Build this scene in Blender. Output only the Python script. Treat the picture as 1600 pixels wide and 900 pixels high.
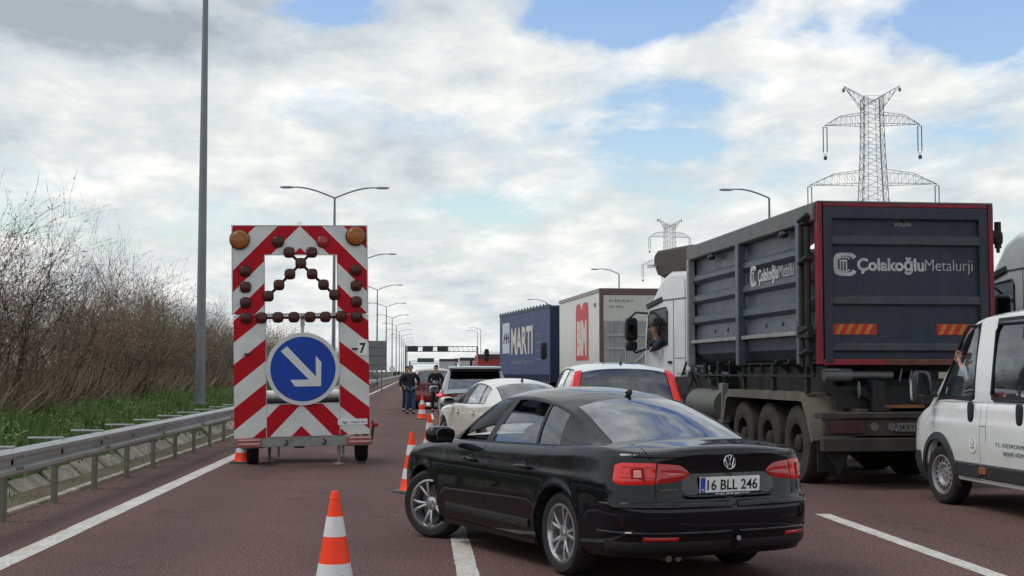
import bpy, bmesh, math, random
import numpy as np
from mathutils import Vector, Matrix, Euler
R = math.radians
PI = math.pi
rnd = random.Random(7)
for o in list(bpy.data.objects):
    bpy.data.objects.remove(o)
scene = bpy.context.scene
COL = scene.collection

# ---------------------------------------------------------------- camera
CAM = Vector((0, 0, 1.55))
FPX = 2150.0
YAW = math.atan(143 / FPX)
PITCH = math.atan(130 / FPX)
cd = bpy.data.cameras.new('camera')
cam = bpy.data.objects.new('camera', cd)
COL.objects.link(cam)
cam.location = CAM
cam.rotation_euler = (PI / 2 + PITCH, 0, -YAW)
cd.sensor_width = 36
cd.lens = FPX / 1600 * 36
cd.clip_start = 0.1
cd.clip_end = 9000
scene.camera = cam

# ---------------------------------------------------------------- world: nishita sky with broken cloud
SUN_EL, SUN_AZ = 55.0, -96.0         # azimuth clockwise from +Y (road direction)
w = bpy.data.worlds.new('World')
scene.world = w
w.use_nodes = True
nt = w.node_tree
nt.nodes.clear()
N = nt.nodes.new
Lk = nt.links.new


def mth(op, a, b=None, clamp=False, tree=None):
    t = tree or nt
    n = t.nodes.new('ShaderNodeMath')
    n.operation = op
    n.use_clamp = clamp
    for i, v in enumerate((a, b)):
        if v is None:
            continue
        if isinstance(v, (int, float)):
            n.inputs[i].default_value = v
        else:
            t.links.new(v, n.inputs[i])
    return n.outputs[0]


def ramp(fac, stops, tree=None, interp='LINEAR'):
    t = tree or nt
    n = t.nodes.new('ShaderNodeValToRGB')
    n.color_ramp.interpolation = interp
    el = n.color_ramp.elements
    el[0].position, el[0].color = stops[0][0], (*stops[0][1], 1) if not isinstance(stops[0][1], (int, float)) else (stops[0][1],) * 3 + (1,)
    el[1].position, el[1].color = stops[-1][0], (*stops[-1][1], 1) if not isinstance(stops[-1][1], (int, float)) else (stops[-1][1],) * 3 + (1,)
    for p, c in stops[1:-1]:
        e = el.new(p)
        e.color = (*c, 1) if not isinstance(c, (int, float)) else (c, c, c, 1)
    t.links.new(fac, n.inputs[0])
    return n.outputs[0]


tc = N('ShaderNodeTexCoord')
sky = N('ShaderNodeTexSky')
sky.sky_type = 'NISHITA'
sky.sun_disc = False
sky.sun_elevation = R(SUN_EL)
sky.sun_rotation = R(SUN_AZ)
sky.air_density = 1.3
sky.dust_density = 1.2
sep = N('ShaderNodeSeparateXYZ')
Lk(tc.outputs['Generated'], sep.inputs[0])
# flatten the direction: clouds lie on a sheet high above, so they get thinner near the horizon
den = mth('ADD', mth('MAXIMUM', sep.outputs[2], 0.0), 0.16)
cx = mth('DIVIDE', sep.outputs[0], den)
cy = mth('DIVIDE', sep.outputs[1], den)
com = N('ShaderNodeCombineXYZ')
Lk(cx, com.inputs[0])
Lk(mth('MULTIPLY', cy, 0.62), com.inputs[1])
Lk(mth('MULTIPLY', sep.outputs[2], 2.2), com.inputs[2])


def noise(scale, detail, rough, off, dist=0.0):
    m = N('ShaderNodeMapping')
    m.inputs[1].default_value = off
    Lk(com.outputs[0], m.inputs[0])
    n = N('ShaderNodeTexNoise')
    n.inputs['Scale'].default_value = scale
    n.inputs['Detail'].default_value = detail
    n.inputs['Roughness'].default_value = rough
    n.inputs['Distortion'].default_value = dist
    Lk(m.outputs[0], n.inputs['Vector'])
    return n.outputs[0]


def pixdir(px, py):
    d = Vector(((px - 800) / FPX, 1, -(py - 450) / FPX))
    d = Matrix.Rotation(PITCH, 3, 'X') @ d
    d = Matrix.Rotation(-YAW, 3, 'Z') @ d
    return d.normalized()


def patch(px, py, rx, ry, soft=1.0):
    """soft elliptical region of the real sky, given as a compass direction"""
    c = pixdir(px, py)
    sub = N('ShaderNodeVectorMath')
    sub.operation = 'SUBTRACT'
    Lk(tc.outputs['Generated'], sub.inputs[0])
    sub.inputs[1].default_value = c
    mu = N('ShaderNodeVectorMath')
    mu.operation = 'MULTIPLY'
    Lk(sub.outputs[0], mu.inputs[0])
    mu.inputs[1].default_value = (FPX / rx, FPX / rx * .4, FPX / ry)
    ln = N('ShaderNodeVectorMath')
    ln.operation = 'LENGTH'
    Lk(mu.outputs[0], ln.inputs[0])
    return mth('SUBTRACT', 1.0, mth('MULTIPLY', ln.outputs['Value'], soft), clamp=True)


dens = noise(2.2, 10, .60, (4.3, 1.7, 0.0), .25)
shade = noise(3.1, 10, .60, (9.1, 5.2, 3.0), .3)
fine = noise(7.5, 9, .62, (1.1, 8.2, 3.0), .2)
cov = mth('ADD', dens, mth('MULTIPLY', mth('SUBTRACT', fine, .5), .22))
for px, py, rx, ry, k in [(960, 10, 240, 70, -.42), (1480, 50, 280, 90, -.28), (1080, 140, 200, 50, -.28), (1030, 235, 170, 36, -.22),
                          (1150, 190, 150, 50, -.22), (720, 320, 200, 36, -.26), (1560, 40, 130, 80, -.2), (500, 15, 150, 45, -.26), (1060, 320, 140, 40, -.12), (1030, 385, 110, 30, -.1),
                          (240, 60, 420, 110, .2), (1210, 90, 220, 40, .05), (300, 230, 380, 120, .16), (870, 400, 170, 60, .14)]:
    cov = mth('ADD', cov, mth('MULTIPLY', patch(px, py, rx, ry), k))
cov = mth('ADD', cov, mth('MULTIPLY', mth('SUBTRACT', 1.0, mth('MULTIPLY', mth('ABSOLUTE', sep.outputs[2]), 11.0), clamp=True), .35))
cov = mth('SUBTRACT', cov, mth('MULTIPLY', mth('SUBTRACT', sep.outputs[2], .38, clamp=True), .12))
mask = ramp(cov, [(.315, 0.0), (.40, .66), (.49, 1.0)])
sh = mth('ADD', mth('MULTIPLY', shade, .66), mth('MULTIPLY', fine, .38))
for px, py, rx, ry, k in [(180, 40, 500, 95, -.34), (600, 215, 240, 60, -.05), (100, 480, 500, 90, -.0), (300, 130, 330, 45, .10), (460, 230, 160, 50, .1),
                          (785, 370, 60, 26, .14), (900, 375, 70, 30, .14), (700, 70, 120, 50, .1), (1100, 100, 300, 50, .06), (60, 300, 120, 30, .1)]:
    sh = mth('ADD', sh, mth('MULTIPLY', patch(px, py, rx, ry), k))
ccol = ramp(sh, [(.26, (.36, .40, .45)), (.36, (.48, .53, .57)), (.45, (.60, .64, .66)), (.54, (.70, .725, .72)), (.65, (.88, .88, .86))])
bg1 = N('ShaderNodeBackground')
bg2 = N('ShaderNodeBackground')
hs = N('ShaderNodeHueSaturation')
hs.inputs['Saturation'].default_value = 1.2
hs.inputs['Hue'].default_value = .515
Lk(sky.outputs[0], hs.inputs['Color'])
Lk(hs.outputs[0], bg1.inputs[0])
bg1.inputs[1].default_value = .145
Lk(ccol, bg2.inputs[0])
bg2.inputs[1].default_value = 1.0
mx = N('ShaderNodeMixShader')
Lk(mask, mx.inputs[0])
Lk(bg1.outputs[0], mx.inputs[1])
Lk(bg2.outputs[0], mx.inputs[2])
wo = N('ShaderNodeOutputWorld')
Lk(mx.outputs[0], wo.inputs[0])

sd = bpy.data.lights.new('sun', 'SUN')
sd.energy = 1.1
sd.angle = R(24)
sd.color = (1, .96, .9)
so = bpy.data.objects.new('sun', sd)
COL.objects.link(so)
dsun = Vector((math.sin(R(SUN_AZ)) * math.cos(R(SUN_EL)), math.cos(R(SUN_AZ)) * math.cos(R(SUN_EL)), math.sin(R(SUN_EL))))
so.rotation_euler = dsun.to_track_quat('Z', 'Y').to_euler()
so.location = (0, 0, 50)

vs = scene.view_settings
vs.view_transform = 'Standard'
vs.look = 'None'
vs.exposure = 0.22
vs.gamma = 1
vs.use_curve_mapping = False


def at(px, py, z=0.0):
    """photo pixel -> world point on the level z"""
    d = pixdir(px, py)
    t = (z - CAM.z) / d.z
    return CAM + d * t


def atd(px, py, dist):
    """photo pixel -> world point whose depth along the camera axis is dist"""
    d = pixdir(px, py)
    f = pixdir(800, 450)
    return CAM + d * (dist / d.dot(f))


# ---------------------------------------------------------------- materials
MC = {}


def mat(name, col, rough=.5, metal=0.0, coat=0.0, var=.12, scale=6.0, bump=0.0, bscale=40.0, spec=.28, streak=0.0, rust=0.0, emis=0.0, dirt=None, dirtz=None, dirtcol=(.10, .085, .065), coord='Object'):
    if name in MC:
        return MC[name]
    m = bpy.data.materials.new(name)
    m.use_nodes = True
    t = m.node_tree
    p = t.nodes['Principled BSDF']
    p.inputs['Roughness'].default_value = rough
    p.inputs['Metallic'].default_value = metal
    p.inputs['Coat Weight'].default_value = coat
    p.inputs['Coat Roughness'].default_value = .04
    p.inputs['Specular IOR Level'].default_value = spec
    c = t.nodes.new('ShaderNodeTexCoord')
    n = t.nodes.new('ShaderNodeTexNoise')
    n.inputs['Scale'].default_value = scale
    n.inputs['Detail'].default_value = 6
    n.inputs['Roughness'].default_value = .62
    t.links.new(c.outputs[coord], n.inputs['Vector'])
    lo = tuple(max(0, v * (1 - var)) for v in col)
    hi = tuple(min(1, v * (1 + var)) for v in col)
    out = ramp(n.outputs[0], [(.3, lo), (.7, hi)], t)
    if dirt:
        n2 = t.nodes.new('ShaderNodeTexNoise')
        n2.inputs['Scale'].default_value = 2.3
        n2.inputs['Detail'].default_value = 8
        n2.inputs['Roughness'].default_value = .7
        t.links.new(c.outputs[coord], n2.inputs['Vector'])
        f = ramp(n2.outputs[0], [(.42, 0.0), (.72, dirt)], t)
        mxn = t.nodes.new('ShaderNodeMix')
        mxn.data_type = 'RGBA'
        t.links.new(f, mxn.inputs[0])
        t.links.new(out, mxn.inputs[6])
        mxn.inputs[7].default_value = (*dirtcol, 1)
        out = mxn.outputs[2]
    if streak:
        # rain-washed grime running down from the top edges
        mp_ = t.nodes.new('ShaderNodeMapping')
        mp_.inputs['Scale'].default_value = (9, 9, .55)
        t.links.new(c.outputs[coord], mp_.inputs[0])
        n4 = t.nodes.new('ShaderNodeTexNoise')
        n4.inputs['Scale'].default_value = 1.6
        n4.inputs['Detail'].default_value = 6
        n4.inputs['Roughness'].default_value = .65
        t.links.new(mp_.outputs[0], n4.inputs['Vector'])
        f = ramp(n4.outputs[0], [(.50, 0.0), (.68, streak)], t)
        mxn = t.nodes.new('ShaderNodeMix')
        mxn.data_type = 'RGBA'
        t.links.new(f, mxn.inputs[0])
        t.links.new(out, mxn.inputs[6])
        mxn.inputs[7].default_value = (*dirtcol, 1)
        out = mxn.outputs[2]
    if rust:
        n5 = t.nodes.new('ShaderNodeTexNoise')
        n5.inputs['Scale'].default_value = 7
        n5.inputs['Detail'].default_value = 9
        n5.inputs['Roughness'].default_value = .75
        t.links.new(c.outputs[coord], n5.inputs['Vector'])
        f = ramp(n5.outputs[0], [(.60, 0.0), (.66, rust)], t)
        mxn = t.nodes.new('ShaderNodeMix')
        mxn.data_type = 'RGBA'
        t.links.new(f, mxn.inputs[0])
        t.links.new(out, mxn.inputs[6])
        mxn.inputs[7].default_value = (.11, .05, .028, 1)
        out = mxn.outputs[2]
    if dirtz:
        # road film thrown up from below: a real layer, strongest low on the body
        s2 = t.nodes.new('ShaderNodeSeparateXYZ')
        t.links.new(c.outputs['Object'], s2.inputs[0])
        n3 = t.nodes.new('ShaderNodeTexNoise')
        n3.inputs['Scale'].default_value = 3.0
        n3.inputs['Detail'].default_value = 7
        t.links.new(c.outputs['Object'], n3.inputs['Vector'])
        zz = mth('ADD', s2.outputs[2], mth('MULTIPLY', mth('SUBTRACT', n3.outputs[0], .5, tree=t), .5, tree=t), tree=t)
        f = ramp(mth('DIVIDE', zz, dirtz[1], tree=t), [(0.0, dirtz[0]), (1.0, 0.0)], t)
        mxn = t.nodes.new('ShaderNodeMix')
        mxn.data_type = 'RGBA'
        t.links.new(f, mxn.inputs[0])
        t.links.new(out, mxn.inputs[6])
        mxn.inputs[7].default_value = (*dirtcol, 1)
        out = mxn.outputs[2]
    t.links.new(out, p.inputs['Base Color'])
    rr = ramp(n.outputs[0], [(.3, max(0, rough * .85)), (.7, min(1, rough * 1.15))], t)
    t.links.new(rr, p.inputs['Roughness'])
    if emis:
        t.links.new(out, p.inputs['Emission Color'])
        p.inputs['Emission Strength'].default_value = emis
    if bump:
        nb = t.nodes.new('ShaderNodeTexNoise')
        nb.inputs['Scale'].default_value = bscale
        nb.inputs['Detail'].default_value = 5
        t.links.new(c.outputs[coord], nb.inputs['Vector'])
        b = t.nodes.new('ShaderNodeBump')
        b.inputs['Strength'].default_value = bump
        b.inputs['Distance'].default_value = .01
        t.links.new(nb.outputs[0], b.inputs['Height'])
        t.links.new(b.outputs[0], p.inputs['Normal'])
    MC[name] = m
    return m


def glassmat(name, tint=(.25, .28, .28), rough=.0, base=.10):
    """thin pane: tinted see-through, mirror-like towards grazing"""
    if name in MC:
        return MC[name]
    m = bpy.data.materials.new(name)
    m.use_nodes = True
    t = m.node_tree
    t.nodes.clear()
    tr = t.nodes.new('ShaderNodeBsdfTransparent')
    tr.inputs[0].default_value = (*tint, 1)
    gl = t.nodes.new('ShaderNodeBsdfGlossy')
    gl.inputs['Roughness'].default_value = .02
    gl.inputs['Color'].default_value = (.93, .95, 1, 1)
    lw = t.nodes.new('ShaderNodeFresnel')
    lw.inputs['IOR'].default_value = 1.62
    c = t.nodes.new('ShaderNodeTexCoord')
    n = t.nodes.new('ShaderNodeTexNoise')
    n.inputs['Scale'].default_value = 5
    t.links.new(c.outputs['Object'], n.inputs['Vector'])
    f = mth('ADD', mth('MULTIPLY', lw.outputs[0], 1.15, tree=t), mth('MULTIPLY', n.outputs[0], base, tree=t), clamp=True, tree=t)
    mxn = t.nodes.new('ShaderNodeMixShader')
    t.links.new(f, mxn.inputs[0])
    t.links.new(tr.outputs[0], mxn.inputs[1])
    t.links.new(gl.outputs[0], mxn.inputs[2])
    o = t.nodes.new('ShaderNodeOutputMaterial')
    t.links.new(mxn.outputs[0], o.inputs[0])
    MC[name] = m
    return m


RUB = mat('tyre_rubber', (.022, .022, .023), .75, var=.3, scale=14, bump=.3)
BLK = mat('black_plastic', (.018, .018, .02), .45, var=.3, scale=20)
DRK = mat('underbody_dark', (.012, .012, .012), .9, var=.4)
ALU = mat('wheel_alloy', (.55, .56, .58), .28, metal=.9, var=.12, dirt=.25)
DISC = mat('brake_disc', (.25, .25, .26), .4, metal=.9, var=.2)
CHR = mat('chrome', (.8, .8, .82), .12, metal=1, var=.05)
REDL = mat('lamp_red', (.68, .010, .010), .12, coat=1, var=.2, scale=30)
REDL2 = mat('lamp_red_dark', (.40, .007, .010), .15, coat=1, var=.2, scale=30)
PINK = mat('lamp_clear', (.75, .35, .3), .15, coat=1, var=.1)
CLR = mat('lamp_clear_white', (.7, .72, .74), .08, coat=1, var=.1)
AMB = mat('lamp_amber', (.75, .22, .02), .25, coat=.6, var=.12)
WHT = mat('white_plate', (.78, .79, .78), .45, var=.06)
INK = mat('black_ink', (.015, .015, .018), .5, var=.1)
BLUE = mat('plate_blue', (.02, .08, .42), .4, var=.1)
GAP = mat('panel_gap', (.004, .004, .005), .9, var=.2)
SEAT = mat('seat_fabric', (.03, .03, .034), .85, var=.25, scale=40)
SKIN_M = mat('skin', (.48, .29, .21), .55, var=.08)
HAIR = mat('hair_dark', (.03, .022, .018), .7, var=.3, scale=60)
GLS = glassmat('car_glass', (.42, .46, .46))
GLSD = glassmat('car_glass_dark', (.10, .12, .13), base=.2)


# ---------------------------------------------------------------- mesh builder
class MB:
    def __init__(s):
        s.v = []
        s.f = []
        s.mi = []

    def add(s, vs_, fs, mi=0):
        b = len(s.v)
        s.v.extend(vs_)
        s.f.extend([tuple(i + b for i in f) for f in fs])
        s.mi.extend([mi] * len(fs))
        return s

    def box(s, c, d, rot=None, mi=0, taper=None):
        c = Vector(c)
        hx, hy, hz = d[0] / 2, d[1] / 2, d[2] / 2
        vs_ = []
        for k in (-1, 1):
            for j in (-1, 1):
                for i in (-1, 1):
                    tx = taper if (taper and k > 0) else 1
                    p = Vector((i * hx * tx, j * hy * tx, k * hz))
                    if rot is not None:
                        p = rot @ p
                    vs_.append(c + p)
        return s.add(vs_, [(0, 2, 3, 1), (4, 5, 7, 6), (0, 1, 5, 4), (2, 6, 7, 3), (0, 4, 6, 2), (1, 3, 7, 5)], mi)

    def bx(s, x0, x1, y0, y1, z0, z1, mi=0):
        return s.box(((x0 + x1) / 2, (y0 + y1) / 2, (z0 + z1) / 2), (x1 - x0, y1 - y0, z1 - z0), mi=mi)

    def tube(s, p0, p1, r0, r1=None, n=8, caps=True, mi=0):
        p0, p1 = Vector(p0), Vector(p1)
        r1 = r0 if r1 is None else r1
        d = (p1 - p0)
        if d.length < 1e-6:
            return s
        d.normalize()
        a = d.orthogonal().normalized()
        b = d.cross(a)
        vs_ = []
        for p, r in ((p0, r0), (p1, r1)):
            for i in range(n):
                t = 2 * PI * i / n
                vs_.append(p + (a * math.cos(t) + b * math.sin(t)) * r)
        fs = [(i, (i + 1) % n, n + (i + 1) % n, n + i) for i in range(n)]
        if caps:
            fs += [tuple(range(n - 1, -1, -1)), tuple(range(n, 2 * n))]
        return s.add(vs_, fs, mi)

    def path(s, pts, r, n=8, caps=True, mi=0):
        pts = [Vector(p) for p in pts]
        rs = r if isinstance(r, (list, tuple)) else [r] * len(pts)
        vs_ = []
        a = None
        for k, p in enumerate(pts):
            d = (pts[min(k + 1, len(pts) - 1)] - pts[max(k - 1, 0)]).normalized()
            if a is None:
                a = d.orthogonal().normalized()
            a = (a - d * a.dot(d)).normalized()
            b = d.cross(a)
            for i in range(n):
                t = 2 * PI * i / n
                vs_.append(p + (a * math.cos(t) + b * math.sin(t)) * rs[k])
        fs = []
        for k in range(len(pts) - 1):
            for i in range(n):
                fs.append((k * n + i, k * n + (i + 1) % n, (k + 1) * n + (i + 1) % n, (k + 1) * n + i))
        if caps:
            fs += [tuple(range(n - 1, -1, -1)), tuple(range((len(pts) - 1) * n, len(pts) * n))]
        return s.add(vs_, fs, mi)

    def lathe(s, prof, n=32, o=(0, 0, 0), axis='Z', mi=0, closed=False):
        """prof: list of (r, h) along axis"""
        o = Vector(o)
        vs_ = []
        for r, h in prof:
            for i in range(n):
                t = 2 * PI * i / n
                c, q = r * math.cos(t), r * math.sin(t)
                if axis == 'Z':
                    p = Vector((c, q, h))
                elif axis == 'Y':
                    p = Vector((c, h, q))
                else:
                    p = Vector((h, c, q))
                vs_.append(o + p)
        m = len(prof)
        fs = []
        for k in range(m - 1 if not closed else m):
            k2 = (k + 1) % m
            for i in range(n):
                q = (k * n + i, k * n + (i + 1) % n, k2 * n + (i + 1) % n, k2 * n + i)
                fs.append(q if axis != 'Y' else q[::-1])
        return s.add(vs_, fs, mi)

    def prism(s, poly, fn, d0, d1, mi=0):
        """poly: 2D points; fn(a, b, d) -> 3D point; extruded between depths d0 and d1"""
        n = len(poly)
        vs_ = [Vector(fn(a, b, d0)) for a, b in poly] + [Vector(fn(a, b, d1)) for a, b in poly]
        fs = [tuple(range(n)), tuple(range(2 * n - 1, n - 1, -1))] + [(i, i + n, (i + 1) % n + n, (i + 1) % n) for i in range(n)]
        return s.add(vs_, fs, mi)

    def grid(s, rows, mi=0, flip=False):
        n = len(rows[0])
        vs_ = [p for r in rows for p in r]
        fs = []
        for i in range(len(rows) - 1):
            for j in range(n - 1):
                q = (i * n + j, i * n + j + 1, (i + 1) * n + j + 1, (i + 1) * n + j)
                fs.append(q[::-1] if flip else q)
        return s.add(vs_, fs, mi)

    def sup(s, c, r, e=1.0, n=16, m=10, rot=None, mi=0):
        """superellipsoid"""
        c = Vector(c)

        def pw(v, k):
            return math.copysign(abs(v) ** k, v)
        rows = []
        for i in range(m + 1):
            ph = -PI / 2 + PI * i / m
            row = []
            for j in range(n + 1):
                th = 2 * PI * j / n
                p = Vector((r[0] * pw(math.cos(ph), e) * pw(math.cos(th), e), r[1] * pw(math.cos(ph), e) * pw(math.sin(th), e), r[2] * pw(math.sin(ph), e)))
                if rot is not None:
                    p = rot @ p
                row.append(c + p)
            rows.append(row)
        return s.grid(rows, mi)

    def build(s, name, mats, parent=None, smooth=False, bevel=0, weld=False, solid=0, seg=2, angle=40):
        me = bpy.data.meshes.new(name)
        me.from_pydata([tuple(v) for v in s.v], [], s.f)
        if not isinstance(mats, (list, tuple)):
            mats = [mats]
        for m in mats:
            me.materials.append(m)
        if len(mats) > 1:
            me.polygons.foreach_set('material_index', s.mi)
        if weld or smooth:
            bm = bmesh.new()
            bm.from_mesh(me)
            if weld:
                bmesh.ops.remove_doubles(bm, verts=bm.verts, dist=1e-4)
            bmesh.ops.recalc_face_normals(bm, faces=bm.faces)
            bm.to_mesh(me)
            bm.free()
        if smooth:
            me.polygons.foreach_set('use_smooth', [True] * len(me.polygons))
            me.set_sharp_from_angle(angle=R(angle))
        me.update()
        o = bpy.data.objects.new(name, me)
        COL.objects.link(o)
        if parent:
            o.parent = parent
        if solid:
            md = o.modifiers.new('solid', 'SOLIDIFY')
            md.thickness = solid
            md.offset = -1
        if bevel:
            md = o.modifiers.new('bevel', 'BEVEL')
            md.width = bevel
            md.segments = seg
            md.limit_method = 'ANGLE'
            md.angle_limit = R(35)
            md.harden_normals = False
            if not smooth:
                me.polygons.foreach_set('use_smooth', [True] * len(me.polygons))
                me.set_sharp_from_angle(angle=R(40))
        return o


def separate(o):
    """every loose piece of a mesh becomes a part of its own"""
    bm = bmesh.new()
    bm.from_mesh(o.data)
    left = set(bm.faces)
    isl = []
    while left:
        f0 = left.pop()
        st, comp = [f0], [f0]
        while st:
            f = st.pop()
            for v in f.verts:
                for g in v.link_faces:
                    if g in left:
                        left.discard(g)
                        st.append(g)
                        comp.append(g)
        isl.append([f.index for f in comp])
    bm.free()
    if len(isl) < 2:
        return
    for k, ids in enumerate(isl[1:] + isl[:1]):
        me = o.data.copy()
        bm = bmesh.new()
        bm.from_mesh(me)
        bm.faces.ensure_lookup_table()
        ids = set(ids)
        bmesh.ops.delete(bm, geom=[f for f in bm.faces if f.index not in ids], context='FACES')
        bm.to_mesh(me)
        bm.free()
        if k < len(isl) - 1:
            c = o.copy()
            c.data = me
            COL.objects.link(c)
        else:
            o.data = me


def tag(o, label=None, cat=None, group=None, kind=None):
    if label:
        o['label'] = label
    if cat:
        o['category'] = cat
    if group:
        o['group'] = group
    if kind:
        o['kind'] = kind
    return o


def thing(name, label, cat, loc=(0, 0, 0), rz=0.0, group=None):
    o = bpy.data.objects.new(name, None)
    o.empty_display_size = .2
    COL.objects.link(o)
    o.location = loc
    o.rotation_euler = (0, 0, rz)
    return tag(o, label, cat, group)


def kids(o):
    return [c for c in bpy.data.objects if c.parent == o]


def dup(root, loc=None, rz=None, label=None, group=None):
    def cp(o, par):
        c = o.copy()
        COL.objects.link(c)
        c.parent = par
        for k in kids(o):
            cp(k, c)
        return c
    r = cp(root, root.parent)
    if loc is not None:
        r.location = loc
    if rz is not None:
        r.rotation_euler = (0, 0, rz)
    if label:
        r['label'] = label
    if group:
        r['group'] = group
    return r


def crv(pts):
    """smooth monotone curve through (x, y) points"""
    pts = sorted(pts)
    xs = [p[0] for p in pts]
    ys = [p[1] for p in pts]
    n = len(xs)
    d = [(ys[i + 1] - ys[i]) / (xs[i + 1] - xs[i]) for i in range(n - 1)]
    m = [d[0]] + [0 if d[i - 1] * d[i] <= 0 else 2 * d[i - 1] * d[i] / (d[i - 1] + d[i]) for i in range(1, n - 1)] + [d[-1]]

    def f(x):
        if x <= xs[0]:
            return ys[0]
        if x >= xs[-1]:
            return ys[-1]
        i = 0
        while x > xs[i + 1]:
            i += 1
        h = xs[i + 1] - xs[i]
        t = (x - xs[i]) / h
        return ((2 * t ** 3 - 3 * t ** 2 + 1) * ys[i] + (t ** 3 - 2 * t ** 2 + t) * h * m[i] + (-2 * t ** 3 + 3 * t ** 2) * ys[i + 1] + (t ** 3 - t ** 2) * h * m[i + 1])
    return f


def text(body, height, origin, right, up, m, name, parent=None, width=None, weight=0.0, depth=.002, center=False, spacing=1.0):
    """raised lettering on a plane; height = cap height in metres"""
    cu = bpy.data.curves.new('lettering', 'FONT')
    cu.body = body
    cu.size = 1.0
    cu.offset = weight
    cu.space_character = spacing
    cu.extrude = .001
    cu.resolution_u = 3
    ob = bpy.data.objects.new('lettering', cu)
    COL.objects.link(ob)
    dg = bpy.context.evaluated_depsgraph_get()
    me = bpy.data.meshes.new_from_object(ob.evaluated_get(dg))
    bpy.data.objects.remove(ob)
    bpy.data.curves.remove(cu)
    co = np.empty(len(me.vertices) * 3)
    me.vertices.foreach_get('co', co)
    co = co.reshape(-1, 3)
    x0, x1 = co[:, 0].min(), co[:, 0].max()
    sc = height / .73
    sx = (width / (x1 - x0)) if width else sc
    right = Vector(right).normalized()
    up = Vector(up).normalized()
    nrm = right.cross(up)
    zc = co[:, 2].copy()
    zr = max(1e-6, zc.max() - zc.min())
    X = (co[:, 0] - x0) * sx
    if center:
        X = X - (x1 - x0) * sx / 2
    Y = co[:, 1] * sc
    Z = (zc - zc.min()) / zr * depth
    P = np.outer(X, right) + np.outer(Y, up) + np.outer(Z, nrm) + np.array(Vector(origin))
    me.vertices.foreach_set('co', P.ravel())
    me.update()
    me.name = name
    me.materials.clear()
    me.materials.append(m)
    o = bpy.data.objects.new(name, me)
    COL.objects.link(o)
    if parent:
        o.parent = parent
    return o

# ---------------------------------------------------------------- wheels and cars
WM = {}


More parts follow.
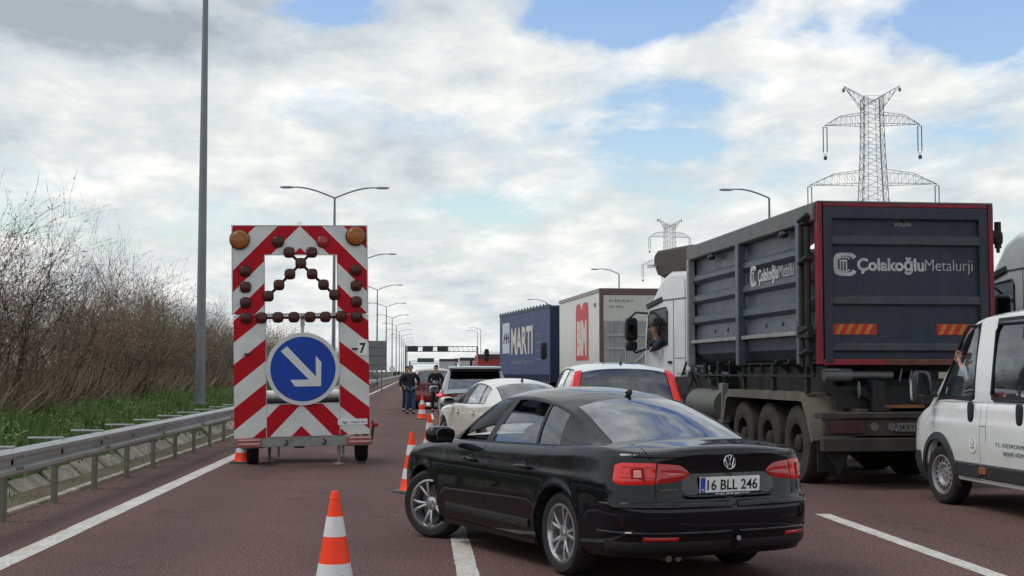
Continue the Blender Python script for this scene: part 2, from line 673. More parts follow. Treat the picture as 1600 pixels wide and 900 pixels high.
def wheel_meshes(Rt, rr, wd, style='double', rimmat=None):
    key = (Rt, rr, wd, style, rimmat.name if rimmat else '')
    if key in WM:
        return WM[key]
    h = wd / 2
    out = []
    t = MB()
    prof = [(rr - .01, -h + .02), (rr + .005, -h + .012), (rr + (Rt - rr) * .35, -h), (rr + (Rt - rr) * .7, -h + .002), (Rt - .018, -h + .014), (Rt - .004, -h + .035)]
    for k in range(5):      # tread with grooves
        a = -h + .035 + (wd - .07) * k / 5
        b = a + (wd - .07) / 5
        prof += [(Rt, a + .004), (Rt, b - .008), (Rt - .007, b - .006), (Rt - .007, b - .001)]
    prof += [(Rt - .004, h - .035), (Rt - .018, h - .014), (rr + (Rt - rr) * .7, h - .002), (rr + (Rt - rr) * .35, h), (rr + .005, h - .012), (rr - .01, h - .02)]
    t.lathe(prof, 48, axis='Y')
    o = t.build('tyre', RUB, smooth=True, angle=30)
    out.append(o)
    r = MB()
    fy = h - .012
    r.lathe([(rr + .004, fy - .012), (rr + .006, fy), (rr - .012, fy + .002), (rr - .02, fy - .012), (rr - .028, fy - .05), (rr - .032, -h + .03)], 40, axis='Y')
    if style in ('double', 'five'):
        nsp = 10 if style == 'double' else 5
        for k in range(nsp):
            if style == 'double':
                a0 = 2 * PI * (k // 2) / 5 + (.10 if k % 2 else -.10)
                a1 = 2 * PI * (k // 2) / 5 + (.33 if k % 2 else -.33) * .72
                w0, w1 = .012, .013
            else:
                a0 = a1 = 2 * PI * k / 5
                w0, w1 = .03, .022
            rows = []
            for i in range(7):
                q = i / 6
                rad = .045 + (rr - .062) * q
                a = a0 + (a1 - a0) * q
                ww = w0 + (w1 - w0) * q
                yy = fy - .004 - .028 * (1 - q) ** 2 - .012 * q
                tv = Vector((-math.sin(a), 0, math.cos(a)))
                c = Vector((math.cos(a) * rad, yy, math.sin(a) * rad))
                dn = Vector((0, -.028, 0))
                up = Vector((0, .004, 0))
                rows.append([c - tv * ww + dn, c - tv * ww, c + up, c + tv * ww, c + tv * ww + dn])
            r.grid(rows, flip=True)
        r.lathe([(.001, fy - .01), (.03, fy - .012), (.034, fy - .02), (.062, fy - .026), (.066, fy - .06)], 24, axis='Y')
        r.lathe([(rr - .035, -.01), (rr - .034, .012)], 24, axis='Y')
    elif style == 'steel':      # pressed steel disc with round holes round the rim
        r.lathe([(rr - .03, fy - .05), (rr * .78, fy - .03), (rr * .55, fy - .022), (rr * .38, fy - .05), (rr * .3, fy - .05), (.001, fy - .045)], 36, axis='Y')
        for k in range(16):
            a = 2 * PI * k / 16
            p = Vector((math.cos(a) * rr * .7, fy - .022, math.sin(a) * rr * .7))
            r.tube(p - Vector((0, .02, 0)), p + Vector((0, .002, 0)), rr * .075, n=8, mi=1)
        for k in range(5):
            a = 2 * PI * k / 5
            p = Vector((math.cos(a) * rr * .22, fy - .04, math.sin(a) * rr * .22))
            r.tube(p, p + Vector((0, .02, 0)), .011, n=6)
    elif style == 'truck':      # deep dished truck wheel with hub
        r.lathe([(rr - .03, fy - .08), (rr * .86, fy - .16), (rr * .62, fy - .19), (rr * .60, fy - .12), (rr * .45, fy - .10), (rr * .42, fy - .02), (rr * .3, fy), (.001, fy)], 32, axis='Y')
        for k in range(10):
            a = 2 * PI * k / 10
            p = Vector((math.cos(a) * rr * .53, fy - .16, math.sin(a) * rr * .53))
            r.tube(p, p + Vector((0, .06, 0)), .016, n=6)
    o = r.build('rim', [rimmat or ALU, BLK], smooth=True, angle=35)
    out.append(o)
    if style in ('double', 'five'):
        d = MB()
        d.lathe([(.001, -.02), (rr * .78, -.02), (rr * .78, -.035), (.001, -.035)], 30, axis='Y')
        d.box((-rr * .55, -.02, rr * .35), (.09, .05, .12))
        out.append(d.build('brake_disc', DISC, smooth=True))
    for o in out:
        COL.objects.unlink(o)
    WM[key] = [(o.name.split('.')[0], o.data) for o in out]
    return WM[key]


def add_wheel(parent, pos, side, Rt, rr, wd, style='double', steer=0.0, spin=0.0, rimmat=None):
    """wheel of a vehicle: part 'wheel' (an empty on the hub) with tyre, rim, brake disc; side +1 = left"""
    ws = wheel_meshes(Rt, rr, wd, style, rimmat)
    hub = bpy.data.objects.new('wheel', None)
    hub.empty_display_size = .1
    COL.objects.link(hub)
    hub.parent = parent
    hub.location = pos
    hub.rotation_euler = (0, 0, steer + (0 if side > 0 else PI))
    for nme, me in ws:
        o = bpy.data.objects.new(nme, me)
        COL.objects.link(o)
        o.parent = hub
        o.rotation_euler = (0, spin, 0)
    return hub


class Car:
    """car-shaped body: x forward, y left, z up, origin on the ground midway between the axles"""

    def __init__(s, P):
        s.P = P
        s.xr = crv(P['rear'])           # z -> rear x
        s.xf = crv(P['front'])
        s.wz = crv(P['wz'])
        s.zsh = crv(P['shoulder'])
        s.sill = crv(P['sill'])
        s.n = P.get('n', 2.9)
        s.nf = P.get('nf', s.n)
        s.xs0 = max(v for _, v in P['rear']) + P.get('dr', .42)
        s.xs1 = min(v for z, v in P['front'] if z < 0.75) - P.get('df', .6)
        s.Ra = P['Rt'] + P.get('gap', .045)
        s.roll = P.get('roll', .03)

    def W(s, x, z):
        P = s.P
        w_ = s.wz(z)
        mid = (s.xs0 + s.xs1) / 2
        hl = (s.xs1 - s.xs0) / 2 + .5
        w_ -= .045 * ((x - mid) / hl) ** 4 if abs(x - mid) < hl else .045
        zs = s.zsh(x)
        t = max(0, min(1, (z - (zs - .075)) / .075))
        w_ -= s.roll * t * t
        for xa in P['axles']:
            d = math.hypot(x - xa, z - P['Rt'])
            w_ += P.get('flare', .010) * math.exp(-((d - s.Ra) / .045) ** 2)
        return w_

    def S(s, p, z, side=1, off=0.0):
        def pos(p, z):
            if p <= 1:
                a = max(p, 0) * PI / 2
                ca = max(0.0, math.cos(a)) ** (2 / s.n)
                x = s.xs0 - (s.xs0 - s.xr(z)) * ca
                y = s.W(x, z) * max(0.0, math.sin(a)) ** (2 / s.n)
                if p < 0:
                    y = p * .3
            elif p <= 2:
                x = s.xs0 + (s.xs1 - s.xs0) * (p - 1)
                y = s.W(x, z)
            else:
                a = (3 - p) * PI / 2
                ca = max(0.0, math.cos(a)) ** (2 / s.nf)
                x = s.xs1 + (s.xf(z) - s.xs1) * ca
                y = s.W(x, z) * max(0.0, math.sin(a)) ** (2 / s.nf)
            return Vector((x, y, z))
        q = pos(p, z)
        if off:
            e = .01
            du = pos(min(p + e, 3), z) - pos(max(p - e, 0), z)
            dv = pos(p, z + .01) - pos(p, z - .01)
            nn = du.cross(dv)
            if nn.length > 0:
                nn.normalize()
                if nn.dot(Vector((q.x * .3, q.y, 0))) < 0:
                    nn = -nn
                if p < .03:
                    nn.y = 0
                q = q + nn * off
        return Vector((q.x, q.y * side, q.z))

    def py(s, y, z):
        """contour parameter on the rear face for lateral y"""
        lo, hi = 0.0, 1.0
        for _ in range(30):
            m = (lo + hi) / 2
            if s.S(m, z).y < y:
                lo = m
            else:
                hi = m
        return lo

    def px(s, x):
        if x < s.xs0:
            lo, hi = 0.0, 1.0
            for _ in range(30):
                m = (lo + hi) / 2
                if s.S(m, .8).x < x:
                    lo = m
                else:
                    hi = m
            return lo
        return 1 + (x - s.xs0) / (s.xs1 - s.xs0)

    def fy(s, y, z):
        lo, hi = 2.0, 3.0
        for _ in range(30):
            m = (lo + hi) / 2
            if s.S(m, z).y > y:
                lo = m
            else:
                hi = m
        return lo

    def low(s, x):
        z = s.sill(x)
        for xa in s.P['axles']:
            d = abs(x - xa)
            if d <= s.Ra:
                z = max(z, s.P['Rt'] + math.sqrt(max(0, s.Ra ** 2 - d * d)))
        return z

    def shell(s, m, parent, res=1.0):
        P = s.P
        nc = max(8, int(16 * res))
        cols = [i / nc for i in range(nc + 1)]
        xs = []
        keyx = [s.xs0]
        for xa in P['axles']:
            keyx += [xa - s.Ra - .003]
            k = max(10, int(22 * res))
            keyx += [xa - s.Ra * math.cos(PI * i / k) for i in range(k + 1)]
            keyx += [xa + s.Ra + .003]
        keyx.append(s.xs1)
        keyx = sorted(set(k for k in keyx if s.xs0 <= k <= s.xs1))
        for a, b in zip(keyx, keyx[1:]):
            st = max(1, int((b - a) / (.09 / res)))
            xs += [a + (b - a) * i / st for i in range(st)]
        xs.append(s.xs1)
        cols += [1 + (x - s.xs0) / (s.xs1 - s.xs0) for x in xs[1:]]
        cols += [2 + i / nc for i in range(1, nc + 1)]
        s.cols = cols
        K = max(12, int(26 * res))
        out = {}
        for side in (1, -1):
            rows = []
            for k in range(-1, K + 1):
                row = []
                for p in cols:
                    x0 = s.S(p, .6).x
                    xx = x0 if 1 <= p <= 2 else (s.xs0 if p < 1 else s.xs1)
                    zl = s.low(x0) if 1 <= p <= 2 else s.sill(x0)
                    zt = s.zsh(s.S(p, .9 if p < 2 else .6).x)
                    if k < 0:
                        q = s.S(p, zl, side)
                        row.append(Vector((q.x * .985, q.y * .93, q.z + .005)))
                    else:
                        t = k / K
                        row.append(s.S(p, zl + (zt - zl) * t, side))
                rows.append(row)
            out[side] = rows
        b = MB()
        b.grid(out[1])
        b.grid(out[-1], flip=True)
        # bonnet / deck: from one shoulder to the other, crowned
        T, B_ = out[1][-1], out[-1][-1]
        M = 12
        rows = []
        for a, c in zip(T, B_):
            cr = P['crown'][0] if a.x < 0 else P['crown'][1]
            yw = max(abs(a.y), 1e-4)
            row = []
            for j in range(M + 1):
                u = -1 + 2 * j / M
                u = math.copysign(1 - (1 - abs(u)) ** 1.6, u) if u else 0
                q = a.lerp(c, (1 - u) / 2) if False else Vector((a.x, yw * u, a.z + cr * min(1, yw / .6) * (1 - abs(u) ** 2.4)))
                row.append(q)
            rows.append(row)
        b.grid(rows)
        o = b.build('body', m, parent, smooth=True, weld=True, angle=50)
        return o

    def liners(s, parent):
        b = MB()
        P = s.P
        for xa in P['axles']:
            for side in (1, -1):
                rows = []
                for d in (.012, .32):
                    row = []
                    for i in range(17):
                        a = PI * i / 16
                        r_ = s.Ra + .002
                        x, z = xa + r_ * math.cos(a), P['Rt'] + r_ * math.sin(a)
                        row.append(Vector((x, side * (s.W(x, z) - d), z)))
                    row = [Vector((row[0].x, row[0].y, s.sill(0)))] + row + [Vector((row[-1].x, row[-1].y, s.sill(0)))]
                    rows.append(row)
                b.grid(rows)
                yy = side * (s.wz(.5) - .31)
                b.add([Vector((q.x, yy, q.z)) for q in rows[1]], [tuple(range(len(rows[1])))])
        zf = s.sill(0) + .02
        x0, x1 = P['axles'][0] - s.Ra - .25, P['axles'][1] + s.Ra + .2
        hw = s.wz(.4) - .3
        b.bx(x0, x1, -hw, hw, zf, zf + .02)
        b.bx(P['axles'][0] + s.Ra, P['axles'][1] - s.Ra, -hw - .25, hw + .25, zf, zf + .02)
        return b.build('underbody', DRK, parent)

    def patch(s, name, m, poly, parent, side=1, off=.004, nu=10, nv=5, smooth=True):
        """poly: list of (p, zlow, zhigh) along the contour"""
        fl = crv([(p, a) for p, a, _ in poly])
        fh = crv([(p, a) for p, _, a in poly])
        p0, p1 = poly[0][0], poly[-1][0]
        rows = []
        for i in range(nu + 1):
            p = p0 + (p1 - p0) * i / nu
            zl, zh = fl(p), fh(p)
            rows.append([s.S(p, zl + (zh - zl) * j / nv, side, off if 0 < j < nv and 0 < i < nu else off * .4) for j in range(nv + 1)])
        b = MB()
        b.grid(rows)
        return b.build(name, m, parent, smooth=smooth)

    def seam(s, paths, parent, m=None, w=.005, name='panel_gap'):
        b = MB()
        for pts, side in paths:
            q = []
            for (p0, z0), (p1, z1) in zip(pts, pts[1:]):
                st = max(1, int(max(abs(p1 - p0) / .04, abs(z1 - z0) / .04)))
                q += [(p0 + (p1 - p0) * i / st, z0 + (z1 - z0) * i / st) for i in range(st)]
            q.append(pts[-1])
            P3 = [s.S(p, z, side, .0008) for p, z in q]
            r0, r1 = [], []
            for i, v in enumerate(P3):
                d = (P3[min(i + 1, len(P3) - 1)] - P3[max(i - 1, 0)]).normalized()
                nn = (s.S(q[i][0], q[i][1], side, .02) - v).normalized()
                t = d.cross(nn).normalized() * w / 2
                r0.append(v - t)
                r1.append(v + t)
            b.grid([r0, r1])
        return b.build(name, m or GAP, parent)

    # greenhouse ------------------------------------------------
    def house(s, m, parent, sides=(1, -1), res=1.0, roofm=None):
        P = s.P
        h = crv(P['roof'])
        zr = crv(P['railz'])
        yr = crv(P['raily'])
        yb = crv(P['belty'])
        s.h, s.zr, s.yr, s.yb = h, zr, yr, yb
        zb = lambda x: s.zsh(x) - .008
        pe = P.get('pe', 2.6)
        rails = {}

        def Y(x, z):
            a, c = zb(x), zr(x)
            t = 0 if c - a < 1e-4 else max(0, min(1, (z - a) / (c - a)))
            return yb(x) + (yr(x) - yb(x)) * t + P.get('bulge', .022) * 4 * t * (1 - t)
        s.Y = Y
        cols = P['cols']
        tl = [0, .03, .07, .2, .35, .5, .65, .8, .9, .935, .97, 1]
        opened = P.get('open', {})
        parts = {}
        for side in sides:
            for (xb0, xt0, reg), (xb1, xt1, _) in zip(cols, cols[1:]):
                st = max(1, int(math.ceil(max(xb1 - xb0, xt1 - xt0) / (.1 / res))))
                rows = []
                for i in range(st + 1):
                    xb_, xt_ = xb0 + (xb1 - xb0) * i / st, xt0 + (xt1 - xt0) * i / st
                    z0, z1 = zb(xb_), zr(xt_)
                    row = []
                    for t in tl:
                        x = xb_ + (xt_ - xb_) * t
                        z = z0 + (z1 - z0) * t
                        row.append(Vector((x, side * Y(x, z), z)))
                    rows.append(row)
                isg = reg.startswith('g:')
                for j in range(len(tl) - 1):
                    strip = [[r_[j], r_[j + 1]] for r_ in rows]
                    if isg:
                        if tl[j] < .03 or tl[j + 1] > .97:
                            key = ('body', side)
                        elif tl[j] < .07 or tl[j + 1] > .935:
                            key = ('window_trim', side)
                        else:
                            f = opened.get(reg[2:], 1.0) if side > 0 else 1.0
                            if tl[j + 1] > f * .935 + .001:
                                continue
                            key = (reg[2:], side)
                            strip = [[Vector((v.x, v.y - side * .008, v.z)) for v in r_] for r_ in strip]
                    elif reg == 'trim' and .03 <= tl[j] and tl[j + 1] <= .97:
                        key = ('window_trim', side)
                    elif reg == 'lamp' and tl[j] >= P.get('lampt', .0):
                        key = ('lamp', side)
                    else:
                        key = ('body', side)
                    parts.setdefault(key, MB()).grid(strip, flip=side < 0)
        # roof, screens
        xt = sorted(set(round(c[1], 4) for c in cols) | set(P['screens']))
        st_ = []
        for a, c in zip(xt, xt[1:]):
            k = max(1, int(math.ceil((c - a) / (.08 / res))))
            st_ += [a + (c - a) * i / k for i in range(k)]
        st_.append(xt[-1])
        sw = P.get('sw', .9)
        ss = [0, .15, .3, .45, .6, .75, sw - .025, sw, .94, .975, 1]
        ss = [-v for v in ss[::-1]][:-1] + ss
        b0, b1, w0, w1 = P['screens']

        def RP(x, u):
            a = abs(u)
            q = yr(x) * u
            return Vector((x, q, zr(x) + (h(x) - zr(x)) * (1 - a ** pe)))
        s.RP = RP
        for i in range(len(st_) - 1):
            xa, xc = st_[i], st_[i + 1]
            xm = (xa + xc) / 2
            for j in range(len(ss) - 1):
                um = (ss[j] + ss[j + 1]) / 2
                quad = [[RP(xa, ss[j]), RP(xa, ss[j + 1])], [RP(xc, ss[j]), RP(xc, ss[j + 1])]]
                if b0 < xm < b1 and abs(um) < sw:
                    key = ('rear_window', 0) if abs(um) < sw - .025 else ('screen_border', 0)
                elif w0 < xm < w1 and abs(um) < sw:
                    key = ('windscreen', 0) if abs(um) < sw - .025 else ('screen_border', 0)
                elif P.get('pillarlamp') and xm < P['pillarlamp'] and abs(um) > sw:
                    key = ('lamp', 1 if um > 0 else -1)
                else:
                    key = ('roof', 0) if (b1 < xm < w0 and roofm) else ('body', 0)
                parts.setdefault(key, MB()).grid(quad)
        bodymb = MB()
        for k, v in parts.items():
            if k[0] == 'body':
                bodymb.add(v.v, v.f)
        bodymb.build('cabin_shell', m, parent, smooth=True, weld=True, angle=38)
        for k, v in parts.items():
            if k[0] == 'body':
                continue
            mm = {'window_trim': BLK, 'screen_border': BLK, 'lamp': REDL, 'roof': roofm or m}.get(k[0])
            if mm is None:
                mm = P.get('glass', GLS)
                if k[0] == 'rear_window':
                    mm = P.get('rglass', GLSD)
            o = v.build('tail_light' if k[0] == 'lamp' else k[0], mm, parent, smooth=True, weld=True)
            separate(o)

    def sidepoint(s, x, z, side=1, off=0.0):
        return Vector((x, side * (s.Y(x, z) + off), z))


def seats(parent, xf=.15, xr=-.75, zc=.55, m=None, rows=2):
    m = m or SEAT
    for y in (.36, -.36):
        b = MB()
        b.sup((xf, y, zc - .1), (.27, .25, .10), .5)
        b.sup((xf - .28, y, zc + .26), (.10, .25, .36), .5, rot=Matrix.Rotation(R(-14), 3, 'Y'))
        b.sup((xf - .37, y, zc + .69), (.055, .13, .10), .6)
        b.tube((xf - .35, y - .05, zc + .5), (xf - .37, y - .05, zc + .68), .008)
        b.tube((xf - .35, y + .05, zc + .5), (xf - .37, y + .05, zc + .68), .008)
        b.build('front_seat', m, parent, smooth=True)
    b = MB()
    b.sup((xr, 0, zc - .1), (.27, .62, .10), .4)
    b.sup((xr - .3, 0, zc + .22), (.10, .62, .34), .4, rot=Matrix.Rotation(R(-18), 3, 'Y'))
    for y in (-.38, 0, .38):
        b.sup((xr - .40, y, zc + .58), (.05, .12, .08), .6)
    b.build('rear_seat', m, parent, smooth=True)
    b = MB()
    b.sup((xf + .78, 0, zc + .28), (.22, .68, .13), .45)
    b.build('dashboard', m, parent, smooth=True)
    b = MB()
    c = Vector((xf + .48, .36, zc + .28))
    rot = Matrix.Rotation(R(-65), 3, 'Y')
    pts = [c + rot @ Vector((math.cos(a) * .185, math.sin(a) * .185, 0)) for a in [2 * PI * i / 28 for i in range(29)]]
    b.path(pts, .014, n=8, caps=False)
    for a in (0, PI, 1.5 * PI if False else -PI / 1e9 + PI):
        b.tube(c, c + rot @ Vector((0, .18 * math.cos(a), 0)), .016, n=6)
    b.tube(c, c + rot @ Vector((-.18, 0, 0)), .014, n=6)
    b.tube(c + rot @ Vector((0, 0, -.05)), c + rot @ Vector((0, 0, .015)), .06, n=16)
    b.build('steering_wheel', BLK, parent, smooth=True)


def mirror(parent, pos, side, m, s=1.0):
    b = MB()
    rot = Matrix.Rotation(R(12 * side), 3, 'Z')
    b.sup(Vector(pos) + Vector((.01, side * .10 * s, .0)), (.075 * s, .125 * s, .075 * s), .62, n=20, m=12, rot=rot)
    b.tube(Vector(pos) + Vector((0, -side * .02, -.055)), Vector(pos) + Vector((0, side * .06, -.04)), .022 * s, .03 * s)
    mi = b.build('side_mirror', m, parent, smooth=True)
    g = MB()
    c = Vector(pos) + rot @ Vector((-.072 * s, side * .10 * s, 0))
    g.sup(c, (.006, .105 * s, .058 * s), .62, rot=rot)
    g.build('mirror_glass', mat('mirror_tint', (.10, .105, .115), .1, metal=.9), mi, smooth=True)


def handle(car, x, z, parent, side, m):
    b = MB()
    p = car.px(x)
    c = car.S(p, z, side, 0)
    b.sup(c + Vector((0, side * .001, 0)), (.06, .006, .038), .8)
    o = b.build('door_handle', BLK, parent, smooth=True)
    b = MB()
    pts = [c + Vector((-.105, side * .012, .0)), c + Vector((-.09, side * .034, .004)), c + Vector((0, side * .042, .006)), c + Vector((.085, side * .034, .004)), c + Vector((.10, side * .012, 0))]
    b.path(pts, [.010, .014, .015, .014, .010], n=8)
    b.build('grip', m, o, smooth=True)


def fin(parent, pos, m, s=1.0):
    b = MB()
    x, y, z = pos
    rows = []
    for i in range(7):
        t = i / 6
        hh = .055 * s * math.sin(min(1, (1 - t) * 1.5) * PI / 2) if t > .33 else .055 * s * (t / .33) ** .5 if False else .055 * s * (1 - t) ** .7
        hw = .018 * s * math.sin(PI * min(1, t + .25)) + .003
        cx = x - .05 * s + .13 * s * t
        rows.append([Vector((cx, y + hw, z - .01)), Vector((cx - .01, y + .004, z + hh)), Vector((cx - .01, y - .004, z + hh)), Vector((cx, y - hw, z - .01))])
    b.grid(rows)
    b.add(rows[0], [(0, 1, 2, 3)])
    b.build('antenna', m, parent, smooth=True)


def number_plate(parent, c, right, up, txt_, w_=.52, h_=.112, name='number_plate'):
    c, right, up = Vector(c), Vector(right).normalized(), Vector(up).normalized()
    nn = right.cross(up)
    b = MB()
    fn = lambda a, z, d: c + right * a + up * z + nn * d
    b.prism([(-w_ / 2, -h_ / 2), (w_ / 2, -h_ / 2), (w_ / 2, h_ / 2), (-w_ / 2, h_ / 2)], fn, 0, .006)
    o = b.build(name, WHT, parent)
    b = MB()
    b.prism([(-w_ / 2 + .003, -h_ / 2 + .003), (-w_ / 2 + .045, -h_ / 2 + .003), (-w_ / 2 + .045, h_ / 2 - .003), (-w_ / 2 + .003, h_ / 2 - .003)], fn, .0062, .0075)
    b.build('blue_band', BLUE, o)
    text('TR', .016, fn(-w_ / 2 + .010, -h_ / 2 + .012, .0078), right, up, WHT, 'lettering', o, width=.026)
    text(txt_, h_ * .68, fn(-w_ / 2 + .062, -h_ * .34, .0065), right, up, INK, 'lettering', o, width=w_ - .082, weight=.012)
    return o


def sedan_params(**kw):
    P = dict(
        rear=[(.15, -2.21), (.24, -2.34), (.34, -2.395), (.46, -2.415), (.575, -2.412), (.61, -2.39), (.64, -2.352), (.70, -2.34), (.84, -2.328), (.95, -2.333), (1.02, -2.315)],
        front=[(.15, 2.18), (.25, 2.29), (.40, 2.33), (.55, 2.33), (.66, 2.27), (.8, 2.1)],
        wz=[(.12, .78), (.2, .835), (.26, .862), (.30, .872), (.42, .886), (.55, .889), (.66, .888), (.76, .880), (.80, .868), (.86, .858), (.95, .845), (1.02, .835)],
        shoulder=[(-2.38, .958), (-2.2, .966), (-1.8, .995), (-1.5, .985), (-1.2, .968), (0, .94), (.8, .93), (1.3, .89), (1.9, .79), (2.3, .66)],
        sill=[(-2.4, .23), (-1.9, .22), (-1.6, .2), (-1.2, .185), (1.2, .185), (1.7, .2), (2.3, .22)],
        axles=(-1.325, 1.325), Rt=.317, rr=.222, wd=.215, dr=.42, df=.58, n=3.5, nf=2.35, crown=(.05, .075),
        roof=[(-1.95, .965), (-1.80, 1.015), (-1.5, 1.145), (-1.2, 1.275), (-.98, 1.345), (-.7, 1.39), (-.25, 1.418), (.12, 1.405), (.4, 1.335), (.75, 1.185), (1.0, 1.06), (1.15, .985)],
        railz=[(-1.95, .91), (-1.80, .962), (-1.6, 1.035), (-1.35, 1.13), (-1.05, 1.235), (-.75, 1.30), (-.3, 1.338), (.05, 1.328), (.35, 1.26), (.62, 1.135), (.88, .985), (1.0, .90)],
        raily=[(-1.95, .70), (-1.6, .665), (-1.1, .60), (-.3, .575), (.3, .59), (1.0, .70)],
        belty=[(-1.95, .70), (-1.5, .765), (-1.0, .795), (0, .81), (.6, .80), (1.0, .74)],
        cols=[(-1.95, -1.95, 'body'), (-1.20, -1.06, 'g:quarter_window'), (-.86, -.74, 'trim'), (-.82, -.70, 'g:rear_side_window'), (-.02, -.17, 'trim'), (.11, -.06, 'g:front_side_window'), (.72, .56, 'trim'), (.90, .80, 'body'), (1.0, 1.0, 'body')],
        screens=(-1.76, -1.04, .36, .96), sw=.9)
    P.update(kw)
    return P


def build_basic(root, P, paint, res=1.0, style='double', steer=0.0, plate=None, antenna=True, interior=True, rimmat=None, handles=True, mirrors=True, lampshape=True):
    c = Car(P)
    c.shell(paint, root, res)
    c.liners(root)
    c.house(paint, root, res=res, roofm=P.get('roofm'))
    a0, a1 = P['axles']
    for xa, st in ((a0, 0), (a1, steer)):
        for side in (1, -1):
            y = side * (c.wz(P['Rt']) - .012 - P['wd'] / 2 - P.get('inset', .008))
            add_wheel(root, (xa, y, P['Rt']), side, P['Rt'], P['rr'], P['wd'], style, st, spin=rnd.uniform(0, 6), rimmat=rimmat)
    if interior:
        seats(root, P.get('seatx', .12), P.get('seatx', .12) - .88, P.get('seatz', .50))
    xm = P.get('mirx', .68)
    if mirrors:
        for side in (1, -1):
            mirror(root, (xm, side * (c.wz(.8) + .02), c.zsh(xm) + .055), side, paint)
    if handles:
        for side in (1, -1):
            for x in P.get('hx', (-.75, .28)):
                handle(c, x, P.get('hz', .79), root, side, paint)
    # front end
    g = c.patch('grille', BLK, [(c.fy(.42, .5), .34, .50), (2.999, .32, .52)], root, 1)
    c.patch('grille', BLK, [(c.fy(.42, .5), .34, .50), (2.999, .32, .52)], root, -1)
    for side in (1, -1):
        c.patch('headlight', CLR, [(2.42, .58, .645), (2.6, .54, .65), (2.78, .55, .64)], root, side)
    return c


# ================================================================ black saloon (nearest car)
BLACK = mat('black_paint', (.0015, .0022, .0045), .5, coat=.85, var=.3, scale=3, spec=.03, dirtz=(.35, .45), dirtcol=(.014, .013, .012))


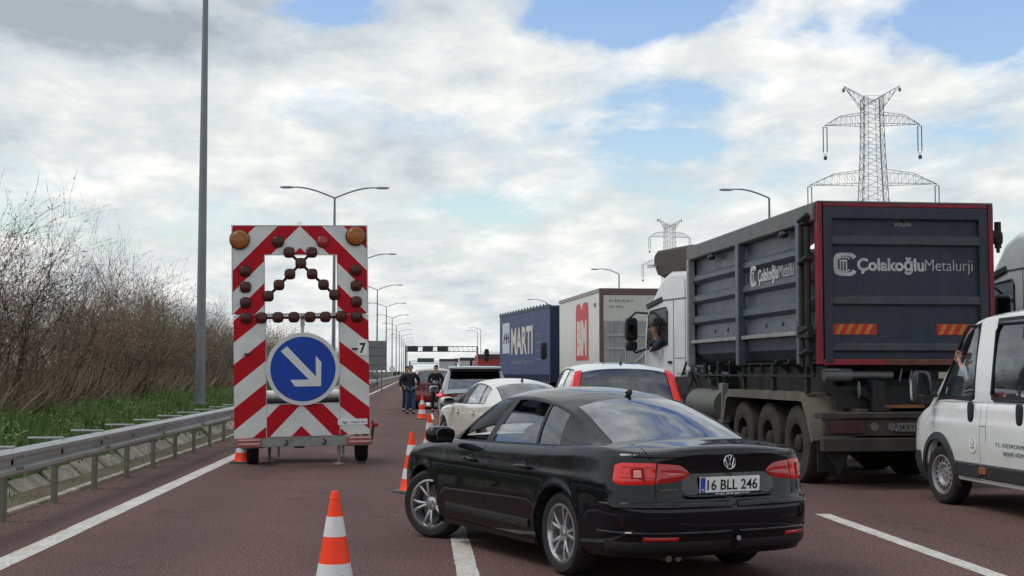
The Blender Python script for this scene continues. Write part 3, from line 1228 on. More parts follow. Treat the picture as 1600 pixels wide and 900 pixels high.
def make_black_saloon():
    root = thing('saloon_car', 'black four-door saloon in the foreground, angled across the lane line with its front wheels turned', 'car')
    P = sedan_params(open={'front_side_window': .0, 'rear_side_window': .74}, glass=glassmat('saloon_glass', (.55, .58, .60), base=.12), rglass=glassmat('saloon_rear_glass', (.05, .06, .075), base=.42))
    c = build_basic(root, P, BLACK, 1.25, 'double', R(30), interior=True)
    # lamps: outer unit on the wing, inner unit on the boot lid
    for side in (1, -1):
        pin, pj, po = c.py(.36, .84), c.py(.575, .84), 1.0 - .10
        o = c.patch('tail_light', REDL, [(pj + .012, .745, .895), (.68, .742, .897), (.74, .745, .892), (.77, .755, .885), (.79, .77, .875)], root, side, off=.012, nu=16, nv=6)
        b = MB()
        q = c.S((pj + .66) / 2 + .02, .815, side, .013)
        r_ = (c.S((pj + .68) / 2 + .05, .815, side, .013) - c.S((pj + .68) / 2, .815, side, .013)).normalized()
        n_ = r_.cross(Vector((0, 0, 1))) * side
        b.prism([(-.055, -.045), (.05, -.05), (.055, .045), (-.045, .05)], lambda a, z, d: q + r_ * a + Vector((0, 0, z)) + n_ * d * -1, -.001, .004)
        b.build('lamp_lens', REDL2, o, bevel=.004)
        b = MB()
        b.prism([(-.028, -.022), (.03, -.025), (.03, .028), (-.022, .03)], lambda a, z, d: q + r_ * a + Vector((0, 0, z)) + n_ * d * -1, -.004, .010)
        b.build('lamp_bulb', PINK, o, bevel=.004)
        o = c.patch('tail_light', REDL2, [(pin - .02, .812, .822), (pin, .79, .848), (pin + .05, .765, .878), (pj, .748, .893)], root, side, off=.012, nu=14, nv=6)
        b = MB()
        for zz in (.79, .865):
            b.path([c.S(pj + .03 + (.70 - pj - .03) * i / 8, zz, side, .0135) for i in range(9)], .0022, n=4)
        b.build('lamp_rib', mat('lamp_rib_dark', (.12, .004, .006), .3), o)
        c.patch('reversing_lamp', PINK, [(pin + .015, .812, .824), (pj - .07, .805, .824)], o, side, off=.0155, nu=6, nv=2)
    rx = lambda z: c.S(0, z).x
    # boot lid recess with plate and badge
    Yv, Zv = Vector((0, -1, 0)), Vector((0, 0, 1))
    for side in (1, -1):
        c.patch('plate_recess', mat('recess_gloss', (.006, .007, .009), .3, coat=1), [(.002, .640, .815), (c.py(.30, .7), .645, .815), (c.py(.40, .7), .70, .775)], root, side, off=.003, nu=10, nv=4)
        c.patch('boot_handle_lip', BLACK, [(.002, .638, .668), (c.py(.33, .65), .642, .668), (c.py(.40, .65), .66, .672)], root, side, off=.018, nu=10, nv=4)
        c.patch('boot_edge', BLACK, [(.002, .930, .962), (c.py(.55, .95), .930, .962), (.62, .936, .958)], root, side, off=.013, nu=14, nv=5)
        c.patch('bumper_step', BLACK, [(.002, .575, .618), (.5, .575, .618), (.93, .575, .612)], root, side, off=.017, nu=18, nv=5)
        c.patch('bumper_lower', BLK, [(.002, .275, .345), (.5, .275, .345), (.9, .27, .34)], root, side, off=.008, nu=16, nv=4)
        c.patch('bumper_moulding', BLACK, [(.002, .385, .415), (.5, .385, .415), (.96, .385, .412)], root, side, off=.014, nu=18, nv=4)
        c.patch('fog_reflector', REDL2, [(c.py(.46, .38), .352, .378), (c.py(.70, .38), .350, .380)], root, side, off=.010, nu=8, nv=3)
        for yy in (.22, .60):
            b = MB()
            p = c.S(c.py(yy, .5), .50, side, .001)
            b.lathe([(.0, .003), (.011, .002), (.011, 0)], 12, axis='X', o=p)
            b.build('parking_sensor', GAP, root)
    number_plate(root, (rx(.735) - .012, 0, .735), Yv, (-.08, 0, 1), '16 BLL 246')
    b = MB()
    b.bx(rx(.7) - .016, rx(.7) - .004, -.275, .275, .655, .680)
    o = b.build('plate_holder', INK, root)
    text('PORT MTR MOTORS', .013, (rx(.7) - .017, .13, .661), Yv, Zv, WHT, 'lettering', o, width=.30, weight=.02)
    # round badge
    b = MB()
    bc = Vector((rx(.89) - .016, 0, .893))
    tn = Vector((-1, 0, -.02))
    b.lathe([(.0, 0), (.050, 0), (.052, -.004), (.052, -.008)], 32, axis='X', o=bc + Vector((.008, 0, 0)))
    o = b.build('badge', mat('badge_field', (.05, .055, .06), .2, metal=.6), root, smooth=True)
    b = MB()
    b.path([bc + Vector((-.003, .049 * math.cos(t), .049 * math.sin(t))) for t in [2 * PI * i / 32 for i in range(33)]], .0045, n=6, caps=False)
    V = lambda y, z: bc + Vector((-.003, -y, z))
    for pl in ([(-.018, .044), (0, .004), (.018, .044)], [(-.040, .026), (-.020, -.040), (0, -.006), (.020, -.040), (.040, .026)]):
        b.path([V(*q) for q in pl], .0042, n=6)
    b.build('badge_emblem', CHR, o, smooth=True)
    text('BLUEMOTION', .012, (rx(.71) - .006, .60, .705), Yv, Zv, CHR, 'model_lettering', root, width=.15)
    # panel gaps and sill strip
    sh = lambda x: c.zsh(x)
    X = c.px
    paths = []
    for side in (1, -1):
        paths += [([(X(.80), .22), (X(.83), .5), (X(.80), .93)], side), ([(X(-.02), .20), (X(-.03), .6), (X(.04), .945)], side),
                  ([(X(-.93), .60), (X(-1.0), .75), (X(-1.1), .90), (X(-1.17), .975)], side), ([(X(-.93), .60), (X(-.88), .42), (X(-.86), .22)], side),
                  ([(X(-.86), .225), (X(.80), .225)], side), ([(c.py(.57, .9), .64), (c.py(.575, .9), .745)], side), ([(c.py(.58, .95), .90), (c.py(.66, 1.0), 1.0)], side),
                  ([(c.py(.02, .63), .628), (c.py(.57, .63), .632)], side), ([(.86, .755), (.93, .64), (X(-1.72), .60)], side)]
    c.seam(paths, root, w=.006)
    for side in (1, -1):
        b = MB()
        r0, r1 = [], []
        for i in range(21):
            x = -.86 + 1.64 * i / 20
            r0.append(c.S(X(x), .315, side, .003))
            r1.append(c.S(X(x), .385, side, .003))
        b.grid([r0, [a.lerp(d, .5) + Vector((0, side * .012, 0)) for a, d in zip(r0, r1)], r1])
        b.build('door_moulding', mat('dusty_black_plastic', (.03, .03, .03), .6, var=.5, scale=9), root, smooth=True)
        b = MB()
        b.grid([[c.S(X(-.92 + 1.8 * i / 16), .20 + dz, side, dd) for i in range(17)] for dz, dd in ((-.035, -.02), (0, .02), (.035, .004))])
        b.build('side_skirt', BLACK, root, smooth=True)
    b = MB()
    for i in range(9):
        t0, t1 = i / 9, (i + 1) / 9
    b.path([(-.93, 0, c.h(-.93) - .0), (-.93, .0, c.h(-.93) + .03)], [.022, .018], n=10)
    b.sup((-.95, 0, c.h(-.95) + .024), (.045, .010, .028), .9, rot=Matrix.Rotation(R(14), 3, 'Y'))
    b.sup((-.93, 0, c.h(-.93) + .022), (.014, .034, .007), .9)
    b.build('antenna', BLK, root, smooth=True)
    b = MB()
    for y in (.50, .42):
        b.tube((-2.15, y, .225), (-2.31, y, .22), .024, n=14)
    b.build('exhaust_pipe', mat('exhaust_steel', (.12, .11, .11), .5, metal=.8), root, smooth=True)
    b = MB()
    b.tube((rx(.4) - .014, -.02, .355), (rx(.4) - .02, -.02, .355), .018, n=12)
    b.build('tow_cover', mat('grey_plastic', (.25, .25, .26), .5), root)
    return root, c


saloon, saloon_car = make_black_saloon()
HD = R(22.4)
pw = at(872, 899)
loc_w = Vector((-1.325, .865, 0))
rot = Matrix.Rotation(PI / 2 + HD, 3, 'Z')
saloon.location = pw - rot @ loc_w
saloon.rotation_euler = (0, 0, PI / 2 + HD)

# ================================================================ cream saloon
CREAM = mat('cream_paint', (.68, .67, .61), .3, coat=1, var=.04, dirtz=(.35, .8), dirtcol=(.30, .26, .20))
P = sedan_params(glass=glassmat('cream_car_glass', (.22, .25, .25), base=.5), rglass=glassmat('cream_rear_glass', (.10, .12, .12), base=.25), Rt=.33, rr=.23,
                 open={'front_side_window': 0})
cs = thing('saloon_car', 'cream white saloon turned towards the cones behind the black saloon', 'car')
cc = build_basic(cs, P, CREAM, .8, 'five', R(8))
for side in (1, -1):
    cc.patch('tail_light', REDL, [(cc.py(.5, .8), .70, .86), (.7, .68, .88), (.93, .72, .86)], cs, side, off=.012)
fin(cs, (-.9, 0, cc.h(-.9)), BLK)
number_plate(cs, (cc.S(0, .7).x - .01, 0, .74), (0, -1, 0), (0, 0, 1), '34 FH 507')
cc.seam([([(cc.px(-.02), .20), (cc.px(.04), .945)], 1), ([(cc.px(.80), .22), (cc.px(.80), .93)], 1), ([(cc.px(-1.0), .75), (cc.px(-1.17), .975)], 1)], cs, w=.008)
fw = atd(694, 704, 26.9)
rot = Matrix.Rotation(PI / 2 + R(14), 3, 'Z')
p = fw - rot @ Vector((1.325, .865, 0))
cs.location = (p.x, p.y, 0)
cs.rotation_euler = (0, 0, PI / 2 + R(14))

# ================================================================ white crossover with tall pillar lamps
WPAINT = mat('white_paint', (.66, .68, .69), .3, coat=1, var=.04, dirtz=(.4, .9), dirtcol=(.30, .27, .23))
HATCH = dict(
    rear=[(.2, -2.05), (.3, -2.2), (.45, -2.26), (.62, -2.26), (.68, -2.20), (1.0, -2.17), (1.1, -2.15)],
    front=[(.2, 2.1), (.35, 2.25), (.6, 2.26), (.8, 2.15), (.95, 2.0)],
    wz=[(.15, .80), (.28, .87), (.5, .92), (.75, .925), (.95, .91), (1.1, .89)],
    shoulder=[(-2.2, 1.08), (-1.5, 1.08), (0, 1.05), (1.0, 1.02), (1.6, .97), (2.2, .80)],
    sill=[(-2.2, .34), (-1.6, .28), (0, .27), (1.6, .28), (2.2, .30)],
    axles=(-1.37, 1.37), Rt=.36, rr=.245, wd=.235, dr=.40, df=.6, n=3.2, crown=(.02, .07),
    roof=[(-2.24, 1.02), (-2.18, 1.10), (-2.05, 1.34), (-1.92, 1.55), (-1.82, 1.62), (-1.5, 1.655), (-.6, 1.685), (.1, 1.66), (.4, 1.58), (.8, 1.36), (1.15, 1.13), (1.3, 1.03)],
    railz=[(-2.24, .98), (-2.18, 1.06), (-2.05, 1.28), (-1.92, 1.48), (-1.8, 1.55), (-1.5, 1.59), (-.6, 1.61), (.1, 1.57), (.4, 1.48), (.8, 1.26), (1.1, 1.05), (1.2, .96)],
    raily=[(-2.24, .80), (-1.95, .70), (-1.8, .66), (-.6, .64), (.2, .65), (1.2, .74)],
    belty=[(-2.24, .80), (-1.9, .83), (-1.0, .86), (.6, .855), (1.2, .80)],
    cols=[(-2.24, -2.24, 'body'), (-1.75, -1.68, 'g:quarter_window'), (-1.20, -1.12, 'trim'), (-1.14, -1.06, 'g:rear_side_window'), (-.22, -.28, 'trim'), (-.12, -.18, 'g:front_side_window'), (.80, .55, 'trim'), (.98, .9, 'body'), (1.2, 1.2, 'body')],
    screens=(-2.17, -1.88, .30, 1.08), sw=.88, mirx=.78, hx=(-.95, .1), hz=.92, seatx=.1, seatz=.75, pillarlamp=-1.86)
cw = thing('crossover_car', 'white crossover with tall red tail lamps beside its dark rear window, behind the black saloon', 'car')
P = dict(HATCH)
P.update(glass=glassmat('xover_glass', (.2, .23, .24), base=.4), rglass=glassmat('xover_rear_glass', (.03, .035, .04), base=.15), open={'front_side_window': 0})
ch = build_basic(cw, P, WPAINT, .9, 'five')
for side in (1, -1):
    b = MB()
    rows = []
    for i in range(9):
        t = i / 8
        x = -2.20 + .36 * t
        z0 = 1.06 + .50 * t
        y0 = ch.yr(x) * .87
        y1 = ch.yr(x) * 1.0 + .012
        a = ch.RP(x, .87)
        d = ch.RP(x, .999)
        rows.append([Vector((a.x - .016, side * a.y, a.z + .006)), Vector(((a.x + d.x) / 2 - .03, side * (a.y + d.y) / 2, (a.z + d.z) / 2 + .014)), Vector((d.x - .014, side * (d.y + .014), d.z + .01)), Vector((d.x + .10, side * (ch.Y(d.x + .10, max(ch.zsh(x), d.z - .03)) + .012), d.z - .03))])
    b.grid(rows)
    b.build('tail_light', REDL, cw, smooth=True)
    ch.patch('tail_light', REDL, [(ch.py(.66, 1.0), .90, 1.07), (.80, .80, 1.075), (.95, .84, 1.07)], cw, side, off=.014)
b = MB()
b.path([(-1.62, .0, ch.h(-1.62)), (-1.66, 0, ch.h(-1.62) + .03)], [.022, .014])
b.path([(-1.66, 0, ch.h(-1.62) + .03), (-1.80, 0, ch.h(-1.62) + .12)], [.006, .004], n=6)
b.build('antenna', BLK, cw, smooth=True)
number_plate(cw, (ch.S(0, .85).x - .01, 0, .86), (0, -1, 0), (0, 0, 1), '34 BT 871')
pc = atd(979, 600, 19.0)
cw.location = (pc.x - 0.0, pc.y + 2.2, 0)
cw.rotation_euler = (0, 0, PI / 2 + R(0))

# ================================================================ grey-blue crossover with dark spoiler
GBLUE = mat('greyblue_paint', (.38, .43, .47), .3, coat=1, var=.05)
TEAL_REFL = mat('dark_teal_reflection', (.02, .045, .055), .3, coat=1, var=.1)  # dark reflection low on the hatch, painted in as a teal colour
cg = thing('crossover_car', 'pale blue-grey crossover with a dark roof spoiler and lit tail lamp, beyond the cream saloon', 'car')
P = dict(HATCH)
P.update(pillarlamp=None, glass=glassmat('xover_glass', (.2, .23, .24)), rglass=glassmat('xover2_rear_glass', (.1, .12, .13), base=.35), roofm=mat('silver_roof', (.45, .50, .54), .3, coat=1))
cgc = build_basic(cg, P, GBLUE, .7, 'five')
cgc.patch('lower_hatch_reflection', TEAL_REFL, [(.002, .42, .84), (.5, .42, .84), (.78, .42, .80)], cg, 1, off=.006)
cgc.patch('lower_hatch_reflection', TEAL_REFL, [(.002, .42, .84), (.5, .42, .84), (.78, .42, .80)], cg, -1, off=.006)
b = MB()
b.sup((-1.93, 0, 1.575), (.22, .66, .020), .35, rot=Matrix.Rotation(R(-4), 3, 'Y'))
o = b.build('spoiler', BLK, cg, smooth=True)
b = MB()
b.sup((-1.80, 0, 1.635), (.40, .67, .042), .4)
b.build('spoiler_top', mat('silver_roof', (0, 0, 0)), o, smooth=True)
for side in (1, -1):
    cgc.patch('tail_light', REDL2, [(cgc.py(.45, 1.0), .93, 1.02), (.75, .86, 1.06), (.95, .88, 1.04)], cg, side, off=.014)
    b = MB()
    q = cgc.S(.72, .96, side, .02)
    b.sup(q, (.01, .10, .035), .8)
    b.build('lit_lamp', mat('lit_red', (.9, .08, .12), .4, emis=1.2), cg, smooth=True)
fin(cg, (-1.4, 0, cgc.h(-1.4)), BLK, 1.3)
number_plate(cg, (cgc.S(0, .85).x - .01, 0, .84), (0, -1, 0), (0, 0, 1), '41 AD 326')
pc = atd(745, 600, 34)
cg.location = (pc.x, pc.y + 2.2, 0)
cg.rotation_euler = (0, 0, PI / 2 + R(-1))

# ================================================================ far queue of cars
farcols = [('dark_red_paint', (.16, .02, .025)), ('silver_paint', (.45, .46, .48)), ('far_white_paint', (.68, .69, .7)), ('graphite_paint', (.06, .065, .07)), ('far_black_paint', (.015, .015, .018)), ('far_blue_paint', (.06, .10, .2))]


def far_car(i, colour, kind, loc, rz, label):
    root = thing('saloon_car' if kind == 's' else 'crossover_car', label, 'car', group='cars queueing in the distance')
    P = sedan_params() if kind == 's' else dict(HATCH)
    P['glass'] = glassmat('xover_glass', (.2, .23, .24))
    P['pillarlamp'] = None
    P['rglass'] = glassmat('cream_rear_glass', (.12, .14, .14))
    c_ = build_basic(root, P, mat(farcols[colour][0], farcols[colour][1], .3, coat=1, var=.05), .4, 'five', interior=False, handles=False)
    for side in (1, -1):
        if kind == 's':
            c_.patch('tail_light', REDL, [(c_.py(.45, .8), .72, .86), (.93, .74, .86)], root, side, off=.012)
        else:
            c_.patch('tail_light', REDL, [(.6, .86, 1.04), (.93, .86, 1.04)], root, side, off=.012)
    number_plate(root, (c_.S(0, .75).x - .01, 0, .76), (0, -1, 0), (0, 0, 1), ['34 KZ 18', '16 AG 902', '41 HN 55', '34 TPR 7', '59 BC 410', '34 DL 63', '06 MY 221'][i % 7])
    root.location = loc
    root.rotation_euler = (0, 0, PI / 2 + rz)
    return root


pc = atd(674, 620, 56)
far_car(0, 0, 'x', (pc.x, pc.y + 2.2, 0), R(4), 'dark red car half hidden behind the two men standing by the cones')
FC = [(2.9, 66, 2, 's', 'white saloon queueing between the spoiler car and the lorries'), (2.2, 84, 1, 'x', 'silver crossover up the queue behind the dark red car'), (1.4, 98, 2, 's', 'second white saloon farther up the queue'),
      (2.5, 112, 4, 'x', 'black crossover far up the queue'), (1.8, 128, 2, 'x', 'white crossover far up the queue'), (2.3, 146, 5, 's', 'blue saloon at the far end of the queue')]
for i, (x, y, c_, k, lb) in enumerate(FC):
    far_car(i + 1, c_, k, (x, y, 0), 0, lb)

# ================================================================ ground, road, verge
def sheet(name, pts, z, m, kind='structure'):
    b = MB()
    b.add([Vector((x, y, z)) for x, y in pts], [tuple(range(len(pts)))])
    o = b.build(name, m)
    return tag(o, kind=kind)


ASPH = bpy.data.materials.new('red_asphalt')
ASPH.use_nodes = True
t = ASPH.node_tree
pr = t.nodes['Principled BSDF']
c = t.nodes.new('ShaderNodeTexCoord')


def nz(scale, det, rough, tree, src, dist=0):
    n = tree.nodes.new('ShaderNodeTexNoise')
    n.inputs['Scale'].default_value = scale
    n.inputs['Detail'].default_value = det
    n.inputs['Roughness'].default_value = rough
    n.inputs['Distortion'].default_value = dist
    tree.links.new(src, n.inputs['Vector'])
    return n.outputs[0]


def mixc(tree, f, a, b, mode='MIX'):
    n = tree.nodes.new('ShaderNodeMix')
    n.data_type = 'RGBA'
    n.blend_type = mode
    for i, v in ((0, f), (6, a), (7, b)):
        if isinstance(v, (int, float)):
            n.inputs[i].default_value = v
        elif isinstance(v, tuple):
            n.inputs[i].default_value = (*v, 1)
        else:
            tree.links.new(v, n.inputs[i])
    return n.outputs[2]


mp = t.nodes.new('ShaderNodeMapping')
mp.inputs['Scale'].default_value = (1, .12, 1)
t.links.new(c.outputs['Object'], mp.inputs[0])
base = ramp(nz(.35, 5, .6, t, c.outputs['Object']), [(.3, (.108, .064, .060)), (.7, (.142, .088, .083))], t)
wear = ramp(nz(1.1, 4, .5, t, mp.outputs[0]), [(.45, 0.0), (.75, .55)], t)
base = mixc(t, wear, base, (.105, .070, .067))
sx_ = t.nodes.new('ShaderNodeSeparateXYZ')
t.links.new(c.outputs['Object'], sx_.inputs[0])
# wheel tracks: two darker polished bands in every lane, oil line between them
ph = mth('MULTIPLY', mth('ADD', sx_.outputs[0], .56, tree=t), 2 * PI / 1.9, tree=t)
trk = mth('MULTIPLY', mth('ADD', mth('COSINE', ph, tree=t), 1.0, tree=t), .5, tree=t)
trk = mth('MULTIPLY', trk, ramp(nz(.6, 5, .6, t, mp.outputs[0]), [(.3, .25), (.7, 1.0)], t), tree=t)
base = mixc(t, mth('MULTIPLY', trk, .44, tree=t), base, (.062, .043, .042))
# oil drips and tyre scuffs
oil = ramp(nz(1.7, 7, .7, t, c.outputs['Object'], .6), [(.60, 0.0), (.70, .6)], t)
base = mixc(t, oil, base, (.045, .034, .034))
# long fine cracks and joints
wv = t.nodes.new('ShaderNodeTexVoronoi')
wv.feature = 'DISTANCE_TO_EDGE'
wv.inputs['Scale'].default_value = .42
wm = t.nodes.new('ShaderNodeMapping')
wm.inputs['Scale'].default_value = (1, .35, 1)
ad = t.nodes.new('ShaderNodeVectorMath')
ad.operation = 'ADD'
nn_ = t.nodes.new('ShaderNodeTexNoise')
nn_.inputs['Scale'].default_value = 2.2
nn_.inputs['Detail'].default_value = 6
t.links.new(c.outputs['Object'], nn_.inputs['Vector'])
t.links.new(c.outputs['Object'], ad.inputs[0])
t.links.new(nn_.outputs[1], ad.inputs[1])
t.links.new(ad.outputs[0], wm.inputs[0])
t.links.new(wm.outputs[0], wv.inputs['Vector'])
crk = ramp(wv.outputs['Distance'], [(.0, .75), (.006, 0.0)], t)
crk = mth('MULTIPLY', crk, ramp(nz(.25, 3, .5, t, c.outputs['Object']), [(.48, 0.0), (.6, 1.0)], t), tree=t)
base = mixc(t, crk, base, (.02, .016, .016))
stone = ramp(nz(48, 4, .8, t, c.outputs['Object']), [(.34, (.15, .15, .15)), (.46, (.8, .8, .8)), (.56, (1.25, 1.22, 1.2)), (.68, (3.6, 3.4, 3.2))], t)
base = mixc(t, 1.0, base, stone, 'MULTIPLY')
t.links.new(base, pr.inputs['Base Color'])
pr.inputs['Roughness'].default_value = .85
pr.inputs['Specular IOR Level'].default_value = .12
bp = t.nodes.new('ShaderNodeBump')
bp.inputs['Strength'].default_value = .5
bp.inputs['Distance'].default_value = .006
t.links.new(nz(90, 3, .6, t, c.outputs['Object']), bp.inputs['Height'])
t.links.new(bp.outputs[0], pr.inputs['Normal'])

SOIL = mat('dry_soil', (.10, .085, .055), .95, var=.35, scale=.8, bump=.3, bscale=8)
sheet('ground', [(-3000, -300), (3000, -300), (3000, 4000), (-3000, 4000)], -.03, SOIL)
b = MB()
xs = [-4.75, -4.5, 16.2]
b.add([Vector((-4.42, -20, 0)), Vector((16.4, -20, 0)), Vector((16.4, 1500, 0)), Vector((-4.42, 1500, 0))], [(0, 1, 2, 3)])
tag(b.build('road', ASPH), kind='structure')
sheet('opposite_carriageway', [(22.5, -20), (38, -20), (38, 1500), (22.5, 1500)], 0, ASPH)

PAINT = bpy.data.materials.new('road_paint')
PAINT.use_nodes = True
t = PAINT.node_tree
pr = t.nodes['Principled BSDF']
c = t.nodes.new('ShaderNodeTexCoord')
a = ramp(nz(28, 6, .75, t, c.outputs['Object']), [(.36, (.20, .165, .155)), (.47, (.60, .59, .55)), (.7, (.72, .71, .67))], t)
a2 = ramp(nz(2.5, 5, .6, t, c.outputs['Object']), [(.4, (.82, .8, .76)), (.65, (1, 1, 1))], t)
t.links.new(mixc(t, 1.0, a, a2, 'MULTIPLY'), pr.inputs['Base Color'])
pr.inputs['Roughness'].default_value = .7


def line(x, w_, y0, y1):
    # ragged-edged paint strip
    b = MB()
    n = max(2, int(min(y1 - y0, 60) / .12))
    L_, R_ = [], []
    for i in range(n + 1):
        t_ = (i / n) ** (2 if y1 - y0 > 60 else 1)
        y = y0 + (y1 - y0) * t_
        L_.append(Vector((x - w_ / 2 + rnd.uniform(-.004, .004), y, .004)))
        R_.append(Vector((x + w_ / 2 + rnd.uniform(-.004, .004), y, .004)))
    b.grid([L_, R_])
    tag(b.build('road_marking', PAINT), kind='structure')


line(-3.36, .22, -5, 900)
line(4.36, .16, 6.0, 14.8)
for k in range(40):
    y = 8.5 + 18 * k
    line(.37, .17, y, y + 6)
    if k:
        line(4.36, .16, y, y + 6)
    line(8.2, .16, y, y + 6)
line(12.1, .2, -5, 900)

# concrete channel and rising verge (one sheet following the road)
CONC = mat('old_concrete', (.36, .33, .27), .9, var=.35, scale=2.2, bump=.5, bscale=12, dirt=.7, dirtcol=(.10, .085, .055))
b = MB()
prof = [(-4.42, .0), (-4.52, -.0), (-4.54, -.06), (-4.85, -.30), (-5.0, -.30), (-5.5, .12)]
b.grid([[Vector((x, y, z)) for y in [-10 + 2 * i for i in range(80)] + [400, 1500]] for x, z in prof])
tag(b.build('drainage_channel', CONC), kind='structure')
b = MB()
for i in range(-3, 60):     # cracked kerb lip beside the asphalt
    y = i * 1.5
    b.box((-4.47, y + .745, .012 + rnd.uniform(-.004, .006)), (.11, 1.47, .05), rot=Matrix.Rotation(rnd.uniform(-.01, .01), 3, 'Z'))
tag(b.build('kerb', CONC, bevel=.01), kind='structure')
b = MB()
for i in range(-3, 50):     # tilted lining slabs of the channel
    y = i * 1.6
    b.box((-5.16 + rnd.uniform(-.03, .03), y, -.09 + rnd.uniform(-.02, .03)), (.62, 1.45, .06), rot=Matrix.Rotation(R(-40 + rnd.uniform(-5, 5)) * -1, 3, 'Y') @ Matrix.Rotation(0, 3, 'Z'))
tag(b.build('channel_lining', CONC, bevel=.012), kind='structure')


def vz(x, y):
    """height of the verge"""
    t = max(0, min(1, (-5.4 - x) / 1.6))
    return .10 + .62 * t * t * (3 - 2 * t) + .05 * math.sin(y * .7 + x) + .04 * math.sin(y * .23 + 2 * x)


VERGE = mat('verge_soil', (.055, .06, .028), .95, var=.4, scale=1.2, bump=.5, bscale=9)
b = MB()
ys = [-10 + 1.0 * i for i in range(100)] + [100, 130, 200, 400, 800, 1500]
b.grid([[Vector((x, y, vz(x, y) if y < 95 else vz(x, 90))) for y in ys] for x in [-5.4, -5.6, -5.8, -6.0, -6.3, -6.6, -7, -8, -10, -14, -25, -60, -200]], flip=True)
tag(b.build('verge', VERGE, smooth=True), kind='structure')


def scatter(name, n, fn, m, kind='stuff', label=None, cat=None):
    """n three-sided blades; fn(i) -> base, tip, width"""
    V = np.empty((n * 3, 3), dtype=np.float32)
    for i in range(n):
        p, q, w_ = fn(i)
        a = rnd.uniform(0, 2 * PI)
        dx, dy = math.cos(a) * w_, math.sin(a) * w_
        V[i * 3] = (p[0] - dx, p[1] - dy, p[2])
        V[i * 3 + 1] = (p[0] + dx, p[1] + dy, p[2])
        V[i * 3 + 2] = q
    me = bpy.data.meshes.new(name)
    me.vertices.add(n * 3)
    me.loops.add(n * 3)
    me.polygons.add(n)
    me.vertices.foreach_set('co', V.ravel())
    me.loops.foreach_set('vertex_index', np.arange(n * 3, dtype=np.int32))
    me.polygons.foreach_set('loop_start', np.arange(0, n * 3, 3, dtype=np.int32))
    me.update()
    me.validate()
    me.materials.append(m)
    o = bpy.data.objects.new(name, me)
    COL.objects.link(o)
    return tag(o, label, cat, None, kind)


def leafmat(name, cols, rough=.6, scale=3.0, trans=.25):
    m = bpy.data.materials.new(name)
    m.use_nodes = True
    t = m.node_tree
    p = t.nodes['Principled BSDF']
    c = t.nodes.new('ShaderNodeTexCoord')
    g = t.nodes.new('ShaderNodeNewGeometry')
    f = mth('ADD', mth('MULTIPLY', nz(scale, 4, .7, t, c.outputs['Object']), .8, tree=t), mth('MULTIPLY', g.outputs['Random Per Island'], .35, tree=t), tree=t)
    col = ramp(f, [(.3 + .45 * i / (len(cols) - 1), cc_) for i, cc_ in enumerate(cols)], t)
    t.links.new(col, p.inputs['Base Color'])
    p.inputs['Roughness'].default_value = rough
    return m


GRASS = leafmat('grass_blades', [(.05, .12, .025), (.085, .18, .035), (.12, .22, .05), (.20, .20, .08)], scale=1.0)


def gfn(i):
    y = 9 + 75 * rnd.random() ** 1.6
    x = -5.35 - 3.2 * rnd.random() ** 1.1
    if rnd.random() < .07:
        x = -4.6 - rnd.random() * .8
        z = -.25 + .1 * rnd.random()
        hh = rnd.uniform(.06, .3) * (1 if math.sin(y * 1.9) > .1 else .25)
    else:
        z = vz(x, y) - .02
        hh = rnd.uniform(.08, .34) * (.7 + .5 * math.sin(y * 1.3 + x * 3) ** 2)
    return (x, y, z), (x + rnd.gauss(0, .06), y + rnd.gauss(0, .06), z + hh), rnd.uniform(.006, .016) * (1 + y / 40)


scatter('verge_grass', 70000, gfn, GRASS, 'stuff', 'fresh green grass on the verge behind the guard rail', 'grass')
DRY = leafmat('dry_stalks', [(.11, .08, .055), (.18, .135, .09), (.26, .20, .13), (.15, .115, .08)], scale=2)


def dfn(i):
    y = 12 + 90 * rnd.random() ** 1.4
    x = -7.3 - 2.4 * rnd.random()
    z = vz(x, y)
    hh = rnd.uniform(.2, 1.1)
    return (x, y, z), (x + rnd.gauss(0, .4), y + rnd.gauss(0, .5), z + hh), rnd.uniform(.008, .018) * (1 + y / 60)


WEED = leafmat('weed_leaves', [(.06, .13, .03), (.10, .20, .045), (.16, .26, .07), (.22, .26, .10)], scale=1.6)


def wfn(i):
    # broad-leaved weeds in loose clumps
    k = i // 60
    q = random.Random(k)
    y = 9.5 + 60 * q.random() ** 1.5
    x = -5.25 - 2.9 * q.random() ** 1.3
    r_ = q.uniform(.12, .38)
    a, d = rnd.uniform(0, 6.28), rnd.random() ** .5 * r_
    x, y = x + math.cos(a) * d, y + math.sin(a) * d
    z = vz(x, y) + rnd.uniform(.02, .30 * (1.2 - d / r_) + .03)
    L_ = rnd.uniform(.03, .09)
    return (x, y, z), (x + rnd.gauss(0, L_), y + rnd.gauss(0, L_), z + rnd.uniform(-.01, .06)), rnd.uniform(.012, .03)


scatter('verge_weeds', 21000, wfn, WEED, 'stuff', 'leafy green weeds growing in clumps through the verge grass', 'weeds')


def grit(i):
    y = 8 + 60 * rnd.random() ** 1.6
    x = -4.38 + abs(rnd.gauss(0, .22))
    s_ = rnd.uniform(.004, .012)
    return (x, y, .003), (x + rnd.gauss(0, s_), y + rnd.gauss(0, s_), .004 + s_), s_


scatter('roadside_grit', 2600, grit, mat('grit', (.20, .17, .13), .9, var=.4), 'stuff', 'loose grit and dead leaves along the edge of the shoulder', 'grit')
scatter('dry_undergrowth', 42000, dfn, DRY, 'stuff', 'dry brown undergrowth at the foot of the roadside shrubs', 'undergrowth')

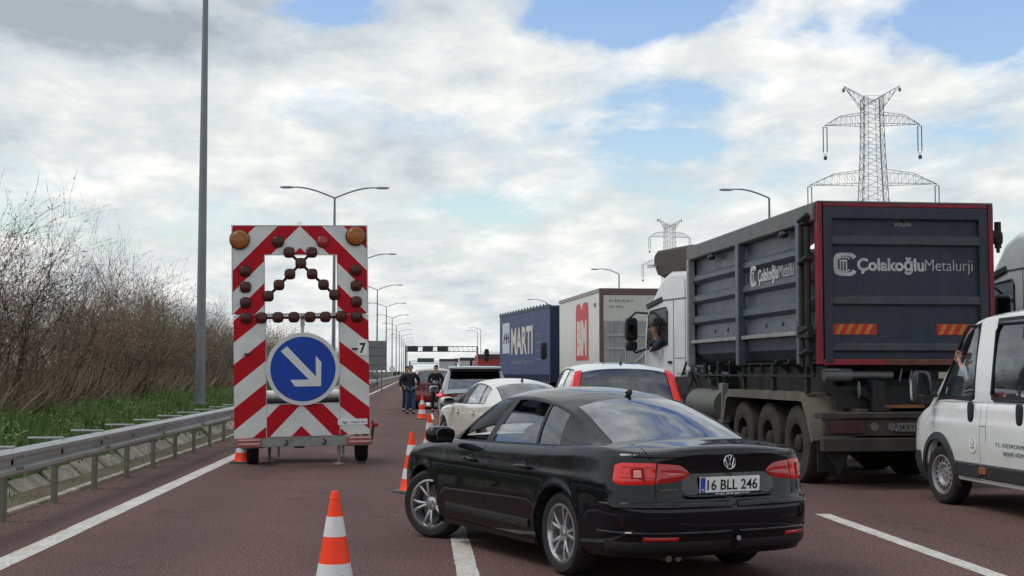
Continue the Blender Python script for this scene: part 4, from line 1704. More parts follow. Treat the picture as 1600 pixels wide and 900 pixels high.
# ---------------------------------------------------------------- shrubs and bare trees
TWG = leafmat('twigs_brown', [(.12, .082, .055), (.22, .155, .10), (.31, .23, .16), (.25, .19, .12)], scale=1.3)
TWR = leafmat('twigs_reddish', [(.12, .075, .068), (.21, .135, .115), (.29, .21, .17), (.20, .15, .12)], scale=1.3)
TWD = leafmat('twigs_dark', [(.035, .034, .026), (.06, .056, .043), (.09, .085, .066), (.055, .06, .04)], scale=1.3)
BARK = mat('bark', (.06, .05, .04), .9, var=.4, scale=12)


def branch_mesh(rs, stems, height, spread, lean, depth, leaf, thick, droop=0.0):
    """returns (stem MB, list of twig segments, leaf triangles)"""
    sb = MB()
    segs = []

    def grow(p, d, L, r, lev):
        n = 4
        pts = [p]
        for k in range(n):
            d = (d + Vector((rs.gauss(0, .13), rs.gauss(0, .13), rs.gauss(.03, .08) - droop * lev * .03))).normalized()
            p = p + d * L / n
            pts.append(p)
            if lev < depth and k > 0:
                for _ in range(2 if lev < depth - 1 else rs.choice((1, 2, 3))):
                    a = rs.uniform(0, 2 * PI)
                    o_ = d.orthogonal().normalized()
                    o2 = d.cross(o_)
                    dd = (d * rs.uniform(.6, 1.1) + (o_ * math.cos(a) + o2 * math.sin(a)) * rs.uniform(.4, .9)).normalized()
                    grow(p, dd, L * rs.uniform(.42, .68), r * .5, lev + 1)
        if lev == 0:
            sb.path(pts, [r * (1 - .7 * k / n) for k in range(n + 1)], n=5)
        else:
            for a, b_ in zip(pts, pts[1:]):
                segs.append((a, b_, max(r * .8, .0028)))
    for s_ in range(stems):
        a = rs.uniform(0, 2 * PI)
        q = rs.random() ** .6 * spread * .55
        p = Vector((math.cos(a) * q, math.sin(a) * q, -.1))
        d = Vector((math.cos(a) * lean * rs.uniform(.2, 1), math.sin(a) * lean * rs.uniform(.2, 1), 1)).normalized()
        grow(p, d, height * rs.uniform(.45, .85), thick * rs.uniform(.6, 1.2), 0)
    return sb, segs


def crown_build(name, segs, m, parent, rs, leaf=0.0, lsize=.03):
    n = len(segs)
    A = np.array([tuple(s[0]) for s in segs])
    B = np.array([tuple(s[1]) for s in segs])
    Rr = np.array([s[2] for s in segs])[:, None]
    D = B - A
    rv = np.random.RandomState(rs.randint(0, 9999)).normal(size=(n, 3))
    S1 = np.cross(D, rv)
    S1 /= np.linalg.norm(S1, axis=1)[:, None] + 1e-9
    S2 = np.cross(D, S1)
    S2 /= np.linalg.norm(S2, axis=1)[:, None] + 1e-9
    V = np.stack([A + S1 * Rr, A - S1 * Rr, B + S1 * Rr * .5, A + S2 * Rr, A - S2 * Rr, B - S2 * Rr * .5], axis=1)   # two crossed slivers
    tri = V.reshape(-1, 3)
    k = 0
    if leaf:
        nl = int(n * leaf)
        q = np.random.RandomState(5)
        idx = q.randint(0, n, nl)
        c = A[idx] + D[idx] * q.rand(nl, 1)
        a = q.normal(size=(nl, 3)) * lsize
        b2 = q.normal(size=(nl, 3)) * lsize
        L = np.stack([c, c + a, c + b2], axis=1).reshape(-1, 3)
        tri = np.concatenate([tri, L])
    n3 = len(tri) // 3
    me = bpy.data.meshes.new(name)
    me.vertices.add(n3 * 3)
    me.loops.add(n3 * 3)
    me.polygons.add(n3)
    me.vertices.foreach_set('co', tri.astype(np.float32).ravel())
    me.loops.foreach_set('vertex_index', np.arange(n3 * 3, dtype=np.int32))
    me.polygons.foreach_set('loop_start', np.arange(0, n3 * 3, 3, dtype=np.int32))
    me.update()
    me.materials.append(m)
    o = bpy.data.objects.new(name, me)
    COL.objects.link(o)
    o.parent = parent
    return o


def make_shrub(seed, name, label, cat, m, group, **k):
    rs = random.Random(seed)
    root = thing(name, label, cat, group=group)
    sb, segs = branch_mesh(rs, k['stems'], k['h'], k['spread'], k['lean'], k['depth'], 0, k['thick'])
    sb.build('stem', BARK, root, smooth=True)
    crown_build('crown', segs, m, root, rs, k.get('leaf', 0), k.get('ls', .03))
    return root


GS = 'bare brown shrubs along the verge'
protos = [make_shrub(11, 'shrub', '', 'shrub', TWG, GS, stems=34, h=3.2, spread=1.6, lean=.75, depth=2, thick=.022, leaf=.5, ls=.018),
          make_shrub(12, 'shrub', '', 'shrub', TWR, GS, stems=32, h=3.5, spread=1.5, lean=.6, depth=2, thick=.022, leaf=.9, ls=.02),
          make_shrub(13, 'shrub', '', 'shrub', TWG, GS, stems=42, h=2.5, spread=1.8, lean=1.0, depth=2, thick=.018, leaf=.6, ls=.02),
          make_shrub(15, 'shrub', '', 'shrub', leafmat('twigs_olive', [(.05, .055, .025), (.10, .11, .05), (.16, .16, .08), (.12, .10, .06)], scale=1.3), GS, stems=22, h=3.4, spread=1.4, lean=.6, depth=2, thick=.022, leaf=1.2, ls=.022)]
GT = 'bare trees above the verge shrubs'
tp = [make_shrub(21, 'bare_tree', '', 'tree', TWD, GT, stems=3, h=6.6, spread=.5, lean=.32, depth=3, thick=.07),
      make_shrub(22, 'bare_tree', '', 'tree', TWD, GT, stems=2, h=6.2, spread=.4, lean=.30, depth=3, thick=.06, leaf=.0),
      make_shrub(24, 'bare_tree', '', 'tree', TWR, GT, stems=4, h=5.2, spread=.6, lean=.4, depth=3, thick=.05, leaf=.2)]
kindname = ['brown twiggy shrub', 'reddish leafless shrub', 'low spreading dry shrub', 'dark olive shrub']
used = set()
k = 0


def put(pl, idx, x, y, sc, label):
    z = vz(x, min(y, 90)) - .05
    src = pl[idx]
    key = src.name
    if key in used:
        o = dup(src)
    else:
        o = src
        used.add(key)
    o.location = (x, y, z)
    o.rotation_euler = (0, 0, rnd.uniform(0, 6.28))
    o.scale = (sc, sc, sc * rnd.uniform(.9, 1.08))
    o['label'] = label
    return o


ORD = ['first', 'second', 'third', 'fourth', 'fifth', 'sixth', 'seventh', 'eighth', 'ninth', 'tenth', 'eleventh', 'twelfth', 'thirteenth', 'fourteenth', 'fifteenth', 'sixteenth', 'seventeenth', 'eighteenth', 'nineteenth', 'twentieth',
       'twenty-first', 'twenty-second', 'twenty-third', 'twenty-fourth', 'twenty-fifth', 'twenty-sixth', 'twenty-seventh', 'twenty-eighth', 'twenty-ninth', 'thirtieth', 'thirty-first', 'thirty-second', 'thirty-third', 'thirty-fourth', 'thirty-fifth', 'thirty-sixth', 'thirty-seventh', 'thirty-eighth', 'thirty-ninth', 'fortieth']
y = 17.0
i = 0
while y < 62:
    idx = [0, 2, 0, 1, 3, 2, 1, 0, 2][i % 9] if y < 40 else [1, 3, 3][i % 3]
    put(protos, idx, -8.1 - rnd.uniform(0, 1.1), y, rnd.choice((.48, .56, .66, .76, .88, .94)), '%s, %s from the left in the row behind the guard rail' % (kindname[idx], ORD[i]))
    y += rnd.choice((1.1, 1.4, 1.8, 2.4))
    i += 1
y = 21.0
i = 0
while y < 80:
    idx = rnd.choice([0, 1, 1, 3])
    put(protos, idx, -10.4 - rnd.uniform(0, 1.4), y, rnd.choice((.62, .72, .85, 1.0)), '%s, %s from the left in the taller back row' % (kindname[idx], ORD[i]))
    y += rnd.uniform(2.3, 4.2)
    i += 1
y = 64
i = 0
while y < 230:
    idx = rnd.choice([1, 0, 3])
    put(protos, idx, -7.9 - rnd.uniform(0, 1.2), y, rnd.uniform(.72, .95), '%s, %s along the verge beyond the arrow trailer' % (kindname[idx], ORD[i]))
    y += rnd.uniform(3, 4.5) * (1 + (y - 64) / 120)
    i += 1
TT = [(0, atd(10, 600, 26), 1.0, 'dense dark bare tree at the far left edge'), (1, atd(48, 600, 27), 1.0, 'slim bare tree with a fine spreading top above the brown shrubs'), (0, atd(-25, 600, 23), .95, 'dark bare tree cut off by the left edge'),
      (1, atd(95, 600, 29), .85, 'crooked bare tree with a leaning forked trunk'), (1, atd(190, 600, 34), 1.0, 'thin bare tree leaning left above the reddish shrubs'), (2, atd(225, 600, 36), .85, 'reddish bare tree right of the thin leaning tree'), (2, atd(290, 600, 46), .9, 'reddish bare tree just left of the tall lamp post'),
      (2, atd(335, 600, 50), 1.0, 'reddish bare tree just right of the tall lamp post'), (0, atd(62, 600, 34), .9, 'dark bare tree in the back of the left thicket')]
for idx, p_, s_, lb in TT:
    put(tp, idx, p_.x, p_.y, s_ * .52, lb)

# ---------------------------------------------------------------- guard rail
GALV = mat('galvanised_steel', (.42, .43, .43), .42, metal=.75, var=.12, scale=3, dirt=.45, dirtcol=(.22, .20, .17))
GALV2 = mat('weathered_post', (.20, .205, .17), .6, metal=.4, var=.3, scale=5, dirt=.6)
gr = thing('guard_rail', 'long galvanised steel guard rail on posts along the left shoulder', 'guard rail', (-4.2, 14.6, 0))
b = MB()
W_ = [(0, .755), (.035, .745), (.075, .715), (.075, .675), (.0, .635), (.0, .585), (.075, .545), (.075, .505), (.035, .475), (0, .465)]
ysr = [-8.6 + 4 * i for i in range(60)] + [300, 500, 900]
ysr = [y - 14.6 for y in [-8 + 4 * i for i in range(60)] + [300, 500, 900]]
b.grid([[Vector((x, y_, z + .0)) for y_ in ysr] for x, z in W_], flip=True)
b.grid([[Vector((x - .004, y_, z)) for y_ in ysr] for x, z in W_])
b.build('rail', GALV, gr, smooth=True, angle=25)
pst = MB()
pst.box((-.085, 0, .36), (.055, .12, .78))
pst.box((-.03, 0, .61), (.06, .10, .20))
pm = pst.build('post', GALV2, gr, bevel=.006)
pm.location = (0, 0, 0)
sp = MB()
sp.box((-.19, 0, .768), (.42, .065, .022))
sm = sp.build('spacer_bar', mat('pale_galvanised', (.42, .43, .43), .45, metal=.5), gr, bevel=.004)
bt = MB()
for z in (.67, .55):
    for dy in (-.1, 0, .1):
        bt.sup((.082, dy, z - .0), (.012, .016, .016), .8, n=8, m=5)
bo = bt.build('bolt', GALV2, gr)
for k in range(-2, 60):
    if k == 0:
        continue
    for src in (pm, sm):
        o = src.copy()
        COL.objects.link(o)
        o.location = (0, 2.0 * k, 0)
    if k % 2 == 0:
        o = bo.copy()
        COL.objects.link(o)
        o.location = (0, 2.0 * k, 0)

# ---------------------------------------------------------------- lamp posts
POLE = mat('pole_steel', (.20, .215, .225), .5, metal=.5, var=.15, scale=2)


def lamp_post(double, label, group, H=12.0, arm=2.5):
    root = thing('street_lamp', label, 'street lamp', group=group)
    b = MB()
    b.path([(0, 0, 0), (0, 0, H * .5), (0, 0, H - .45)], [.125, .095, .06], n=14)
    b.build('pole', POLE, root, smooth=True)
    b = MB()
    b.lathe([(.2, 0), (.2, .03), (.14, .03), (.135, .25)], 12)
    b.build('base_plate', POLE, root)
    for s_ in ((1, -1) if double else (-1,)):
        b = MB()
        pts = [Vector((s_ * arm * t_, 0, H - .5 + .62 * math.sin(t_ * PI * .55))) for t_ in [i / 10 for i in range(11)]]
        if not double:
            pts = [Vector((s_ * arm * t_, 0, H - .45 + .5 * math.sin(t_ * PI * .62))) for t_ in [i / 10 for i in range(11)]]
        b.path(pts, [.045] * 8 + [.038] * 3, n=8)
        a = b.build('arm', POLE, root, smooth=True)
        b = MB()
        b.sup(pts[-1] + Vector((s_ * .22, 0, 0)), (.42, .15, .065), .75)
        hd = b.build('lamp_head', mat('lamp_head_grey', (.30, .32, .34), .45, var=.1), a, smooth=True)
        b = MB()
        b.sup(pts[-1] + Vector((s_ * .26, 0, -.05)), (.26, .11, .03), .8)
        b.build('lamp_glass', CLR, hd, smooth=True)
    return root


lp = lamp_post(True, 'nearest tall lamp post on the left, its top out of the frame', 'double-arm lamp posts along the left verge')
lp.location = (-5.42, 34.5, .74)
lp.rotation_euler = (0, R(.35) * 0, 0)
LB = ['double-arm lamp post seen above the striped trailer', 'second double-arm lamp post beyond, half hidden by the striped trailer', 'double-arm lamp post just right of the trailer, tallest there', 'double-arm lamp post behind the grey board, next farther on']
for n_ in range(1, 13):
    o = dup(lp, (-5.3, 34.3 + 45 * n_, .0), 0, LB[n_ - 1] if n_ <= 4 else 'small distant double-arm lamp post, %s of the row from the camera' % ORD[n_])
    if n_ == 1:
        o.location.x = -4.96 + .0
lr = lamp_post(False, 'single-arm lamp rising behind the dark container lorry', 'single-arm lamp posts on the right', arm=2.3)
for i, (px_, d_, lb) in enumerate([(1205, 79, None), (968, 141, 'single-arm lamp rising above the grey box lorry'), (855, 201, 'single-arm lamp above the blue curtain lorry'), (751, 332, 'small far single-arm lamp left of the blue curtain lorry'), (746, 352, 'farthest single-arm lamp, close beside its twin by the gantry end')]):
    p_ = atd(px_, 590, d_)
    if i == 0:
        o = lr
        o.location = (p_.x, p_.y, 0)
    else:
        o = dup(lr, (p_.x, p_.y, 0), 0, lb)

# ---------------------------------------------------------------- pylons
LAT = mat('lattice_steel', (.16, .18, .20), .6, metal=.3, var=.15)


def pylon(label, thick=.066):
    root = thing('pylon', label, 'pylon', group='high-voltage lattice pylons')
    b = MB()
    prof = crv([(0, 4.6), (20, 2.7), (29, 2.15), (39, 1.72), (46.5, 1.6)])
    lev = [0, 4, 7.6, 11, 14, 17, 19.6, 22, 24.2, 26.4, 28.5, 30.5, 32.4, 34.2, 36, 37.8, 39.6, 41.4, 43, 44.6, 46.2]
    C_ = [(-1, -1), (1, -1), (1, 1), (-1, 1)]
    P4 = lambda z: [Vector((a * prof(z), e * prof(z), z)) for a, e in C_]
    for z0, z1 in zip(lev, lev[1:]):
        a, c_ = P4(z0), P4(z1)
        for i in range(4):
            j = (i + 1) % 4
            b.tube(a[i], c_[i], thick, n=5, caps=False)
            b.tube(a[i], c_[j], thick * .5, n=4, caps=False)
            b.tube(a[j], c_[i], thick * .5, n=4, caps=False)
            b.tube(c_[i], c_[j], thick * .4, n=4, caps=False)
    # inner leg strips that read as the paired vertical members
    for sx in (-.55, .55):
        for sy in (-1, 1):
            for z0, z1 in zip(lev, lev[1:]):
                b.tube((sx * prof(z0), sy * prof(z0), z0), (sx * prof(z1), sy * prof(z1), z1), thick * .7, n=4, caps=False)
                b.tube((sx * prof(z0), sy * prof(z0), z0), (sx / .55 * prof(z1), sy * prof(z1), z1), thick * .4, n=4, caps=False)
    b.build('tower', LAT, root)

    def arm(zb, hw, rise, x_break):
        for s_ in (1, -1):
            m_ = MB()
            for e in (-1, 1):
                w0 = prof(zb)
                top = [(w0, zb + rise), (x_break, zb + rise * .78), (hw, zb)]
                bot = [(w0, zb), (hw, zb)]
                ew = lambda x: e * w0 * .8 * (1 - (x - w0) / (hw - w0)) + e * .05
                pt = lambda x, z: Vector((s_ * x, ew(x), z))
                for (xa, za), (xb_, zb_) in zip(top, top[1:]):
                    m_.tube(pt(xa, za), pt(xb_, zb_), thick * .8, n=4, caps=False)
                m_.tube(pt(*bot[0]), pt(*bot[1]), thick * .8, n=4, caps=False)
                nb = 7
                zt = crv([(w0, zb + rise), (x_break, zb + rise * .78), (hw, zb)])
                for i in range(nb):
                    xa = w0 + (hw - w0) * i / nb
                    xb_ = w0 + (hw - w0) * (i + 1) / nb
                    m_.tube(pt(xa, zb), pt(xb_, zt(xb_) if i < nb - 1 else zb), thick * .4, n=4, caps=False)
                    m_.tube(pt(xb_, zb), pt(xb_, zt(xb_)), thick * .4, n=4, caps=False)
            m_.build('cross_arm', LAT, root)
    arm(31.3, 10.6, 2.3, 6.5)
    arm(41.5, 7.9, 1.9, 5.4)
    m_ = MB()
    for s_ in (1, -1):      # horns
        tip = Vector((s_ * 4.7, 0, 46.6 + 1.6))
        for e in (-1, 1):
            m_.tube(Vector((s_ * 1.0, e * .8, 43.2)), tip, thick * .8, n=4, caps=False)
            m_.tube(Vector((-s_ * .4, e * .8, 45.2)), tip, thick * .8, n=4, caps=False)
            for i in range(1, 6):
                q = i / 6
                a = Vector((s_ * 1.0, e * .8, 43.2)).lerp(tip, q)
                c_ = Vector((-s_ * .4, e * .8, 45.2)).lerp(tip, q)
                m_.tube(a, c_, thick * .4, n=4, caps=False)
                m_.tube(a, Vector((-s_ * .4, e * .8, 45.2)).lerp(tip, min(1, q + .17)), thick * .4, n=4, caps=False)
        m_.sup(tip + Vector((0, 0, -.7)), (.25, .25, .4), 1, n=8, m=6)
    m_.build('horn', LAT, root)
    INS = mat('insulator_dark', (.05, .06, .07), .3)
    for z, hw, L in ((31.3, 10.6, 5.5), (41.5, 7.9, 5.2)):
        for s_ in (1, -1):
            q = MB()
            for dx in (-.32, .32):
                q.tube((s_ * hw + dx, 0, z - .3), (s_ * hw + dx, 0, z - L + .6), .085, n=6)
            q.tube((s_ * hw - .35, 0, z - .3), (s_ * hw + .35, 0, z - .3), .06, n=4)
            q.tube((s_ * hw, 0, z), (s_ * hw, 0, z - .3), .06, n=4)
            q.tube((s_ * hw - .3, 0, z - L + .5), (s_ * hw, 0, z - L), .05, n=4)
            q.tube((s_ * hw + .3, 0, z - L + .5), (s_ * hw, 0, z - L), .05, n=4)
            q.box((s_ * hw, 0, z - L - .4), (.5, .5, .6))
            q.build('insulator', INS, root)
    return root


py1 = pylon('large lattice pylon rising behind the dark container')
p_ = atd(1369, 590, 231)
py1.location = (p_.x, p_.y, 1.8)
py1.rotation_euler = (0, 0, R(-8))
p_ = atd(1048, 590, 500)
py2 = dup(py1, (p_.x, p_.y, 9), R(12), 'small distant lattice pylon above the white lorry cab')

# ---------------------------------------------------------------- gantries and far signs
def gantry(y, x0, x1, zb, panels, label, hh=1.3):
    root = thing('sign_gantry', label, 'gantry', (x0, y, 0), group='sign gantries over the road')
    b = MB()
    wd = x1 - x0
    for dz in (0, hh):
        for dy in (-.4, .4):
            b.tube((0, dy, zb + dz), (wd, dy, zb + dz), .09, n=5)
    n_ = int(wd / 1.2)
    for i in range(n_):
        a = wd * i / n_
        e = wd * (i + 1) / n_
        for dy in (-.4, .4):
            b.tube((a, dy, zb), (e, dy, zb + hh), .045, n=4)
            b.tube((a, dy, zb), (a, dy, zb + hh), .045, n=4)
    b.build('truss', LAT, root)
    for x in (0, wd):
        b = MB()
        b.tube((x, 0, 0), (x, 0, zb + hh), .25, n=10)
        b.build('gantry_post', LAT, root)
    for xa, xb_, z0, z1, m_ in panels:
        b = MB()
        b.bx(xa - x0, xb_ - x0, -.75, -.5, z0, z1)
        o = b.build('sign_panel', m_, root, bevel=.03)
    return root


SGN = mat('sign_back', (.035, .045, .05), .6, var=.15)
f_ = lambda px_, d_: atd(px_, 580, d_).x
gx = lambda px_: f_(px_, 350)
gantry(atd(690, 580, 350).y, gx(634), gx(746), 6.55, [(gx(636), gx(653), 6.5, 7.95, SGN), (gx(660), gx(676.5), 6.5, 7.95, SGN), (gx(683), gx(700), 6.5, 7.95, SGN)], 'overhead sign gantry with three dark panels spanning the road')
gx2 = lambda px_: f_(px_, 480)
gantry(atd(690, 580, 480).y, gx2(640), gx2(760), 4.2, [(gx2(652), gx2(678), 4.6, 6.1, mat('sign_green_grey', (.05, .09, .08), .6)), (gx2(709), gx2(729), 4.5, 6.0, SGN)], 'second more distant gantry with a wide grey-green panel', .9)
rb = thing('sign_board', 'plain grey back of a large road sign on two posts, right of the striped trailer', 'road sign')
p_ = atd(594, 580, 95)
rb.location = (p_.x - .2, p_.y, 0)
b = MB()
b.bx(-1.1, .65, -.03, .03, 1.6, 3.65)
b.build('panel', mat('sign_grey_back', (.16, .175, .18), .6, var=.08, scale=1.5), rb, bevel=.01)
for x in (-.7, .3):
    b = MB()
    b.bx(x - .04, x + .04, .03, .11, 0, 3.6)
    b.build('post', GALV2, rb)
b = MB()
for z in (2.0, 2.6, 3.2):
    b.bx(-1.05, .6, -.055, -.031, z, z + .05)
b.build('stiffener', GALV2, rb)
rs_ = thing('speed_sign', 'small round white sign on a pole beside the guard rail', 'road sign')
p_ = atd(612.5, 580, 175)
rs_.location = (p_.x, p_.y, 0)
b = MB()
b.tube((0, 0, 0), (0, 0, 2.0), .035)
b.build('pole', GALV, rs_)
b = MB()
b.lathe([(.0, -.04), (.33, -.04), (.34, -.02), (0, -.02)], 24, axis='Y', o=(0, 0, 1.85))
o = b.build('sign_face', WHT, rs_)
b = MB()
b.lathe([(.27, -.041), (.27, -.046), (.34, -.046), (.345, -.03)], 24, axis='Y', o=(0, 0, 1.85))
b.build('sign_rim', mat('sign_ring', (.45, .25, .25), .5), o)

# ================================================================ striped arrow-board trailer
def stripe_mat(name, slope, c0):
    m = bpy.data.materials.new(name)
    m.use_nodes = True
    t = m.node_tree
    p = t.nodes['Principled BSDF']
    c = t.nodes.new('ShaderNodeTexCoord')
    s_ = t.nodes.new('ShaderNodeSeparateXYZ')
    t.links.new(c.outputs['Object'], s_.inputs[0])
    v = mth('SUBTRACT', 3.925 + .354 + c0 + 7.08, s_.outputs[2], tree=t)
    v = mth('SUBTRACT', v, mth('MULTIPLY', mth('ABSOLUTE', s_.outputs[0], tree=t), slope, tree=t), tree=t)
    v = mth('FRACT', mth('DIVIDE', v, .708, tree=t), tree=t)
    k = mth('LESS_THAN', v, .5, tree=t)
    d = ramp(nz(3.5, 6, .65, t, c.outputs['Object']), [(.35, (.86, .86, .86)), (.6, (1, 1, 1))], t)
    base = mixc(t, k, (.66, .68, .66), (.44, .003, .012))
    t.links.new(mixc(t, 1.0, base, d, 'MULTIPLY'), p.inputs['Base Color'])
    p.inputs['Roughness'].default_value = .45
    p.inputs['Specular IOR Level'].default_value = .2
    return m


UPS = stripe_mat('upper_stripes', 1.0, 0.0)
LOS = stripe_mat('lower_stripes', .80, -.332)
BOS = stripe_mat('bottom_stripes', 1.03, -.074)
U = lambda px_: (px_ - 473) / 96
Z = lambda py_: 1.55 + (580 - py_) / 96
LAMPB = mat('lamp_brown', (.055, .012, .009), .3, coat=.2, var=.15)
LAMPH = mat('lamp_housing', (.035, .012, .012), .5, var=.2)
TRD = mat('galvanised_chassis', (.30, .30, .30), .5, metal=.5, var=.2, dirt=.5)

tr = thing('arrow_trailer', 'tall red and white striped warning trailer with a blue arrow disc and brown lamps', 'warning trailer')
b = MB()
b.bx(U(369), U(577.4), 0, .035, Z(397), Z(352))
b.bx(U(369), U(417.6), 0, .035, Z(490), Z(397.01))
b.bx(U(531), U(577.4), 0, .035, Z(490), Z(397.01))
b.build('upper_board', UPS, tr)
b = MB()
b.bx(U(370), U(419), 0, .035, Z(682), Z(491.5))
b.bx(U(533), U(579), 0, .035, Z(680), Z(491.5))
separate(b.build('side_board', LOS, tr))
b = MB()
b.bx(U(420), U(532), .002, .035, Z(681), Z(631))
b.build('bottom_board', BOS, tr)
ALF = mat('alu_frame', (.45, .46, .47), .4, metal=.7)
b = MB()
for x0, x1, z0, z1 in [(367.5, 369, 491, 352), (577.4, 579, 490, 352), (367, 579, 352, 350.8), (417.6, 418.6, 490, 397), (530, 531, 490, 397), (417.6, 531, 398, 397), (419, 420, 682, 492), (532, 533, 680, 492), (420, 532, 631, 630)]:
    b.bx(U(x0), U(x1), -.004, .05, Z(z0), Z(z1))
b.bx(U(374), U(576), .04, .09, Z(493), Z(489))
b.bx(U(473.5), U(478.5), .04, .08, Z(640), Z(492))
for x in (385, 400, 550, 565):
    b.bx(U(x) - .02, U(x) + .02, .036, .075, Z(690), Z(356))
b.build('board_frame', ALF, tr)
b = MB()
b.path([(U(470), .02, Z(351)), (U(470), .02, Z(347.5)), (U(472.5), .02, Z(346.5)), (U(475), .02, Z(347.5)), (U(475), .02, Z(351))], .006, n=6)
b.build('lifting_eye', ALF, tr)


def squircle(r, n=24, e=.6):
    return [(math.copysign(abs(math.cos(t)) ** e, math.cos(t)) * r, math.copysign(abs(math.sin(t)) ** e, math.sin(t)) * r) for t in [2 * PI * i / n + .001 for i in range(n)]]


def lampobj(u, z, r, m, name='lamp', e=.68, d=.06):
    b = MB()
    b.prism(squircle(r, e=e), lambda a, q, dd: (u + a, dd, z + q), -.03, -.005)
    o = b.build(name, LAMPH, tr, bevel=.006)
    b = MB()
    rows = []
    for k in range(5):
        rr_ = r * .93 * math.cos(k / 4 * 1.35)
        rows.append([Vector((u + a, -.03 - d * math.sin(k / 4 * 1.35) * .5, z + q)) for a, q in squircle(rr_, e=e) + [squircle(rr_, e=e)[0]]])
    b.grid(rows)
    b.add(rows[-1][:-1], [tuple(range(len(rows[-1]) - 1))])
    b.build('lens', m, o, smooth=True)


pz = lambda X, Y_: (U(360 + X / 5), Z(340 + Y_ / 5))
LP_ = [(480, 270), (655, 270), (570, 355), (485, 440), (657, 440), (400, 525), (745, 525), (317, 612), (830, 605), (143, 415), (143, 540), (143, 660), (148, 780), (265, 780), (390, 778), (513, 778), (637, 778), (757, 778), (880, 775), (1003, 778), (1000, 660), (1000, 533), (1000, 410)]
for X_, Y_ in LP_:
    lampobj(*pz(X_, Y_), .090, LAMPB)
b = MB()
for (a0, a1) in (((480, 270), (830, 605)), ((655, 270), (317, 612)), ((148, 780), (1003, 780))):
    (u0, z0), (u1, z1) = pz(*a0), pz(*a1)
    d = Vector((u1 - u0, 0, z1 - z0))
    an = math.atan2(d.z, d.x)
    b.box(((u0 + u1) / 2, .01 + .004 * (a1[1] > 650), (z0 + z1) / 2), (d.length, .02, .045), rot=Matrix.Rotation(-an, 3, 'Y'))
b.build('lamp_rail', LAMPH, tr)
ORG = mat('beacon_orange', (.33, .10, .012), .25, coat=.6, var=.2, scale=30)
for X_, Y_ in ((100, 168), (1000, 140)):
    u, z = pz(X_, Y_)
    b = MB()
    b.lathe([(0, -.055), (.145, -.05), (.163, -.03), (.165, .0)], 32, axis='Y', o=(u, -.01, z))
    o = b.build('beacon', LAMPH, tr, smooth=True)
    b = MB()
    b.lathe([(0, -.085), (.07, -.08), (.12, -.07), (.148, -.05)], 32, axis='Y', o=(u, -.01, z))
    for r_ in (.04, .08, .115):
        b.lathe([(r_ - .006, -.074 - .01 * (r_ < .1)), (r_, -.089 + .08 * r_), (r_ + .006, -.074 - .01 * (r_ < .1))], 28, axis='Y', o=(u, -.01, z))
    b.build('lens', ORG, o, smooth=True)
for X_, Y_ in ((395, 185), (740, 185)):
    lampobj(*pz(X_, Y_), .10, mat('lamp_redround', (.30, .015, .015), .25, coat=.6) if X_ > 600 else LAMPB, e=1.0)
# arrow disc
du, dz = U(476), Z(576.5)
b = MB()
b.lathe([(0, -.05), (.588, -.05), (.592, -.045), (.592, -.03), (0, -.03)], 64, axis='Y', o=(du, 0, dz))
disc = b.build('arrow_sign', mat('sign_rim_white', (.58, .60, .60), .4, var=.05), tr, smooth=True, angle=30)
b = MB()
b.lathe([(0, -.053), (.525, -.053), (.525, -.0495)], 64, axis='Y', o=(du, 0, dz))
b.build('blue_field', mat('sign_blue', (.006, .050, .34), .4, var=.12, scale=4), disc)
# arrow: shaft + L-shaped head, pointing down right
zp = lambda X, Y_: (U(340 + X / 2.196) - du, Z(330 + Y_ / 2.196) - dz)
b = MB()
fn = lambda a, q, d_: (du + a, d_, dz + q)
b.prism([zp(*q) for q in [(245, 463), (342, 568), (342, 497), (361, 519), (359, 601), (271, 601), (255, 578), (318, 578), (224, 480)]][::-1], fn, -.0565, -.0525)
b.build('arrow', mat('sign_white', (.62, .64, .63), .4, var=.04), disc)
b = MB()
for x in (-.03, .03):
    b.box((du + x, .0, Z(502)), (.012, .05, .16))
b.build('disc_bracket', ALF, tr)
# number and small plates
b = MB()
b.bx(U(561.5), U(577), -.006, -.001, Z(556), Z(532))
o = b.build('number_card', WHT, tr)
text('7', .165, (U(564.5), -.0065, Z(552.5)), (1, 0, 0), (0, 0, 1), INK, 'lettering', o, width=.10, weight=.03)
b = MB()
b.bx(U(529.5), U(575.5), -.006, -.001, Z(664.8), Z(656))
o = b.build('small_plate', WHT, tr)
text('agir vitesi on', .035, (U(536), -.0065, Z(662.3)), (1, 0, 0), (0, 0, 1), INK, 'lettering', o, width=.38, weight=.01)
for x, y in ((391, 552), (557, 546)):
    b = MB()
    b.bx(U(x) - .05, U(x) + .05, -.03, 0, Z(y) - .012, Z(y) + .012)
    b.build('latch', BLK, tr)
